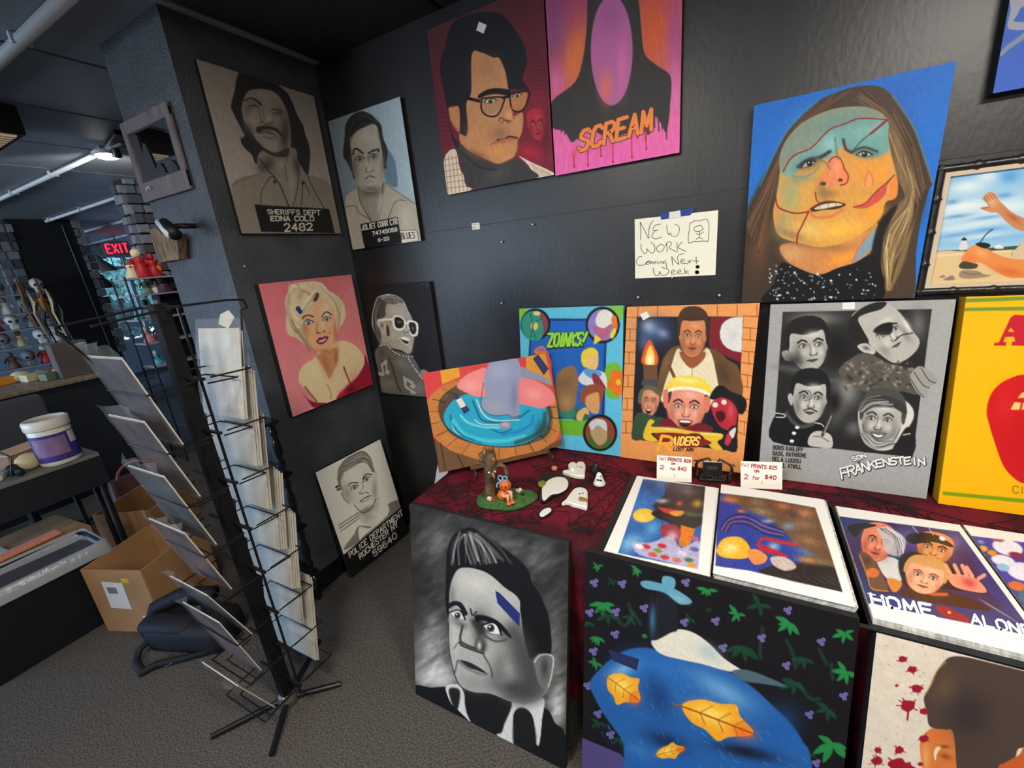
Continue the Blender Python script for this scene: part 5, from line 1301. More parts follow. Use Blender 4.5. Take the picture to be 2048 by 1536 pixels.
# ------------------------------------------------------------------ print binders
PAPER = lambda: mat('white_page', (238, 236, 230), .35, spec=.5)
SLEEVE = lambda: mat('clear_sleeve_edge', (196, 194, 186), .12, spec=.8, bump=.6, bscale=160, var=.3, vscale=120)
def binder(x0, x1, x2, y0, y1, label, dzl, dzr):
    b = thing('print_binder', ((x0 + x2) / 2, (y0 + y1) / 2, TZ), label, 'binder', 'open print binders')
    cov = mat('black_binder_cover', (30, 30, 32), .45, bump=.2, bscale=200)
    MB().box(((x0 + x2) / 2, (y0 + y1) / 2, TZ + .0045), (x2 - x0 + .05, y1 - y0 + .03, .004), bev=.001).build('cover', cov, b)
    for (a, c, dz) in ((x0, x1, dzl), (x1, x2, dzr)):
        k = max(2, int(dz / .0035))
        me = None
        for i in range(k):
            z = TZ + .0065 + dz * (i + .5) / k
            if me is None:
                me = MB().box(((a + c) / 2, (y0 + y1) / 2, z), (c - a - .004, y1 - y0, dz / k * .7)).build('sleeve_page', SLEEVE(), b)
                z00 = z
            else:
                q = me.copy()
                COL.objects.link(q)
                q.location = me.location + Vector(((1 if a > x0 else -1) * .0011 * i * (1 if a > x0 else .4), -.0006 * (i % 3), z - z00))
    MB().tube([(x1, y0 + .02, TZ + .012), (x1, y1 - .02, TZ + .012)], .006, 8).build('spine', cov, b)
    return b
b1 = binder(1.525, 1.800, 2.083, -.712, -.272, 'open binder with two moonlit fantasy prints, front middle of the table', .012, .028)
b2 = binder(2.112, 2.388, 2.668, -.720, -.275, 'open binder with a print lettered HOME ALONE, right end of the table', .014, .016)
GLOSS = paint_mat('glossy_print', .22, .02, .5)
def page(b, x0, x1, y0, y1, z, crop, tilt=0.0):
    p = Pic((x0, y1, z), (x1, y1, z + tilt), (x0, y0, z), crop, 1.5, (238, 236, 230))
    return p
# left page: night picture turned sideways
p = page(b1, 1.527, 1.797, -.711, -.273, TZ + .0195, (1190, 900, 3.7236))
p.fill([358,215,822,272,767,890,170,770],(40,92,168),sm=False)
p.blob(330,420,90,160,(60,130,200),20,.8).blob(290,690,110,60,(110,176,216),-20,.8).blob(430,580,60,70,(96,176,220),40,.8).blob(250,700,50,80,(140,196,226),30,.6).blob(420,270,90,50,(50,60,110),10,.7)
p.fill([540,240,822,275,805,470,640,520,520,470,430,420,520,330],(54,48,50),8).blob(700,310,80,40,(110,90,96),10,.8).blob(760,400,40,30,(226,180,60),0,.8).blob(630,400,24,20,(214,96,40),0,.9).blob(500,380,50,18,(206,206,206),0,.8)
p.ell(365,488,82,52,(236,190,60)).blob(350,500,50,30,(250,226,130),0,.7).fill([420,470,520,430,640,480,800,500,795,560,640,600,540,540,470,510],(36,32,40),6)
p.fill([470,430,560,440,660,460,640,480,540,475],(190,60,60),4).fill([560,460,660,455,640,490,580,490],(226,150,50)).blob(720,480,70,22,(70,110,60),5,.8)
p.fill([640,560,745,590,700,730,625,715],(214,120,34),sm=False).fill([500,560,600,560,640,620,600,690,520,680,490,620],(150,50,66),4).blob(575,640,44,40,(226,220,226),0,.7)
p.fill([280,690,420,690,560,640,640,730,780,680,770,890,560,840,330,780],(176,172,206),6)
for x, y, c in ((380,720,(190,50,56)),(500,715,(190,46,54)),(430,780,(206,80,60)),(520,800,(190,60,60)),(610,820,(200,110,90)),(700,820,(80,110,60)),(720,860,(226,140,50)),(470,750,(110,150,60)),(740,740,(90,96,170)),(650,770,(214,206,226)),(330,720,(230,226,236)),(740,660,(196,90,120))):
    p.ell(x, y, 34, 17, c, 12, 6)
p.smear(.12,14,8,15).clip_to([358,215,822,272,767,890,170,770],(238,236,230))
pg = p.build(b1, 1.0, 'printed_page', GLOSS)
# right page
p = page(b1, 1.803, 2.083, -.717, -.273, TZ + .0355, (1190, 900, 3.7236))
p.fill([918,318,1640,430,1845,1060,1500,1000,1150,920,895,865],(44,62,150),sm=False)
p.fill([960,300,1300,340,1680,400,1790,700,1840,920,1660,900,1500,700,1300,520,1100,430],(104,76,54),8).fill([1260,880,1500,840,1790,880,1845,1060,1500,1000,1240,920],(44,38,36),8)
for x, y, rx, ry, c in ((1000,370,70,26,(214,130,70)),(1200,390,60,30,(140,110,84)),(1400,420,60,26,(196,110,70)),(1560,470,70,40,(190,120,76)),(1470,480,50,30,(80,60,44)),(1240,460,110,30,(150,124,94)),(1560,560,120,40,(140,106,74)),(1600,680,110,40,(150,112,76)),(1500,690,60,30,(120,88,60)),(1680,620,60,90,(110,80,56)),(1580,820,90,30,(196,130,60)),(1700,840,70,26,(120,110,70)),(1090,455,34,16,(226,120,50))):
    p.blob(x, y, rx, ry, c, 10, .9)
for k in range(5):
    p.line([930 + 14 * k, 590 + 6 * k, 990 + 10 * k, 510 + 10 * k, 1110 + 10 * k, 480 + 20 * k, 1260, 550 + 18 * k, 1400, 600 + 12 * k], 14, (110,88,150) if k % 2 else (50,40,80), 5, .9)
p.fill([905,740,960,660,1080,650,1150,720,1140,800,1030,810,930,790],(240,176,40)).blob(1010,730,70,50,(250,226,170),0,.8).fill([1130,760,1200,740,1280,790,1260,840,1180,850],(230,140,70)).blob(1330,720,50,40,(150,176,206),0,.9).line([1220,690,1260,660,1400,690,1500,710],22,(190,40,50),6).fill([1200,700,1260,760,1440,800,1400,770,1280,720],(180,36,46),4).fill([1310,800,1420,800,1500,870,1420,900,1330,860],(196,180,170),6).blob(1560,760,90,30,(96,120,170),20,.8).blob(1440,570,50,30,(120,150,180),0,.8).blob(1290,530,50,18,(170,180,190),0,.8)
for k in range(8):
    p.line([1300 + 60 * k, 930, 1420 + 60 * k, 1000], 4, (90,80,72), 2, .6)
p.smear(.14,14,8,20).clip_to([918,318,1270,362,1640,430,1750,760,1845,1060,1500,985,1150,900,895,865],(238,236,230))
p.build(b1, 1.0, 'printed_page', GLOSS)
# second binder, left page
p = page(b2, 2.114, 2.385, -.719, -.276, TZ + .0215, (1630, 980, 4.5176))
p.fill([178,232,1300,375,2000,1330,460,1022],(48,58,116),sm=False).fill([290,300,1180,390,1560,900,1640,1080,760,960,490,880],(60,48,90),8).blob(900,450,200,90,(110,80,160),10,.9).blob(1250,480,90,80,(130,100,180),0,.7)
p.fill([560,600,760,640,780,820,690,830,600,740],(206,204,204),5).face(560,480,300,330,16,(226,130,96),(120,50,44),(240,170,140),None,.3,beard=.3).fill([300,330,420,300,560,320,430,360,380,420,340,410],(30,28,32),6).fill([560,350,700,360,810,440,800,560,740,600,640,560,600,430],(190,190,196),10,.85).strands([600,350,720,450,760,600],[660,340,800,440,790,560],30,7,[(40,40,44),(226,226,230)],.7,14,31)
p.face(1080,540,330,280,16,(222,140,90),(120,66,44),(240,180,130),None,-.1,'smile').fill([820,430,880,390,1060,395,1220,480,1240,520,1060,470,880,490],(34,32,36),4)
p.fill([760,620,900,560,1100,640,1240,680,1480,900,1550,940,1200,900,900,930,780,800],(34,32,38),10)
p.fill([780,900,900,880,1100,900,1400,980,1590,1090,1300,1060,1000,1010,800,960],(70,40,36),5).line([950,900,1060,940,1190,945],30,(196,90,50),6)
p.face(990,790,360,290,16,(236,170,136),(160,90,66),(250,206,176),(206,150,90),.1,hairtop=.3,lip=(170,60,70))
p.fill([1200,790,1260,760,1400,780,1480,820,1550,910,1500,930,1330,900,1240,860],(226,150,120),4).blob(1390,840,80,50,(190,60,66),20,.8)
for x, y, x2, y2 in ((1230,770,1180,680),(1300,760,1260,680),(1370,770,1330,685),(1420,780,1370,700),(1480,800,1530,770)):
    p.line([x, y, x2, y2], 34, (226,156,124))
p.fill([400,580,450,565,520,620,590,720,660,900,580,910,510,890],(110,74,54)).ell(520,750,60,44,(206,110,50)).blob(470,640,40,40,(70,50,44),0,.7).line([400,590,470,760,510,890,660,915],8,(190,150,60)).fill([650,800,780,830,760,900,700,920],(206,130,50),4)
p.fill([1090,1050,1200,1060,1300,1110,1380,1150,1390,1200,1250,1170,1140,1130],(150,40,46),5).ell(1213,1108,16,12,(226,180,110))
for k in range(12):
    p.line([1480 + 20 * k, 980 + 12 * k, 1560 + 24 * k, 1040 + 14 * k], 6, (150,130,120), 2, .7)
p.line([880,330,930,390],6,(190,190,220),2).line([1030,345,1070,410],6,(190,190,220),2).ell(1150,440,30,20,(226,226,240),20,6)
p.text('HOME',[520,1030,1080,1150,1040,1040,500,940],26,(232,232,236)).text('ALONE',[1420,1205,1980,1330,1940,1235,1400,1120],22,(232,232,236))
sr = [(475,935,545,950),(520,1032,590,1046),(590,960,640,972),(610,1045,660,1058),(955,1030,1010,1044),(1010,1140,1100,1152)]
for a, b_, c, d in sr:
    p.line([a, b_, c, d], 10, (232,232,236))
p.smear(.06,16,8,20).clip_to([178,232,1300,375,2000,1330,460,1022],(238,236,230))
p.build(b2, 1.0, 'printed_page', GLOSS)
p = page(b2, 2.391, 2.666, -.719, -.276, TZ + .0235, (1630, 980, 4.5176))
p.fill([1380,410,2600,560,3400,1400,2000,1240],(60,70,160),sm=False).blob(1700,620,140,60,(40,50,120),0,.6)
for x, y, rx, ry, c in ((1740,520,140,70,(230,232,238)),(1700,640,110,50,(226,228,236)),(1880,740,150,80,(220,224,236)),(1700,700,60,34,(140,190,214)),(1640,440,70,26,(150,90,110)),(1820,590,70,26,(130,50,66)),(1520,530,40,26,(230,170,60)),(1600,570,44,24,(226,150,40)),(1830,870,90,40,(210,110,60)),(1900,960,60,60,(40,110,130)),(1500,470,30,16,(120,140,200)),(1830,460,44,20,(96,120,200)),(2050,600,90,50,(226,228,236)),(2150,760,120,70,(150,196,220)),(2250,900,110,60,(214,110,60)),(2350,700,80,50,(230,170,60)),(2100,980,120,60,(40,110,130)),(2500,1000,130,70,(220,224,236))):
    p.ell(x, y, rx, ry, c, 14, 8)
p.smear(.06,16,8,20).clip_to([1380,410,2600,560,3400,1400,2000,1240],(238,236,230))
p.build(b2, 1.0, 'printed_page', GLOSS)

# ------------------------------------------------------------------ price cards and small plaque
def price_card(label, bl, br, h, back, crop, T):
    bl, br = Vector(bl), Vector(br)
    d = (br - bl).normalized()
    nrm = Vector((d.y, -d.x, 0))
    up = Vector((0, 0, 1)) * h - nrm * back
    o, p = canvas(label, tuple(bl + up), tuple(br + up), tuple(bl), .002, crop, cell=4, base=(240, 236, 222), edge=mat('card_edge', (220, 216, 204), .5), name='price_card', cat='sign', group='price cards')
    RED = (176, 44, 58)
    for t, q, w in T:
        p.text(t, q, w, RED)
    p.build(o, 1.0)
    MB().prism([(0, 0), (.03, 0), (.0, .03)], tuple((bl + br) / 2 - nrm * .003), tuple(-nrm), (0, 0, 1), .003).build('support_foot', mat('card_edge', (220, 216, 204), .5), o)
    return o
price_card('white card handwritten 11x17 PRINTS $25, left of the small book plaque', (1.592, -.250, TZ + .002), (1.708, -.232, TZ + .002), .088, .022, (1190, 900, 3.7236),
           [('11x17', [478,72,528,78,530,58,480,50], 4), ('PRINTS $25', [544,80,712,94,716,74,546,56], 6), ('OR', [566,106,594,110,596,98,568,94], 5), ('2', [484,138,512,142,514,116,488,112], 6), ('for', [560,148,598,152,600,132,562,128], 5), ('$40', [616,150,676,156,680,130,620,124], 6)])
price_card('white card handwritten 11x17 PRINTS $25, right of the small book plaque', (1.862, -.218, TZ + .002), (1.984, -.188, TZ + .002), .090, .022, (1190, 900, 3.7236),
           [('11x17', [1086,118,1144,128,1146,104,1088,96], 4), ('PRINTS $25', [1164,130,1352,146,1356,122,1166,104], 6), ('OR', [1186,164,1220,168,1222,154,1188,148], 5), ('2', [1110,214,1138,216,1138,184,1112,180], 6), ('for', [1172,218,1222,222,1224,198,1176,192], 5), ('$40', [1264,214,1346,220,1350,192,1268,184], 7)])
pq = thing('book_plaque', (1.775, -.185, TZ + .001), 'tiny black book plaque on an ornate dark metal stand', 'ornament')
om = mat('antique_dark_metal', (66, 56, 46), .35, metal=.7, bump=.5, bscale=200, var=.4, vscale=80)
c = Vector((1.775, -.185, TZ + .0025))
MB().box(c + Vector((0, -.004, .006)), (.098, .040, .012), rotz(.2), bev=.003).build('base', om, pq)
for s in (-1, 1):
    pts = [c + Vector((s * .046, 0, .012))] + [c + Vector((s * (.046 + .012 * math.sin(t * 2.6)), .002, .012 + .05 * t)) for t in (.25, .5, .75, 1)] + [c + Vector((s * (.030 - .02 * t), .004, .066 + .012 * math.sin(t * 3.1))) for t in (.3, .6, 1)]
    MB().tube(pts, [.007, .007, .006, .005, .004, .004, .004, .003], 8).build('scroll', om, pq, smooth=True)
    MB().tube([c + Vector((s * .05, 0, .055)), c + Vector((s * .060, 0, .066)), c + Vector((s * .066, 0, .060))], [.004, .003, .002], 6).build('scroll_tip', om, pq)
    MB().lathe([(.001, -.004), (.013, -.004), (.015, 0), (.013, .004), (.001, .004)], c + Vector((s * .052, -.012, .018)), 14, rot=roty(math.pi / 2)).build('wheel', om, pq)
for i in range(9):
    MB().ball(c + Vector((-.04 + .01 * i, -.018 + .003 * math.sin(i), .015 + .004 * (i % 2))), (.007, .006, .006), 1).build('leaf_knob', om, pq)
bk = MB().box(c + Vector((-.004, -.004, .042)), (.062, .014, .052), rotz(.2) @ rotx(-.2), bev=.001).build('book', mat('black_book', (22, 21, 22), .4), pq)
MB().box(c + Vector((-.004, .001, .0675)), (.058, .010, .003), rotz(.2) @ rotx(-.2)).build('page_edge', mat('white_page_edge', (220, 216, 206), .6), bk)
for k in range(4):
    MB().box(c + Vector((-.004, -.0125 + k * .0017, .054 - k * .008)), (.036 - .006 * (k % 2), .0006, .0022), rotz(.2) @ rotx(-.2)).build('gilt_line', mat('gilt', (92, 80, 60), .5), bk)

# ------------------------------------------------------------------ figurine: tree and pumpkin-headed child on grass
fg = thing('tree_figurine', (1.13, -.56, TZ + .002), 'figurine of a brown face tree and pumpkin-headed child on a grassy base', 'figurine')
yaw = .42
rz = rotz(yaw)
B = Vector((1.128, -.555, TZ + .003))
W = lambda x, y, z: B + rz @ Vector((x, y, z))
gm = mat('green_turf_paint', (62, 104, 52), .8, bump=1.0, bscale=420, var=.35, vscale=90)
mb = MB()
rings = []
for k, (s, z) in enumerate(((1.0, 0), (1.03, .006), (.98, .013), (.8, .019), (.5, .023), (.15, .025))):
    rings.append([mb.bm.verts.new(W(.108 * s * math.cos(t) * (1 + .05 * math.sin(3 * t + 1)), .066 * s * math.sin(t) * (1 + .07 * math.sin(4 * t)), z)) for t in [2 * math.pi * j / 36 for j in range(36)]])
for a, b_ in zip(rings, rings[1:]):
    for j in range(36):
        mb.bm.faces.new((a[j], a[(j + 1) % 36], b_[(j + 1) % 36], b_[j]))
mb.bm.faces.new(rings[0][::-1])
mb.bm.faces.new(rings[-1])
mb.build('grass_base', gm, fg, smooth=True)
bk_m = mat('brown_bark_paint', (92, 72, 48), .6, bump=.8, bscale=150, var=.4, vscale=60)
T0 = W(-.052, .012, .018)
TV = lambda x, y, z: T0 + Vector((x, y, z))
tr = MB().tube([TV(-.006, 0, -.004), TV(0, 0, .02), TV(.002, 0, .05), TV(.008, -.004, .085), TV(.016, -.008, .12), TV(.018, -.006, .145), TV(.016, 0, .165), TV(.014, .002, .178)], [.030, .021, .019, .021, .026, .023, .019, .011], 14).jitter(.0011, 3).build('trunk', bk_m, fg, smooth=True)
MB().tube([TV(-.004, .004, .105), TV(-.028, .004, .118), TV(-.044, .002, .116), TV(-.052, 0, .120)], [.010, .008, .006, .004], 8).build('branch', bk_m, fg, smooth=True)
MB().tube([TV(-.002, .004, .125), TV(-.020, .004, .145), TV(-.030, .004, .160)], [.010, .008, .007], 8).build('branch', bk_m, fg, smooth=True)
MB().tube([TV(.034, -.002, .118), TV(.052, 0, .130), TV(.068, .002, .122), TV(.074, .002, .095), TV(.068, 0, .070), TV(.076, -.002, .062)], [.009, .008, .007, .007, .006, .004], 8).build('branch', bk_m, fg, smooth=True)
for k in range(6):
    a = k * 1.05
    MB().tube([TV(.016 + .008 * math.cos(a), .008 * math.sin(a), .160), TV(.016 + .017 * math.cos(a), .015 * math.sin(a), .182 + .006 * (k % 2))], [.006, .003], 6).build('crown_twig', bk_m, fg)
fc = rotz(.5)
nose = TV(.036, -.026, .098)
MB().tube([nose + Vector((-.012, .010, .010)), nose, nose + Vector((.004, -.002, -.008))], [.004, .005, .002], 8).build('nose', mat('tan_nose', (150, 116, 70), .5), tr)
for s in (-1, 1):
    MB().ball(TV(.030 + s * .008, -.024 + s * .006, .110), .0045, 2).build('eye', mat('figurine_white', (222, 220, 210), .4), tr, smooth=True)
    MB().tube([TV(.022 + s * .009, -.026 + s * .006, .121), TV(.032 + s * .009, -.028 + s * .006, .117)], .003, 6).build('brow', bk_m, tr)
MB().tube([TV(.020, -.031, .086), TV(.030, -.032, .080), TV(.040, -.024, .084)], .0025, 6).build('mouth', mat('dark_recess', (30, 22, 16), .7), tr)
MB().ball(TV(.036, -.012, .152), (.006, .005, .009), 1).build('owl', mat('orange_glaze', (214, 96, 26), .3, coat=.4), fg, smooth=True)
og = mat('orange_glaze', (214, 96, 26), .3, coat=.4)
def pumpkin(mb, c, r, h=.8):
    c = Vector(c)
    n = 28
    R = []
    for i in range(1, 10):
        f = math.pi * i / 10
        R.append([mb.bm.verts.new(c + Vector((r * math.sin(f) * math.cos(t) * (1 - .10 * abs(math.cos(3.5 * t))), r * math.sin(f) * math.sin(t) * (1 - .10 * abs(math.cos(3.5 * t))), r * h * math.cos(f)))) for t in [2 * math.pi * j / n for j in range(n)]])
    for a, b_ in zip(R, R[1:]):
        for j in range(n):
            mb.bm.faces.new((a[j], a[(j + 1) % n], b_[(j + 1) % n], b_[j]))
    mb.bm.faces.new(R[0][::-1])
    mb.bm.faces.new(R[-1])
    return mb
K0 = W(-.005, -.024, .020)
KV = lambda x, y, z: K0 + Vector((x, y, z))
hd = pumpkin(MB(), KV(.012, .002, .058), .022, .9).build('pumpkin_head', og, fg, smooth=True)
for s in (-1, 1):
    MB().ball(KV(.018 + s * .007, -.018, .062), (.003, .002, .004), 1).build('eye', mat('dark_recess', (30, 22, 16), .7), hd)
for s in (-1, 1):
    MB().tube(arc(KV(.006 + s * .009, .0, .083), .009, 0, 2 * math.pi, 10, (1, 0, 0), (0, .3, .9)), .0025, 6).build('ribbon_loop', mat('sky_blue_ribbon', (96, 170, 196), .5), hd, smooth=True)
MB().tube([KV(.004, -.004, .078), KV(-.010, -.014, .066), KV(-.010, -.018, .056)], .003, 6).build('ribbon_tail', mat('sky_blue_ribbon', (96, 170, 196), .5), hd)
pumpkin(MB(), KV(.0, 0, .018), .021, .95).build('pumpkin_dress', og, fg, smooth=True)
sk = mat('figurine_skin', (222, 160, 116), .5)
MB().tube([KV(.004, -.008, .036), KV(.014, -.020, .026), KV(.028, -.016, .026), KV(.034, -.008, .034)], [.005, .005, .005, .004], 8).build('arm', sk, fg, smooth=True)
MB().tube([KV(.014, .002, .034), KV(.036, -.004, .038), KV(.040, -.012, .012)], [.006, .006, .005], 8).build('leg', sk, fg, smooth=True)
MB().tube([KV(.010, -.008, .022), KV(.030, -.018, .030), KV(.032, -.022, .008)], [.006, .006, .005], 8).build('leg', sk, fg, smooth=True)
for q in ((.036, -.026, .006), (.046, -.016, .008)):
    MB().ball(KV(*q), (.010, .008, .006), 2).build('shoe', og, fg, smooth=True)
for i, (x, y, c) in enumerate(((-.05, -.026, (222, 196, 176)), (-.042, -.030, (190, 40, 46)), (-.056, -.022, (206, 206, 150)), (-.064, .02, (226, 130, 130)), (.04, .02, (226, 170, 150)), (.052, .024, (226, 200, 180)), (.046, .016, (226, 190, 160)))):
    MB().ball(W(x, y, .024), (.008, .007, .011), 1).jitter(.0006, i).build('flower', mat('flower_%d' % i, c, .5), fg, smooth=True)
pumpkin(MB(), W(.062, -.004, .024), .007).build('black_kettle', mat('black_glaze', (26, 26, 28), .3), fg, smooth=True)

# ------------------------------------------------------------------ clay ghosts and plaques lying on the cloth
GW = mat('white_glaze', (228, 226, 216), .3, bump=.2, bscale=80, coat=.3)
GB = mat('black_glaze', (26, 26, 28), .3)
TC = (840, 880, 4.876)
def tpt(x, y, z=TZ + .003):
    return at_z(TC[0] + x / TC[2], TC[1] + y / TC[2], z)
def slab(outline, th, m, name, parent=None, z=TZ + .003, smooth=True):
    P = spline(np.array(outline, float).reshape(-1, 2), True, 4) if smooth else np.array(outline, float).reshape(-1, 2)
    V = [tpt(x, y, z) for x, y in P]
    mb = MB()
    A = [mb.bm.verts.new(v) for v in V]
    c = sum(V, Vector()) / len(V)
    M_ = [mb.bm.verts.new(v + Vector((0, 0, th * .7))) for v in V]
    T_ = [mb.bm.verts.new(c + (v - c) * .9 + Vector((0, 0, th))) for v in V]
    k = len(V)
    for a, b_ in ((A, M_), (M_, T_)):
        for i in range(k):
            mb.bm.faces.new((a[i], a[(i + 1) % k], b_[(i + 1) % k], b_[i]))
    mb.bm.faces.new(A[::-1])
    mb.bm.faces.new(T_)
    return mb.build(name, m, parent)
def dots(parent, L, z):
    for x, y, rx, ry in L:
        MB().ball(tpt(x, y, z), (rx, ry, .0012), 1).build('eye', GB, parent)
o = tag(slab([1392,328,1440,320,1490,300,1540,240,1590,235,1615,270,1610,330,1605,375,1560,378,1500,370,1440,350], .014, GW, 'ghost_figurine'), 'white clay ghost lying beside the small orange pumpkin', 'figurine', 'clay ghosts on the red cloth')
slab([1445,270,1470,242,1510,240,1530,270,1510,305,1470,305], .012, GW, 'raised_arm', o, TZ + .014)
dots(o, [(1560,262,.003,.004), (1580,268,.003,.004)], TZ + .0175)
o = tag(slab([1383,640,1420,610,1470,540,1520,492,1590,488,1632,520,1636,600,1630,682,1580,676,1540,665,1490,655,1440,632], .014, GW, 'ghost_figurine'), 'white clay ghost lying nearest the open binder, holding a brown stick', 'figurine', 'clay ghosts on the red cloth')
dots(o, [(1558,524,.003,.0045), (1588,518,.003,.0045)], TZ + .0175)
slab([1550,575,1570,565,1635,590,1625,605,1560,598], .006, mat('brown_clay', (150, 112, 60), .5), 'stick', o, TZ + .0165)
# standing ghost with black bow
gx = tpt(1750, 425)
o = tag(MB().lathe([(.024, 0), (.021, .006), (.016, .018), (.012, .030), (.010, .038), (.006, .044), (.001, .046)], gx, 20).build('ghost_figurine', GW, smooth=True), 'small white standing ghost with black bow, rightmost of the ghosts', 'figurine', 'clay ghosts on the red cloth')
for s in (-1, 1):
    MB().ball(gx + Vector((.004 + s * .005, -.0135, .022)), (.006, .003, .004), 1).build('bow', GB, o)
    MB().ball(gx + Vector((.003 + s * .004, -.009, .036)), (.002, .002, .003), 1).build('eye', GB, o)
o = tag(MB().lathe([(.014, 0), (.017, .010), (.014, .024), (.010, .034), (.006, .046), (.001, .050)], tpt(1722, 340), 14).jitter(.0015, 5).build('black_cat_figurine', GB, smooth=True), 'small black cat figurine behind the standing ghost', 'figurine')
for s in (-1, 1):
    MB().tube([tpt(1722, 340) + Vector((s * .006, 0, .043)), tpt(1722, 340) + Vector((s * .009, 0, .056))], [.005, .001], 6).build('ear', GB, o)
o = tag(pumpkin(MB(), tpt(1312, 300) + Vector((0, 0, .011)), .0125, .9).build('pumpkin_figurine', mat('pale_orange_glaze', (206, 120, 80), .4), smooth=True), 'tiny orange pumpkin beside the easel foot', 'figurine')
MB().tube([tpt(1312, 300) + Vector((0, 0, .020)), tpt(1312, 300) + Vector((.003, 0, .029))], [.003, .002], 6).build('stem', GB, o)
# oval plaques: plain white ovals on black (no face)
o = tag(slab([1145,420,1180,375,1260,345,1360,345,1440,370,1465,420,1440,490,1370,540,1290,570,1230,620,1180,620,1165,560,1180,500], .010, GB, 'oval_plaque'), 'large black clay plaque with glazed white oval', 'plaque', 'black and white plaques')
slab([1195,470,1250,400,1330,368,1410,375,1445,420,1430,480,1360,520,1280,540,1225,590,1195,585,1190,530], .005, GW, 'white_glaze_field', o, TZ + .0115)
slab([1150,430,1190,405,1230,420,1220,455,1170,460], .006, mat('yellow_green_glaze', (120, 130, 40), .5), 'glaze_dab', o, TZ + .0115)
o = tag(slab([1150,740,1165,700,1200,665,1260,655,1300,675,1290,715,1240,755,1180,770], .008, GB, 'oval_plaque'), 'small black clay plaque with white oval at the cloth front', 'plaque', 'black and white plaques')
slab([1165,735,1185,700,1225,674,1270,670,1280,695,1240,730,1190,752], .004, GW, 'white_glaze_field', o, TZ + .0095)
# ------------------------------------------------------------------ wire print rack
RX, RY = .385, -1.08
WIRE = mat('black_wire', (50, 50, 53), .28, metal=.75)
rk = thing('print_rack', (RX, RY, 0), 'tall black wire print rack standing on the carpet', 'rack')
for i, (x, y) in enumerate(((.242, -1.286), (.506, -1.231), (.522, -.953), (.268, -.848))):
    MB().tube([(RX, RY, .024), (x, y, .012)], [.011, .010], 10).build('leg', WIRE, rk)
MB().box((RX, RY, .78), (.040, .040, 1.47), bev=.003).build('post', mat('black_post', (20, 20, 22), .65, spec=.15), rk)
MB().lathe([(.034, .012), (.036, .03), (.03, .05), (.024, .055)], (RX, RY, 0), 18).build('hub', mat('worn_steel', (120, 116, 108), .4, metal=.7), rk)
for sx in (-.075, .075):
    MB().tube([(RX + sx, RY + .012, .07), (RX + sx, RY + .012, 1.505)], .0042, 8).build('rod', WIRE, rk)
MB().tube([(RX - .11, RY - .19, 1.485), (RX - .11, RY, 1.505), (RX + .115, RY, 1.505), (RX + .115, RY + .12, 1.505), (RX + .115, RY + .17, 1.50)], .0032, 8).build('top_wire', WIRE, rk)
MB().tube([(RX + .115, RY - .19, 1.485), (RX + .115, RY, 1.505)], .0032, 8).build('top_wire', WIRE, rk)
MB().tube([(RX - .11, RY - .19, 1.485), (RX - .11, RY - .19, 1.465), (RX - .085, RY - .19, 1.462), (RX - .085, RY - .11, 1.30)], .0032, 8).build('top_wire', WIRE, rk)
MB().tube([(RX + .115, RY + .17, 1.50), (RX + .115, RY + .175, 1.475), (RX + .09, RY + .17, 1.47), (RX + .09, RY + .13, 1.30)], .0032, 8).build('top_wire', WIRE, rk)
TIERS = [1.30 - .165 * k for k in range(8)]
first = None
for k, z in enumerate(TIERS):
    if first is None:
        L = []
        for s in (-1, 1):
            L.append(MB().tube([(RX - .115, RY + s * .02, z), (RX - .115, RY + s * .135, z - .004), (RX + .115, RY + s * .135, z - .004), (RX + .115, RY + s * .02, z)], .0026, 6).build('pocket_wire', WIRE, rk))
            L.append(MB().tube([(RX - .09, RY + s * .02, z - .02), (RX - .09, RY + s * .105, z - .026), (RX + .09, RY + s * .105, z - .026), (RX + .09, RY + s * .02, z - .02)], .0024, 6).build('pocket_wire', WIRE, rk))
        L.append(MB().box((RX, RY, z), (.24, .008, .008)).build('cross_bar', WIRE, rk))
        first = L
    else:
        for q in first:
            c = q.copy()
            COL.objects.link(c)
            c.location.z = -.165 * k
CLEAR = mat('clear_plastic_sleeve', (225, 230, 236), .08, spec=.9, alpha=.11, bump=.35, bscale=45)
BOARD = mat('white_backing_board', (186, 181, 168), .55, var=.05, vscale=20)
def print_art(i):
    cols = [((36, 32, 38), (84, 74, 78)), ((46, 30, 32), (92, 66, 64)), ((28, 30, 34), (76, 78, 80)), ((50, 42, 44), (120, 90, 84)), ((44, 44, 46), (84, 80, 78)), ((72, 54, 54), (130, 100, 92)), ((60, 52, 48), (110, 98, 90))][i % 7]
    return mat('dark_print_art_%d' % (i % 7), cols[0], .35, col2=cols[1], var=.5, vscale=14)
def rect_slab(mb, bl, u, v, th):
    bl, u, v = Vector(bl), Vector(u), Vector(v)
    n = u.cross(v).normalized() * th
    f = [bl, bl + u, bl + u + v, bl + v]
    A = [mb.bm.verts.new(p) for p in f]
    B_ = [mb.bm.verts.new(p + n) for p in f]
    for i in range(4):
        mb.bm.faces.new((A[i], A[(i + 1) % 4], B_[(i + 1) % 4], B_[i]))
    mb.bm.faces.new(A[::-1])
    mb.bm.faces.new(B_)
    return mb
AL = ['topmost', 'second', 'third', 'fourth', 'fifth', 'sixth', 'lowest']
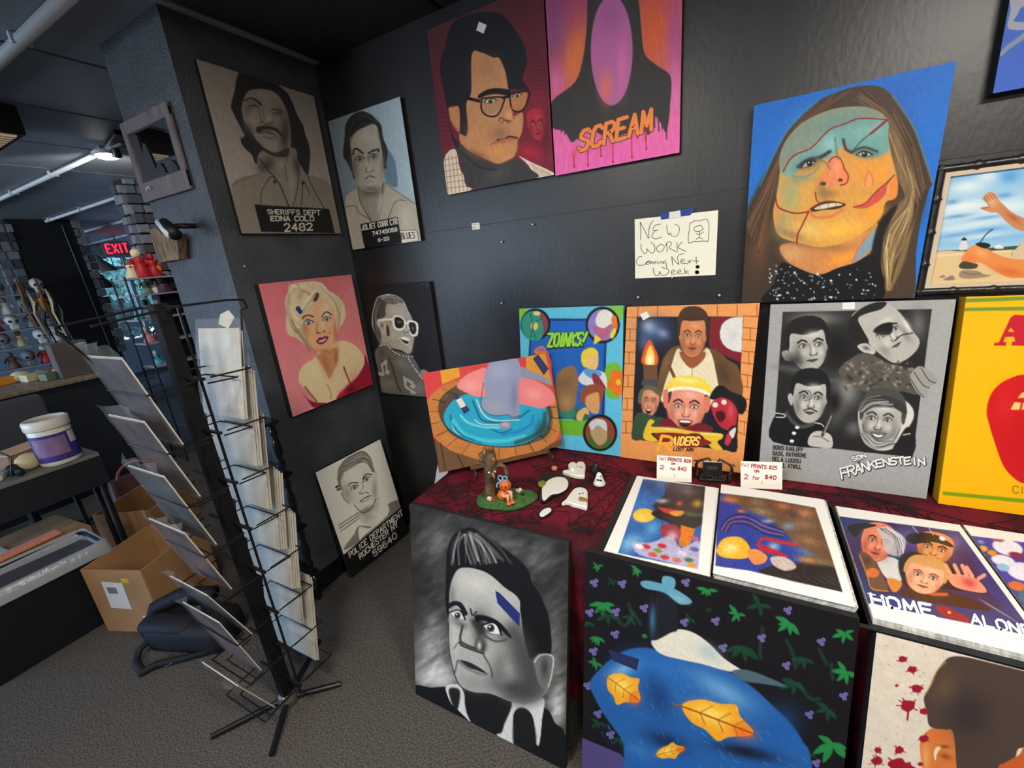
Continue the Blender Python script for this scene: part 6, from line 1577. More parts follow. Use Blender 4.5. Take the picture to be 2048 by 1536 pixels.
for k in range(7):
    zb_ = TIERS[k + 1] + .004
    w, h = .212, (.27, .265, .27, .255, .23, .27, .20)[k]
    x0 = RX - w / 2 + (.0, -.006, -.01, -.012, .02, -.004, .0)[k]
    yb, ty = RY - .090, -.062 - (.012 if k in (4, 6) else 0)
    u_, v_ = Vector((w, 0, 0)), Vector((0, ty, math.sqrt(h * h - ty * ty)))
    o = thing('sleeved_print', (x0 + w / 2, yb, zb_), 'dark print in a clear sleeve, %s in the near side of the wire rack' % AL[k], 'print', 'prints on the near side of the rack')
    rect_slab(MB(), (x0, yb, zb_), u_, v_, .003).build('backing_board', BOARD, o)
    nn = u_.cross(v_).normalized()
    fr_n = nn if nn.y < 0 else -nn
    if fr_n.dot(nn) > 0:
        a0 = Vector((x0, yb, zb_)) + nn * .0034
    else:
        a0 = Vector((x0, yb, zb_)) - nn * .0012
    rect_slab(MB(), a0 + u_ * .02 + v_ * .02, u_ * .96, v_ * .96, .0008).build('print_face', print_art(k), o)
    # clear sleeve: front sheet with a crumpled flap standing above the board
    mb = MB()
    nxs, nys = 8, 12
    G_ = []
    r = random.Random(k)
    for j in range(nys + 1):
        t = -.02 + 1.16 * j / nys
        row = []
        for i in range(nxs + 1):
            s_ = -.04 + 1.08 * i / nxs
            cr = max(0, t - 1.0) * .10 + .0012
            row.append(mb.bm.verts.new(Vector((x0, yb, zb_)) + u_ * s_ + v_ * t + fr_n * (.0065 + r.uniform(-cr, cr) * (1 if t > 1 else .6))))
        G_.append(row)
    for a, b_ in zip(G_, G_[1:]):
        for i in range(nxs):
            mb.bm.faces.new((a[i], a[i + 1], b_[i + 1], b_[i]))
    mb.build('clear_sleeve', CLEAR, o, smooth=True)
for k in range(7):
    zb_ = TIERS[k + 1] + .004 - (.0 if k < 6 else 0)
    w, h = (.235, .27, .27, .25, .26, .22, .27)[k], (.285, .33, .34, .30, .31, .33, .35)[k]
    x0 = RX - w / 2 + (-.030, -.055, -.060, -.060, -.055, -.050, -.045)[k]
    yb, ty = RY + .092, .060
    u_, v_ = Vector((w, 0, 0)), Vector((0, ty, math.sqrt(h * h - ty * ty)))
    o = thing('sleeved_print', (x0 + w / 2, yb, zb_), 'white card back of a print, %s in the far side of the wire rack' % AL[k], 'print', 'prints on the far side of the rack')
    nn = u_.cross(v_).normalized()
    for q in range((2, 3, 2, 4, 4, 2, 2)[k]):
        rect_slab(MB(), Vector((x0 + .006 * q, yb + .005 * q, zb_)), u_, v_ * (1 - .03 * q), .0022).build('backing_board', BOARD, o)
    if k < 2:
        mb = MB()
        rr = random.Random(k + 40)
        G_ = [[mb.bm.verts.new(Vector((x0, yb, zb_)) + u_ * (-.05 + 1.1 * i / 6) + v_ * (-.03 + 1.14 * j / 10) + Vector((0, -.006 + rr.uniform(-.004, .004), 0))) for i in range(7)] for j in range(11)]
        for a, b_ in zip(G_, G_[1:]):
            for i in range(6):
                mb.bm.faces.new((a[i], a[i + 1], b_[i + 1], b_[i]))
        mb.build('clear_sleeve', CLEAR, o, smooth=True)
note = tag(MB().prism([(0, 0), (.05, .012), (.075, -.012), (.03, -.045), (-.02, -.03)], (RX - .01, RY + .16, 1.46), (1, 0, 0), (0, .1, .99), .001).build('paper_note', mat('note_paper', (196, 190, 176), .7)), 'curled pale paper note sticking up from the rack top', 'note')

# ------------------------------------------------------------------ black spindle shelf behind the rack
sp = thing('spindle_shelf', (-.03, -.80, 0), 'black tiered shelf with turned spindles beside the left wall', 'shelf')
SB = mat('black_lacquer', (18, 18, 20), .22, spec=.6)
SX, SY = (-.30, .04), (-.80, -.67)
LV = [.06, .16, .42, .70, .955]
for z in LV:
    MB().box(((SX[0] + SX[1]) / 2, (SY[0] + SY[1]) / 2, z), (SX[1] - SX[0] + .05, SY[1] - SY[0] + .05, .014), bev=.004).build('shelf_board', SB, sp)
def spindle(x, y, z0, z1):
    L = z1 - z0
    pr = [(.011, 0), (.013, .03), (.008, .07), (.014, .13), (.016, .2), (.009, .27), (.013, .33), (.018, .45), (.017, .5), (.018, .55), (.013, .67), (.009, .73), (.016, .8), (.014, .87), (.008, .93), (.013, .97), (.011, 1)]
    return MB().lathe([(r, z0 + t * L) for r, t in pr], (x, y, 0), 12).build('spindle', SB, sp, smooth=True)
for a, b_ in zip(LV[1:], LV[2:]):
    for x in SX:
        for y in SY:
            spindle(x, y, a + .007, b_ - .007)
for x in SX:
    for y in SY:
        MB().lathe([(.010, 0), (.016, .02), (.012, .05), (.014, .153)], (x, y, 0), 12).build('foot', SB, sp, smooth=True)
for i, (x, y, z, c) in enumerate(((-.06, -.74, .427, (90, 88, 84)), (-.16, -.73, .427, (60, 60, 64)), (-.05, -.74, .707, (110, 106, 98)), (-.18, -.73, .707, (70, 66, 62)), (-.1, -.74, .167, (80, 78, 76)))):
    o = MB().lathe([(.022, 0), (.028, .02), (.03, .05), (.02, .085), (.012, .10), (.014, .115)], (x, y, z + .0005), 14).build('dark_jar', mat('dark_jar_%d' % i, c, .3), smooth=True)
    tag(o, ('grey', 'charcoal', 'pale grey', 'brown', 'dull grey')[i] + ' small jar on a board of the black spindle shelf, level %d up' % (2 if z < .3 else 3 if z < .6 else 4), 'jar', 'jars on the spindle shelf')

# ------------------------------------------------------------------ mirror and lamp on the pier end
PY = -.64
mr = thing('carved_mirror', (-.27, PY, 1.92), 'mirror in a grey ribbed wooden frame with skyline cut-outs on the pier end', 'mirror')
fw = mat('grey_ribbed_wood', (112, 102, 106), .7, bump=.7, bscale=60, stretch=(14, 1, 1), var=.3, vscale=12)
mx0, mx1, mz0, mz1, yf = -.463, -.085, 1.915, 2.215, PY - .009
for nm, c, d in (('frame_rail', ((mx0 + mx1) / 2, yf, mz0 + .036), (mx1 - mx0, .014, .072)), ('frame_rail', ((mx0 + mx1) / 2, yf, mz1 - .023), (mx1 - mx0, .014, .046)), ('frame_stile', (mx0 + .017, yf, (mz0 + mz1) / 2), (.034, .013, mz1 - mz0 - .02)), ('frame_stile', (mx1 - .017, yf, (mz0 + mz1) / 2), (.034, .013, mz1 - mz0 - .02))):
    MB().box(c, d, bev=.003).build(nm, fw, mr)
MB().box(((mx0 + mx1) / 2, PY - .004, (mz0 + mz1) / 2), (mx1 - mx0 - .02, .006, mz1 - mz0 - .02)).build('mirror_glass', mat('mirror_silver', (200, 206, 212), .03, metal=1.0), mr)
dk = mat('dark_cutout', (26, 24, 26), .6)
cut = [(0, 0), (.012, .17), (.02, .175), (.05, .17), (.055, .10), (.075, .135), (.095, .13), (.12, .03), (.14, .05), (.165, .048), (.185, .01), (.23, .0)]
MB().prism(cut, (mx0 + .05, PY - .0085, mz0 + .072), (1, 0, 0), (0, 0, 1), .004).build('skyline_cutout', dk, mr)
MB().prism([(0, 0), (.02, .045), (.045, .02), (.05, 0)], (mx1 - .1, PY - .0085, mz0 + .072), (1, 0, 0), (0, 0, 1), .004).build('skyline_cutout', dk, mr)
MB().tube(arc((mx0 + .09, PY - .024, mz0 + .03), .018, .4, 2.7, 8), .003, 6).build('moon_inlay', mat('pale_inlay', (190, 186, 188), .5), mr)
wl = thing('wall_light', (-.2, PY - .06, 1.70), 'small dark wall light above a split-log hanging on the pier end', 'lamp')
WL = lambda x, y, z: at_y(x, y, PY - z)
dm = mat('matt_black', (20, 20, 22), .5)
MB().tube([WL(388, 452, .0), WL(372, 452, .06), WL(352, 452, .08)], .010, 8).build('bracket', dm, wl, smooth=True)
a, b_ = WL(328, 446, .09), WL(352, 470, .10)
MB().tube([a, a + (b_ - a) * .5, b_], [.020, .024, .022], 14).build('lamp_head', dm, wl, smooth=True)
MB().tube([a + Vector((-.012, -.012, .004)), b_ + Vector((-.012, -.014, -.002))], [.013, .015], 10).build('white_shade', mat('white_metal', (206, 212, 220), .35), wl, smooth=True)
lg = thing('log_plaque', WL(345, 495, .02), 'split brown log slice hanging on the pier end below the lamp', 'decoration')
pts = [WL(*q, .004) for q in ((317, 460), (330, 456), (345, 470), (366, 468), (374, 480), (376, 518), (360, 520), (336, 525), (328, 500))]
mb = MB()
A = [mb.bm.verts.new(v) for v in pts]
B_ = [mb.bm.verts.new(v + Vector((0, -.035, 0))) for v in pts]
for i in range(len(pts)):
    mb.bm.faces.new((A[i], A[(i + 1) % len(pts)], B_[(i + 1) % len(pts)], B_[i]))
mb.bm.faces.new(A)
mb.bm.faces.new(B_[::-1])
mb.build('log_slice', mat('bark_brown', (126, 104, 78), .8, bump=1, bscale=40, stretch=(6, 6, 1), var=.5, vscale=18), lg)
MB().tube([pts[2] + Vector((0, -.01, 0)), pts[2] + Vector((0, -.004, .03))], .002, 6).build('hanging_cord', dm, lg)

# push pins and nails left in the black walls
PIN = mat('pin_silver', (200, 200, 204), .25, metal=.6)
for i, (x, y, lb) in enumerate(((1005, 484, 'small pin in the back wall right of the lone sticker'), (1005, 606, 'bright push pin in the back wall left of the blue-bordered canvas'), (1277, 594, 'bright pin in the back wall above the brick-bordered canvas'), (1345, 554, 'pin holding the bottom of the paper sign'), (1439, 590, 'pin in the back wall below the paper sign right corner'), (1067, 449, 'tiny nail in the back wall near the board seam'))):
    c = at_y(x, y, 0)
    o = tag(MB().lathe([(.001, -.010), (.0045, -.010), (.005, -.007), (.002, -.004), (.0015, .001)], c, 10, rot=rotx(-math.pi / 2)).build('push_pin', PIN, smooth=True), lb, 'pin', 'pins in the back wall')
    o.location = (0, -.001, 0)
for i, (x, y, lb) in enumerate(((487, 533, 'small pin in the left wall between the two upper portraits'),)):
    c = at_x(x, y, 0)
    o = tag(MB().lathe([(.001, .010), (.0045, .010), (.005, .007), (.002, .004), (.0015, 0)], c, 10, rot=roty(math.pi / 2)).build('push_pin', PIN, smooth=True), lb, 'pin', 'pins in the left wall')
# ------------------------------------------------------------------ the rest of the shop, left
WX = -9.0
wall('wall_side', (-.50, 2.62, CZ / 2), (.1, 4.76, CZ), GREY)
wall('wall_far', (-4.8, 5.0, CZ / 2), (8.6, .1, CZ), GREY)
# far left wall with a window band
wy0, wy1, wz0, wz1 = .9, 4.2, .62, 2.30
far_m = mat('grey_window_wall', (104, 116, 128), .8)
wall('wall_far_left', (WX, (-6.1 + wy0) / 2, CZ / 2), (.1, wy0 + 6.1, CZ), far_m)
wall('wall_far_left_end', (WX, (wy1 + 5) / 2, CZ / 2), (.1, 5 - wy1, CZ), far_m)
wall('wall_far_left_sill', (WX, (wy0 + wy1) / 2, wz0 / 2), (.1, wy1 - wy0, wz0), far_m)
wall('wall_far_left_head', (WX, (wy0 + wy1) / 2, (wz1 + CZ) / 2), (.1, wy1 - wy0, CZ - wz1), far_m)
w1 = struct(thing('window_1', (WX, (wy0 + wy1) / 2, wz0), 'bright shop window with grey frame at the far end', 'window'))
del w1['category']
wf = mat('grey_window_frame', (120, 132, 146), .5)
for y in (wy0 + .03, 1.7, 2.5, 3.3, wy1 - .03):
    MB().box((WX + .03, y, (wz0 + wz1) / 2), (.06, .06, wz1 - wz0)).build('mullion', wf, w1)
for z in (wz0 + .03, 1.25, 2.05, wz1 - .03):
    MB().box((WX + .03, (wy0 + wy1) / 2, z), (.055, wy1 - wy0, .05)).build('transom', wf, w1)
PANE = mat('window_pane', (220, 235, 245), .03, spec=.6, alpha=.08)
ys = [wy0, 1.7, 2.5, 3.3, wy1]
for a, b_ in zip(ys, ys[1:]):
    MB().box((WX, (a + b_) / 2, (wz0 + wz1) / 2), (.006, b_ - a - .05, wz1 - wz0 - .05)).build('pane', PANE, w1)
# front shop windows (beside and behind the photographer)
fx0, fx1 = -8.2, -1.4
wall('wall_front_sill', ((fx0 + fx1) / 2, -6.1, .3), (fx1 - fx0, .1, .6), GREY)
wall('wall_front_head', ((fx0 + fx1) / 2, -6.1, 2.395), (fx1 - fx0, .1, .19), GREY)
wall('wall_front_left', ((WX + fx0) / 2, -6.1, CZ / 2), (fx0 - WX, .1, CZ), GREY)
wall('wall_front_mid', (-1.12, -6.1, CZ / 2), (.56, .1, CZ), GREY)
w2 = struct(thing('window_2', ((fx0 + fx1) / 2, -6.1, .6), None, None))
for kk in ('label', 'category'):
    del w2[kk]
w2['kind'] = 'structure'
for k in range(5):
    MB().box((fx0 + (fx1 - fx0) * k / 4, -6.07, 1.45), (.07, .07, 1.7)).build('mullion', wf, w2)
for k in range(4):
    MB().box((fx0 + (fx1 - fx0) * (k + .5) / 4, -6.1, 1.45), (1.6, .006, 1.66)).build('pane', PANE, w2)
# portals help the sky light find the openings; they give no light themselves
for nm, loc, tgt, sx, sy in (('window_portal', (WX + .12, (wy0 + wy1) / 2, (wz0 + wz1) / 2), (0, (wy0 + wy1) / 2, (wz0 + wz1) / 2), wy1 - wy0, wz1 - wz0), ('front_portal', ((fx0 + fx1) / 2, -6.0, 1.45), ((fx0 + fx1) / 2, 0, 1.45), fx1 - fx0, 1.7)):
    L = area_light(nm, loc, tgt, sx, sy, 0.0, (1, 1, 1))
    L.data.cycles.is_portal = True
# outside: pavement and shrubs
struct(MB().box((-24, 0, -.12), (29.6, 40, .1)).build('ground_outside', mat('pale_paving', (150, 154, 158), .9, var=.15, vscale=1)))
LF = mat('leaf_green', (74, 108, 92), .6, var=.4, vscale=20)
for i, (x, y, s) in enumerate(((-11.6, 1.5, 1.35), (-13.2, 3.5, 1.7), (-12.0, 6.0, 1.3), (-14.8, .6, 2.0))):
    t = thing('shrub', (x, y, -.07), ('round leafy shrub outside the far window, nearest the exit sign', 'tall leafy shrub outside the far window, behind the others', 'low leafy shrub outside the far window at its right end', 'broad leafy shrub outside the far window at its left end')[i], 'shrub', 'shrubs outside')
    rr = random.Random(i)
    bm = bmesh.new()
    for k in range(2600):
        d = Vector((rr.gauss(0, 1), rr.gauss(0, 1), rr.gauss(0, 1))).normalized() * rr.uniform(.6, 1) ** .5
        c = Vector((x, y, .35 + s * .75)) + Vector((d.x * s * .8, d.y * s * .8, d.z * s * .75))
        a = Vector((rr.uniform(-1, 1), rr.uniform(-1, 1), rr.uniform(-1, 1))).normalized() * .15
        b2_ = a.cross(d).normalized() * .10 if a.cross(d).length > 1e-4 else Vector((.06, 0, 0))
        bm.faces.new([bm.verts.new(q) for q in (c - a, c + b2_, c + a, c - b2_)])
    m_ = MB()
    m_.bm.free()
    m_.bm = bm
    m_.build('foliage', LF, t)['kind'] = 'stuff'
    MB().tube([(x, y, -.07), (x, y, .8)], [.06, .04], 8).build('stem', mat('stem_brown', (80, 66, 50), .8), t)

# exit sign
ex = thing('exit_sign', (-7.33, 1.84, 2.16), 'grey exit sign with glowing red letters EXIT hanging below the ceiling', 'sign')
ec = Vector((-7.33, 1.836, 2.276))
d = (Vector(CAM_P) - ec)
d.z = 0
d.normalize()
sd = Vector((-d.y, d.x, 0))
RMx = Matrix((sd, -d, Vector((0, 0, 1)))).transposed()
MB().box(ec, (.37, .05, .22), RMx, bev=.01).build('housing', mat('exit_housing', (70, 74, 80), .5), ex)
MB().tube([ec + Vector((0, 0, .11)), (ec.x, ec.y, CZ)], .012, 8).build('stem', mat('exit_housing', (70, 74, 80), .5), ex)
mb = MB()
for g in lay_text('EXIT'):
    for (a, b_), (c, e2) in zip(g, g[1:]):
        A_ = ec + sd * ((a - .5) * .27) + Vector((0, 0, (b_ - .5) * .14)) + d * .028
        B2 = ec + sd * ((c - .5) * .27) + Vector((0, 0, (e2 - .5) * .14)) + d * .028
        mb.tube([A_, B2], .013, 6)
mb.build('lettering', mat('exit_red', (255, 30, 60), .5, emit=2.2), ex)
# mirrored writing painted on the upper pane
mb = MB()
for g in lay_text('FISH IT'):
    for (a, b_), (c, e2) in zip(g, g[1:]):
        mb.tube([(WX + .055, 2.45 - a * .72 + 0, 2.10 + b_ * .14), (WX + .055, 2.45 - c * .72, 2.10 + e2 * .14)], .010, 4)
mb.build('window_lettering', mat('window_paint_dark', (50, 96, 110), .6), w1)
# pendant lamps before the window
PL = mat('grey_pendant_metal', (110, 114, 112), .5)
PD = mat('dark_pendant_metal', (40, 44, 48), .5)
for (x, y, X, m, sc, lb) in ((197, 530, -7.6, PL, 1.0, 'grey bell-shaped pendant lamp before the far window'), (203, 565, -8.2, PD, .8, 'dark pendant lamp hanging lower before the far window')):
    c = at_x(x, y, X)
    t = thing('pendant_lamp', c, lb, 'lamp', 'pendant lamps')
    MB().lathe([(.24 * sc, -.10), (.23 * sc, -.07), (.14 * sc, .02), (.08 * sc, .08), (.05 * sc, .14), (.01, .16)], c, 18).build('shade', m, t, smooth=True)
    MB().tube([c + Vector((0, 0, .15)), (c.x, c.y, CZ)], .006, 6).build('cord', PD, t)
    MB().ball(c + Vector((0, 0, -.07)), .05 * sc, 2).build('bulb', mat('bulb_glass', (220, 224, 220), .3), t, smooth=True)

# ------------------------------------------------------------------ pipes, lamps on the ceiling
PIPE = mat('pale_conduit', (196, 204, 212), .4, spec=.5)
for i, (y, x0, x1, lb) in enumerate(((-.84, -8.9, .6, 'long pale ceiling pipe nearest the photographer'), (-.12, -8.9, -1.70, 'pale ceiling pipe ending at the dark spotlight'), (.575, -8.9, -3.4, 'pale ceiling pipe running to the stone column'), (1.27, -8.9, -4.6, 'far pale ceiling pipe beyond the stone column'), (1.95, -8.9, -5.0, 'farthest pale ceiling pipe near the window'))):
    t = thing('ceiling_pipe', ((x0 + x1) / 2, y, CZ), lb, 'pipe', 'ceiling pipes')
    MB().tube([(x0, y, CZ - .022), (x1, y, CZ - .022)], .016 if i else .022, 10).build('pipe', PIPE, t, smooth=True)
    k = int((x1 - x0) / .9)
    q0 = None
    for j in range(k):
        x = x1 - .25 - .9 * j
        if q0 is None:
            q0 = MB().box((x, y, CZ - .018), (.018, .06, .036), bev=.004).build('pipe_clip', PIPE, t)
            xx0 = x
        else:
            c = q0.copy()
            COL.objects.link(c)
            c.location.x = x - xx0
# spotlight on the second pipe, lit
sl = thing('ceiling_spotlight', (-1.78, -.12, CZ), 'black ceiling spotlight at the end of the second pipe, lit', 'lamp')
MB().box((-1.66, -.14, CZ - .014), (.30, .10, .026), rotz(-.2), bev=.006).build('mount', dm, sl)
MB().tube([(-1.80, -.12, CZ - .02), (-1.84, -.10, CZ - .075)], [.016, .022], 10).build('stem', dm, sl)
bq = at_z(215, 312, CZ - .055)
MB().tube([(-1.84, -.10, CZ - .075), bq + Vector((0, 0, .012))], .012, 8).build('arm', dm, sl)
MB().lathe([(.075, 0), (.080, .012), (.06, .03), (.02, .04)], bq + Vector((0, 0, .004)), 18).build('lamp_head', mat('white_metal', (206, 212, 220), .35), sl, smooth=True)
MB().ball(bq, (.066, .066, .022), 2).build('bulb', mat('lit_bulb', (255, 250, 240), .3, emit=14), sl, smooth=True)
ld = bpy.data.lights.new('ceiling_spotlight_light', 'SPOT')
ld.energy, ld.spot_size, ld.color, ld.shadow_soft_size = 34, 2.6, (1, .96, .9), .05
lo = bpy.data.objects.new('ceiling_spotlight_light', ld)
COL.objects.link(lo)
lo.location = bq + Vector((0, 0, -.03))
lo.rotation_euler = Vector((-.5, .2, -.6)).to_track_quat('-Z', 'Y').to_euler()
# fluorescent fixture at the left picture edge and the lamps above the display, with the added fill pair
FIX = mat('dark_fixture', (34, 34, 36), .5)
DIFF = mat('warm_diffuser', (255, 226, 186), .5, emit=3.0)
def fixture(x, y, sx, sy, lb, emit=True, rot=0.0, hh=.05):
    t = thing('ceiling_fixture', (x, y, CZ), lb, 'lamp', 'ceiling fixtures')
    MB().box((x, y, CZ - .003 - hh / 2), (sx + .06, sy + .06, hh), rotz(rot), bev=.006).build('housing', FIX, t)
    MB().box((x, y, CZ - hh - .005), (sx, sy, .008), rotz(rot)).build('diffuser', DIFF if emit else mat('dim_diffuser', (214, 190, 156), .6, emit=.35), t)
    for k in range(9):
        MB().box((x - sx / 2 + sx * (k + .5) / 9, y, CZ - hh - .011), (.006, sy, .006), rotz(0)).build('louvre', mat('louvre_white', (206, 204, 198), .4), t)
    return t
fixture(-1.62, -.98, .40, .60, 'louvred warm ceiling fixture at the left picture edge', False, 0, .13)
for i, (lx, ly, pw) in enumerate(LAMPS):
    fixture(lx, ly, .56, .28, ('flat ceiling lamp above the picture wall, nearer the left wall', 'flat ceiling lamp above the picture wall, nearer the right wall', 'added fill lamp on the ceiling behind the photographer, nearer the left wall', 'added fill lamp on the ceiling behind the photographer, nearer the right wall')[i])

# ------------------------------------------------------------------ stone columns
STONE = [mat('stone_%d' % k, c, .8, bump=.8, bscale=30, var=.3, vscale=12) for k, c in enumerate(((92, 98, 110), (116, 120, 132), (70, 74, 84), (134, 134, 142)))]
DARKS = mat('dark_mortar', (28, 30, 36), .9)
def stone_meshes():
    L = []
    for k in range(4):
        q = MB().box((0, 0, 0), (1, 1, 1), bev=.12).jitter(.05, k)
        me = bpy.data.meshes.new('stone')
        q.bm.to_mesh(me)
        q.bm.free()
        me.materials.append(STONE[k])
        L.append(me)
    return L
SM = stone_meshes()
def stone_face(parent, o, u, L, z0, z1, n, seed, sw=.13, sh=.085, dep=.05):
    """courses of separate stones on a column face: o start, u direction, n outward"""
    r = random.Random(seed)
    u, n = Vector(u), Vector(n)
    z = z0
    row = 0
    ang = math.atan2(u.y, u.x)
    while z < z1 - sh * .5:
        s = -r.uniform(0, sw * .5)
        h = sh * r.uniform(.85, 1.1)
        while s < L - .02:
            w = sw * r.uniform(.65, 1.25)
            a, b_ = max(s, -.01), min(s + w, L + r.uniform(0, .03))
            if b_ - a > .03:
                q = bpy.data.objects.new('stone', SM[r.randint(0, 3)])
                COL.objects.link(q)
                q.scale = (b_ - a - .012, dep * r.uniform(.7, 1.3), h - .012)
                q.rotation_euler = (0, 0, ang)
                q.location = Vector(o) + u * (a + b_) / 2 + n * .012 + Vector((0, 0, z + h / 2))
                q.parent = parent
                q.matrix_parent_inverse = mw(parent).inverted()
            s += w
        z += h
        row += 1
cr = struct(MB().box((-3.0, .70, CZ / 2), (.14, .74, CZ)).build('column_stone', DARKS))
cr['label'] = 'stone-faced column beyond the pier'
stone_face(cr, (-2.93, .33, 0), (0, 1, 0), .72, 1.55, CZ, (1, 0, 0), 3)
stone_face(cr, (-3.07, .33, 0), (1, 0, 0), .14, 1.55, CZ, (0, -1, 0), 4)
cb = struct(MB().box((-5.85, .53, CZ / 2), (.5, .60, CZ)).build('column_black', mat('black_panel', (22, 25, 32), .7)))
cb['label'] = 'broad black column with stone edges'
stone_face(cb, (-5.62, .80, 0), (0, 1, 0), .09, 0.8, CZ, (1, 0, 0), 5, sw=.11, sh=.11)
stone_face(cb, (-5.62, .06, 0), (0, 1, 0), .19, 1.45, 2.40, (1, 0, 0), 6, sw=.10, sh=.10)
MB().tube([(-5.59, .70, 2.42), (-5.59, .73, .75)], .008, 6).build('corner_bead', mat('grey_bead', (70, 76, 86), .5), cb)

# ------------------------------------------------------------------ display shelves of trinkets
def trinket_shelf(name, label, X, boards, y0, y1, dx):
    t = thing(name, (X, (y0 + y1) / 2, 0), label, 'shelf')
    sm_ = mat('pale_shelf_board', (150, 152, 156), .5)
    for z in boards:
        MB().box((X - dx / 2, (y0 + y1) / 2, z), (dx, y1 - y0, .012)).build('shelf_board', sm_, t)
    for y in (y0, y1):
        for x in (X, X - dx):
            MB().tube([(x, y, 0), (x, y, max(boards) + .02)], .008, 6).build('post', dm, t)
    return t
X1 = -2.66
bz = [at_x(290, y, X1).z for y in (556, 590, 640, 690, 740)]
trinket_shelf('trinket_shelf', 'open shelf of halloween trinkets before the stone column', X1, bz, .02, .56, .24)
COLS = {'red': (176, 30, 34), 'cream': (206, 190, 150), 'white': (214, 212, 206), 'orange': (222, 140, 30), 'green': (96, 112, 90), 'purple': (70, 40, 60), 'grey': (120, 120, 124), 'pink': (206, 130, 140), 'brown': (110, 80, 60), 'teal': (90, 170, 190), 'black': (30, 30, 34), 'yellow': (226, 190, 60)}
cm = lambda c: mat('trinket_' + c, COLS[c], .5, bump=.3, bscale=60)
def figurine(c, h, body, head, label, group='trinkets on the shelves', arms=True):
    c = Vector(c)
    t = thing('figurine', c, label, 'figurine', group)
    MB().lathe([(.30 * h, 0), (.32 * h, .05 * h), (.20 * h, .35 * h), (.16 * h, .55 * h), (.20 * h, .66 * h), (.07 * h, .72 * h)], c, 12).build('body', cm(body), t, smooth=True)
    MB().ball(c + Vector((0, 0, .84 * h)), (.15 * h, .15 * h, .17 * h), 2).build('head', cm(head), t, smooth=True)
    if arms:
        for s in (-1, 1):
            MB().tube([c + Vector((0, s * .16 * h, .62 * h)), c + Vector((.05 * h, s * .30 * h, .48 * h)), c + Vector((.10 * h, s * .32 * h, .36 * h))], [.07 * h, .06 * h, .04 * h], 6).build('arm', cm(body), t, smooth=True)
    return t
def at1(x, z, X=X1 - .1):
    # place by picture column on a shelf height
    for yy3 in np.linspace(.02, .6, 120):
        if proj((X, yy3, z))[0] >= x:
            return (X, yy3, z + .007)
    return (X, .58, z + .007)
figurine(at1(287, bz[0]), .24, 'red', 'cream', 'red and cream scarecrow doll sitting on the top trinket shelf')
figurine(at1(267, bz[0]), .16, 'cream', 'brown', 'small cream figure at the left end of the top trinket shelf', arms=False)
figurine(at1(312, bz[0]), .20, 'red', 'red', 'red devil figure at the right end of the top trinket shelf')
figurine(at1(296, bz[1]), .15, 'green', 'white', 'greenish figure with white head on the second trinket shelf')
figurine(at1(312, bz[1]), .14, 'white', 'white', 'white bust on the second trinket shelf', arms=False)
figurine(at1(330, bz[1] - .02), .26, 'purple', 'orange', 'pumpkin-headed figure in purple on the second trinket shelf')
figurine(at1(278, bz[2]), .10, 'teal', 'teal', 'small teal ornament on the third trinket shelf', arms=False)
figurine(at1(300, bz[2]), .16, 'grey', 'black', 'dark grey figure on the third trinket shelf')
figurine(at1(322, bz[2]), .15, 'pink', 'white', 'pink figure on the third trinket shelf')
figurine(at1(300, bz[3]), .14, 'pink', 'cream', 'pale pink figure on the fourth trinket shelf')
figurine(at1(322, bz[3]), .15, 'brown', 'grey', 'brown figure on the fourth trinket shelf')
figurine(at1(318, bz[4]), .13, 'teal', 'white', 'teal figure on the lowest visible trinket shelf')

# hanging masks and skulls by the black column
X2 = -5.2
bz2 = [at_x(40, y, X2).z for y in (590, 628, 660, 696, 738)]
t = trinket_shelf('mask_shelf', 'tall open shelf crowded with masks and skulls left of the black column', X2, bz2, -.42, .26, .26)
def skull(c, s, m, label):
    c = Vector(c)
    t = thing('skull_ornament', c, label, 'skull', 'skulls on the mask shelf')
    q = MB().ball(c + Vector((0, 0, .62 * s)), (.42 * s, .36 * s, .40 * s), 2).build('cranium', m, t, smooth=True)
    MB().box(c + Vector((.18 * s, 0, .16 * s)), (.34 * s, .40 * s, .32 * s), bev=.06 * s).build('jaw', m, t)
    for e2 in (-1, 1):
        MB().ball(c + Vector((.36 * s, e2 * .15 * s, .55 * s)), (.09 * s, .10 * s, .10 * s), 1).build('eye_socket', cm('black'), t)
    return t
r8 = random.Random(8)
WORDS = [('white', 'chalk white'), ('cream', 'ivory'), ('grey', 'grey'), ('brown', 'brown')]
BRD = ['top', 'second', 'third', 'fourth', 'fifth']
ORD = ['leftmost', 'second from left', 'third from left', 'fourth from left', 'rightmost']
for i, z in enumerate(bz2):
    for j in range(5):
        y = -.38 + .145 * j + r8.uniform(-.015, .015)
        if (i + j) % 2 == 0:
            c_, w_ = WORDS[(i * 3 + j) % 4]
            skull((X2 - .12, y, z + .007), .15 + .03 * r8.random(), cm(c_), '%s skull, %s on the %s board of the mask shelf' % (w_, ORD[j], BRD[i]))
        else:
            bd = ['orange', 'grey', 'cream', 'brown', 'white', 'red'][(i * 2 + j) % 6]
            figurine((X2 - .12, y, z + .007), .17 + .04 * r8.random(), bd, ['grey', 'white', 'brown'][(i + j) % 3], '%s figure, %s on the %s board of the mask shelf' % (bd, ORD[j], BRD[i]))
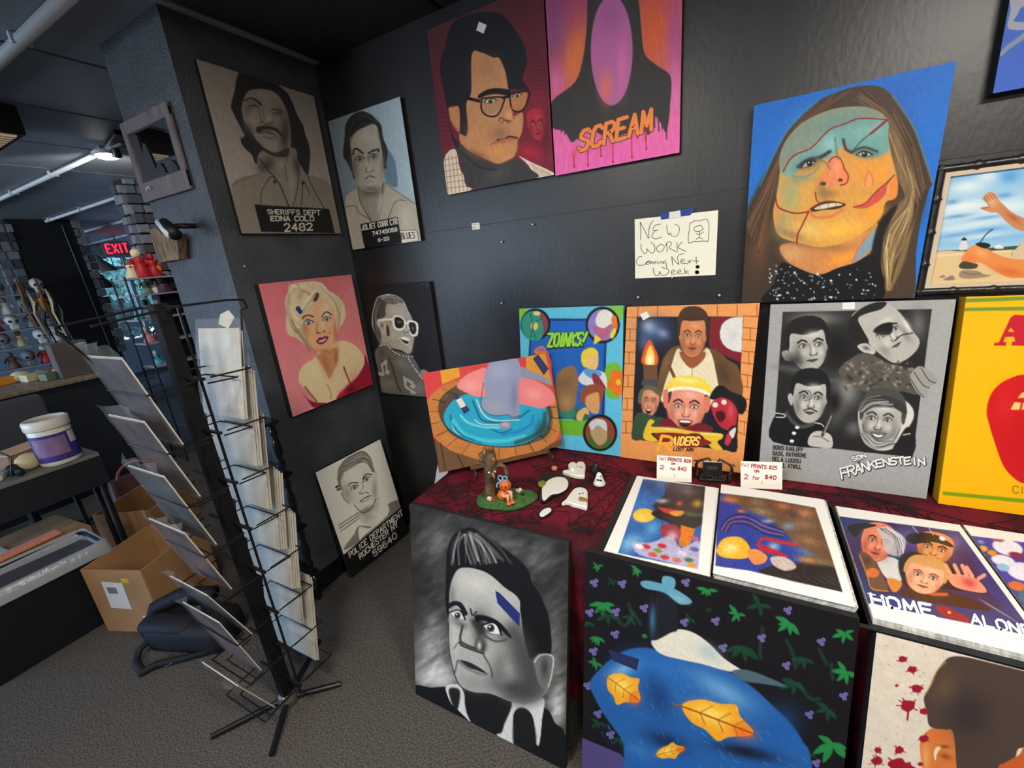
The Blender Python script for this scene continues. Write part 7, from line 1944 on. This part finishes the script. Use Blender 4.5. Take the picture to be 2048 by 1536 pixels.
for i in range(6):
    y = .02 + .05 * i
    z = bz2[0] - .10 - .12 * (i % 3)
    t = tag(MB().tube([(X2 + .03, y, z + .26), (X2 + .035, y + .01, z + .12), (X2 + .03, y - .01, z), (X2 + .03, y + .02, z - .28)], [.005, .014, .011, .006], 8).jitter(.006, i).build('hanging_charm', cm(['brown', 'cream', 'black'][i % 3])), '%s hanging charm, %s along the mask shelf edge' % (['brown', 'cream', 'black'][i % 3], ['first', 'second', 'third', 'fourth', 'fifth', 'sixth'][i]), 'charm', 'charms hanging by the mask shelf')

# ------------------------------------------------------------------ counter, chair, cart, bin, boxes, bag
ctr = thing('shop_counter', (-3.1, -.95, 0), 'black shop counter with a cluttered wooden top', 'counter')
MB().box((-3.1, -.98, .455), (.62, 1.40, .91), bev=.004).build('body', mat('counter_black', (26, 29, 36), .6), ctr)
MB().box((-3.1, -.98, .93), (.68, 1.44, .03), bev=.006).build('top', mat('counter_wood', (128, 112, 92), .5, var=.3, vscale=10, stretch=(1, 8, 1)), ctr)
CT = .9455
def at_ct(x, y):
    return at_z(x, y, CT)
items = [((45, 762), 'round_cushion', 'cream', 'round cream pincushion on the counter'), ((128, 752), 'pot', 'yellow', 'small yellow-green pot on the counter'), ((155, 745), 'pile', 'brown', 'crumpled brown paper pile at the counter end'), ((110, 758), 'box', 'green', 'small dark green box on the counter'), ((72, 760), 'box', 'cream', 'flat cream box on the counter'), ((15, 768), 'box', 'orange', 'small orange packet at the picture edge of the counter'), ((95, 748), 'box', 'grey', 'long grey tray at the back of the counter')]
for (x, y), kind, c_, lb in items:
    c = at_ct(x, y)
    c.x = min(max(c.x, -3.38), -2.82)
    c.y = min(max(c.y, -1.6), -.33)
    if kind == 'box':
        o = MB().box(c + Vector((0, 0, .03)), (.10, .14, .058), rotz(.2), bev=.004).build('small_box', cm(c_))
    elif kind == 'pile':
        o = MB().ball(c + Vector((0, 0, .035)), (.10, .12, .034), 3).jitter(.012, 2).build('paper_pile', cm(c_))
        o.location.z = .012
    else:
        o = MB().lathe([(.04, 0), (.06, .02), (.062, .05), (.04, .075), (.01, .085)], c, 16).build(kind, cm(c_), smooth=True)
    tag(o, lb, kind.replace('_', ' '))
cartn = tag(MB().box((-2.98, -.385, CT + .14), (.10, .22, .278), rotz(.06), bev=.004).build('cardboard_carton', mat('grey_card', (92, 84, 80), .8, var=.1, vscale=4)), 'grey-brown cardboard carton standing on the counter end', 'carton')

ch = thing('office_chair', (-2.35, -.98, 0), 'black padded chair beside the counter', 'chair')
cf = mat('black_chair_fabric', (62, 66, 74), .8, bump=.3, bscale=120)
mb = MB().box((-2.43, -1.0, .72), (.07, .50, .46), roty(-.12), bev=.03)
mb.build('backrest', cf, ch, smooth=True)
MB().box((-2.18, -1.06, .45), (.46, .50, .08), bev=.03).build('seat', cf, ch, smooth=True)
MB().tube([(-2.2, -1.06, .08), (-2.2, -1.06, .42)], .025, 10).build('column', dm, ch)
MB().tube([(-2.40, -1.06, .44), (-2.46, -1.06, .52)], .02, 8).build('back_strut', dm, ch)
for k in range(5):
    a = k * 1.2566 + .3
    MB().tube([(-2.2, -1.06, .08), (-2.2 + .27 * math.cos(a), -1.06 + .27 * math.sin(a), .03)], [.022, .016], 8).build('leg', dm, ch)
    MB().ball((-2.2 + .27 * math.cos(a), -1.06 + .27 * math.sin(a), .025), .025, 1).build('castor', dm, ch)

CX, CZT = -1.18, .75
ct = thing('work_cart', (-1.5, -1.25, 0), 'black work table with a grey top holding the wipes tub', 'table')
MB().box((-1.48, -1.26, CZT - .010), (.60, .70, .02), bev=.003).build('top', mat('cart_grey_top', (116, 114, 110), .45), ct)
MB().box((CX - .008, -1.26, CZT - .10), (.014, .70, .155)).build('apron', mat('black_apron', (22, 25, 32), .6), ct)
MB().box((-1.48, -.918, CZT - .10), (.58, .014, .155)).build('apron', mat('black_apron', (22, 25, 32), .6), ct)
for x, y in ((CX - .03, -.94), (CX - .20, -.93), (CX - .03, -1.58), (-1.75, -1.58), (-1.75, -.94)):
    MB().tube([(x, y, 0), (x, y, CZT - .02)], .013, 8).build('leg', dm, ct)
tc_ = Vector((-1.245, -1.035, CZT + .001))
tub = thing('wipes_tub', tc_, 'white plastic wipes tub with purple label on the work table', 'tub')
tw = mat('white_plastic', (226, 222, 206), .35)
MB().lathe([(.072, 0), (.078, .006), (.079, .02), (.080, .195), (.078, .20)], tc_, 28).build('body', tw, tub, smooth=True)
MB().lathe([(.084, .19), (.086, .196), (.086, .232), (.080, .240), (.074, .242), (.072, .236), (.02, .236), (.001, .236)], tc_, 28).build('lid', tw, tub, smooth=True)
def band(r, z0, z1, a0, a1, c, m, nm, par):
    mb = MB()
    n = 16
    lo_ = [mb.bm.verts.new(Vector(c) + Vector((r * math.cos(a0 + (a1 - a0) * i / n), r * math.sin(a0 + (a1 - a0) * i / n), z0))) for i in range(n + 1)]
    hi_ = [mb.bm.verts.new(Vector(c) + Vector((r * math.cos(a0 + (a1 - a0) * i / n), r * math.sin(a0 + (a1 - a0) * i / n), z1))) for i in range(n + 1)]
    for i in range(n):
        mb.bm.faces.new((lo_[i], lo_[i + 1], hi_[i + 1], hi_[i]))
    return mb.build(nm, m, par, smooth=True)
band(.0812, .025, .165, -1.9, 1.3, tc_, mat('label_indigo', (60, 54, 130), .5, var=.2, vscale=30), 'label', tub)
band(.0816, .055, .150, -1.35, .35, tc_, mat('label_mauve', (140, 108, 150), .5, var=.12, vscale=30), 'label_panel', tub)
band(.0816, .10, .16, .5, 1.0, tc_, mat('label_white', (220, 210, 210), .5), 'label_panel', tub)
wbx = tag(MB().box((-1.42, -1.10, CZT + .045), (.13, .24, .088), rotz(.35), bev=.004).build('wooden_box', mat('orange_brown_wood', (134, 92, 62), .6, var=.25, vscale=12)), 'brown wooden box behind the wipes tub on the work table', 'box')
MB().box((-1.42, -1.10, CZT + .092), (.135, .245, .006), rotz(.35)).build('lid', mat('pale_wood', (206, 170, 136), .6), wbx)
for i, (x, y, rx, ry, c_, nm, lb) in enumerate(((-1.28, -1.14, .05, .045, 'cream', 'wool_ball', 'striped cream wool roll left of the wipes tub'), (-1.33, -1.30, .035, .035, 'white', 'glass_bauble', 'white bauble on the work table left side'), (-1.24, -1.26, .02, .02, 'white', 'glass_bauble', 'small clear bauble at the work table front edge'), (-1.27, -1.20, .03, .03, 'black', 'dark_trinket', 'small black trinket beside the wool roll'), (-1.30, -1.22, .025, .02, 'grey', 'dark_trinket', 'small grey trinket behind the baubles'), (-1.22, -1.19, .018, .022, 'black', 'dark_trinket', 'tiny black trinket at the work table front edge'))):
    tag(MB().ball((x, y, CZT + ry), (rx * .8, rx, ry), 2).build(nm, cm(c_), smooth=True), lb, nm.replace('_', ' '))
wc = tag(MB().tube([(-1.24, -1.22, CZT + .003), (-1.25, -1.19, CZT + .10), (-1.26, -1.24, CZT + .17)], .003, 5).build('bent_wire', dm), 'thin dark wire stem standing on the work table', 'wire')

CARD = mat('brown_cardboard', (158, 120, 80), .8, var=.12, vscale=5, bump=.15, bscale=60)
CARDI = mat('brown_cardboard_inside', (186, 140, 92), .8, var=.1, vscale=5)
def carton(label, c, sx, sy, h, yaw, open_=True, m=CARD):
    t = thing('cardboard_box', c, label, 'box', 'cardboard boxes')
    R_ = rotz(yaw)
    c = Vector(c)
    th = .006
    W_ = lambda x, y, z: c + R_ @ Vector((x, y, z))
    for nm, p_, d_ in (('side_panel', (sx / 2, 0, h / 2), (th, sy, h)), ('side_panel', (-sx / 2, 0, h / 2), (th, sy, h)), ('side_panel', (0, sy / 2, h / 2), (sx, th, h)), ('side_panel', (0, -sy / 2, h / 2), (sx, th, h)), ('bottom_panel', (0, 0, th), (sx, sy, th))):
        MB().box(W_(*p_), d_, R_).build(nm, m, t)
    if not open_:
        MB().box(W_(0, 0, h), (sx, sy, th), R_).build('top_flap', m, t)
        MB().box(W_(0, 0, h + th * .6), (sx * .16, sy, .001), R_).build('packing_tape', mat('packing_tape', (176, 150, 116), .3), t)
    return t, W_
t, W_ = carton('large open cardboard box with white labels beside the bin', (-.705, -1.005, 0), .32, .34, .355, .36)
LB = mat('shipping_label', (206, 204, 198), .6)
R_ = rotz(.36)
MB().box(W_(-.02, -.1745, .215), (.11, .001, .15), R_ @ roty(.06)).build('shipping_label', LB, t)
MB().box(W_(-.03, -.1755, .245), (.05, .0008, .035), R_).build('label_print', mat('label_grey', (110, 108, 108), .7), t)
MB().box(W_(.10, -.1745, .08), (.05, .001, .04), R_).build('shipping_label', LB, t)
MB().box(W_(.06, -.1745, .30), (.04, .0008, .025), R_).build('yellow_sticker', mat('yellow_sticker', (206, 160, 40), .6), t)
MB().box(W_(-.08, .168, .24), (.10, .001, .12), R_ @ roty(.5)).build('shipping_label', LB, t)
MB().box(W_(0, .166, .355 - .08), (.05, .002, .16), R_).build('packing_tape', mat('packing_tape', (176, 150, 116), .3), t)
t, W_ = carton('plain cardboard box lying under the work table', (-1.50, -1.27, 0), .40, .46, .33, .08, False)
MB().box(W_(0, -.12, .338), (.10, .16, .006), rotz(.08)).build('address_slip', LB, t)
carton('open cardboard box under the work table corner', (-1.60, -.68, 0), .36, .36, .25, .5)
rl = tag(MB().box((-1.36, -1.36, .352), (.06, .46, .02), rotz(.1), bev=.004).build('wooden_ruler', mat('salmon_wood', (222, 140, 118), .6, var=.2, vscale=40, stretch=(1, 20, 1))), 'salmon pink ruler lying on the box under the work table', 'ruler')

bn = thing('waste_bin', (-.97, -1.36, 0), 'slim black waste bin with a clear white liner over its rim', 'bin')
bx0, bx1, by0, by1, bh = -1.10, -.845, -1.62, -1.10, .415
mb = MB()
def ringv(x0, x1, y0, y1, z, bv=.03, n=4):
    P = []
    for cx, cy, a in ((x1 - bv, y1 - bv, 0), (x0 + bv, y1 - bv, math.pi / 2), (x0 + bv, y0 + bv, math.pi), (x1 - bv, y0 + bv, 1.5 * math.pi)):
        for k in range(n + 1):
            t_ = a + math.pi / 2 * k / n
            P.append(Vector((cx + bv * math.cos(t_), cy + bv * math.sin(t_), z)))
    return P
def loft(mb, R_):
    V = [[mb.bm.verts.new(p) for p in r_] for r_ in R_]
    for a, b_ in zip(V, V[1:]):
        for j in range(len(a)):
            mb.bm.faces.new((a[j], a[(j + 1) % len(a)], b_[(j + 1) % len(a)], b_[j]))
    return V
V = loft(mb, [ringv(bx0 + .03, bx1 - .03, by0 + .04, by1 - .04, 0), ringv(bx0, bx1, by0, by1, bh), ringv(bx0 + .008, bx1 - .008, by0 + .008, by1 - .008, bh), ringv(bx0 + .036, bx1 - .036, by0 + .046, by1 - .046, .02)])
mb.bm.faces.new(V[0][::-1])
mb.bm.faces.new(V[-1])
mb.build('bin_body', mat('bin_black', (20, 23, 30), .45), bn, smooth=False)
mb = MB()
rr = random.Random(4)
jit = lambda P, a: [p + Vector((rr.uniform(-a, a), rr.uniform(-a, a), rr.uniform(-a, a))) for p in P]
loft(mb, [jit(ringv(bx0 + .03, bx1 - .03, by0 + .03, by1 - .03, bh - .12), .006), jit(ringv(bx0 + .012, bx1 - .012, by0 + .012, by1 - .012, bh - .02), .004), jit(ringv(bx0 + .002, bx1 - .002, by0 + .002, by1 - .002, bh + .010), .004), jit(ringv(bx0 - .010, bx1 + .010, by0 - .010, by1 + .010, bh + .002), .004), jit(ringv(bx0 - .014, bx1 + .014, by0 - .014, by1 + .014, bh - .06), .007)])
mb.build('liner', mat('milky_liner', (214, 220, 230), .2, spec=.7, alpha=.42, bump=.6, bscale=40), bn, smooth=True)
mb = MB()
V = loft(mb, [jit(ringv(bx0 + .02, bx1 - .02, by0 + .02, by1 - .02, bh - .035), .004), jit(ringv(bx0 + .08, bx1 - .08, by0 + .10, by1 - .10, bh - .05), .006)])
mb.bm.faces.new(V[-1])
mb.build('bag_inside', mat('dark_bag_film', (64, 68, 78), .4, bump=.5, bscale=30), bn, smooth=True)

# black soft bag on the carpet
bg_ = thing('camera_bag', (-.35, -1.16, 0), 'black soft bag with a looped strap lying on the carpet beside the box', 'bag')
bm_ = mat('black_nylon', (18, 20, 27), .7, bump=.4, bscale=150)
mb = MB().box((-.29, -1.06, .07), (.38, .18, .138), rotz(.35), bev=.035)
mb.build('body', bm_, bg_, smooth=True)
MB().box((-.36, -1.12, .105), (.26, .10, .10), rotz(.35) @ rotx(.2), bev=.03).build('pocket', bm_, bg_, smooth=True)
MB().tube([at_z(430, 1185, .20), at_z(360, 1190, .20), at_z(310, 1215, .17), at_z(300, 1245, .12)], [.03, .035, .03, .02], 8).build('handle_roll', bm_, bg_, smooth=True)
st = [at_z(430, 1300, .02), at_z(360, 1318, .018), at_z(310, 1330, .02), at_z(285, 1345, .022), at_z(272, 1325, .03), at_z(278, 1300, .05), at_z(300, 1280, .07)]
MB().tube(st, [.012, .014, .016, .018, .016, .014, .012], 8).build('strap', bm_, bg_, smooth=True)
MB().tube(arc(at_z(340, 1320, .022), .022, 0, 2 * math.pi, 12, (1, .2, 0), (-.2, 1, .3)), .003, 6).build('buckle', mat('grey_buckle', (70, 72, 76), .4, metal=.5), bg_)
# tote behind the rack
tt = thing('brown_tote', (-1.62, -.42, 0), 'reddish brown handbag with arched handle standing on the carpet behind the rack', 'bag')
c = at_z(292, 1012, .0)
tt.location = c
lm_ = mat('red_brown_leather', (92, 56, 54), .5, bump=.2, bscale=80)
loft_mb = MB()
V = loft(loft_mb, [[c + (p - Vector((0, 0, 0))) for p in ringv(-.08, .08, -.16, .16, 0)], [c + p for p in ringv(-.07, .07, -.17, .17, .14)], [c + p for p in ringv(-.03, .03, -.15, .15, .28)]])
loft_mb.bm.faces.new(V[0][::-1])
loft_mb.bm.faces.new(V[-1])
loft_mb.build('body', lm_, tt)
MB().tube(arc(c + Vector((.02, 0, .27)), .10, 0, math.pi, 14, (0, 1, 0), (0, 0, 1)), .010, 8).build('handle', mat('pink_brown_trim', (170, 112, 104), .5), tt, smooth=True)
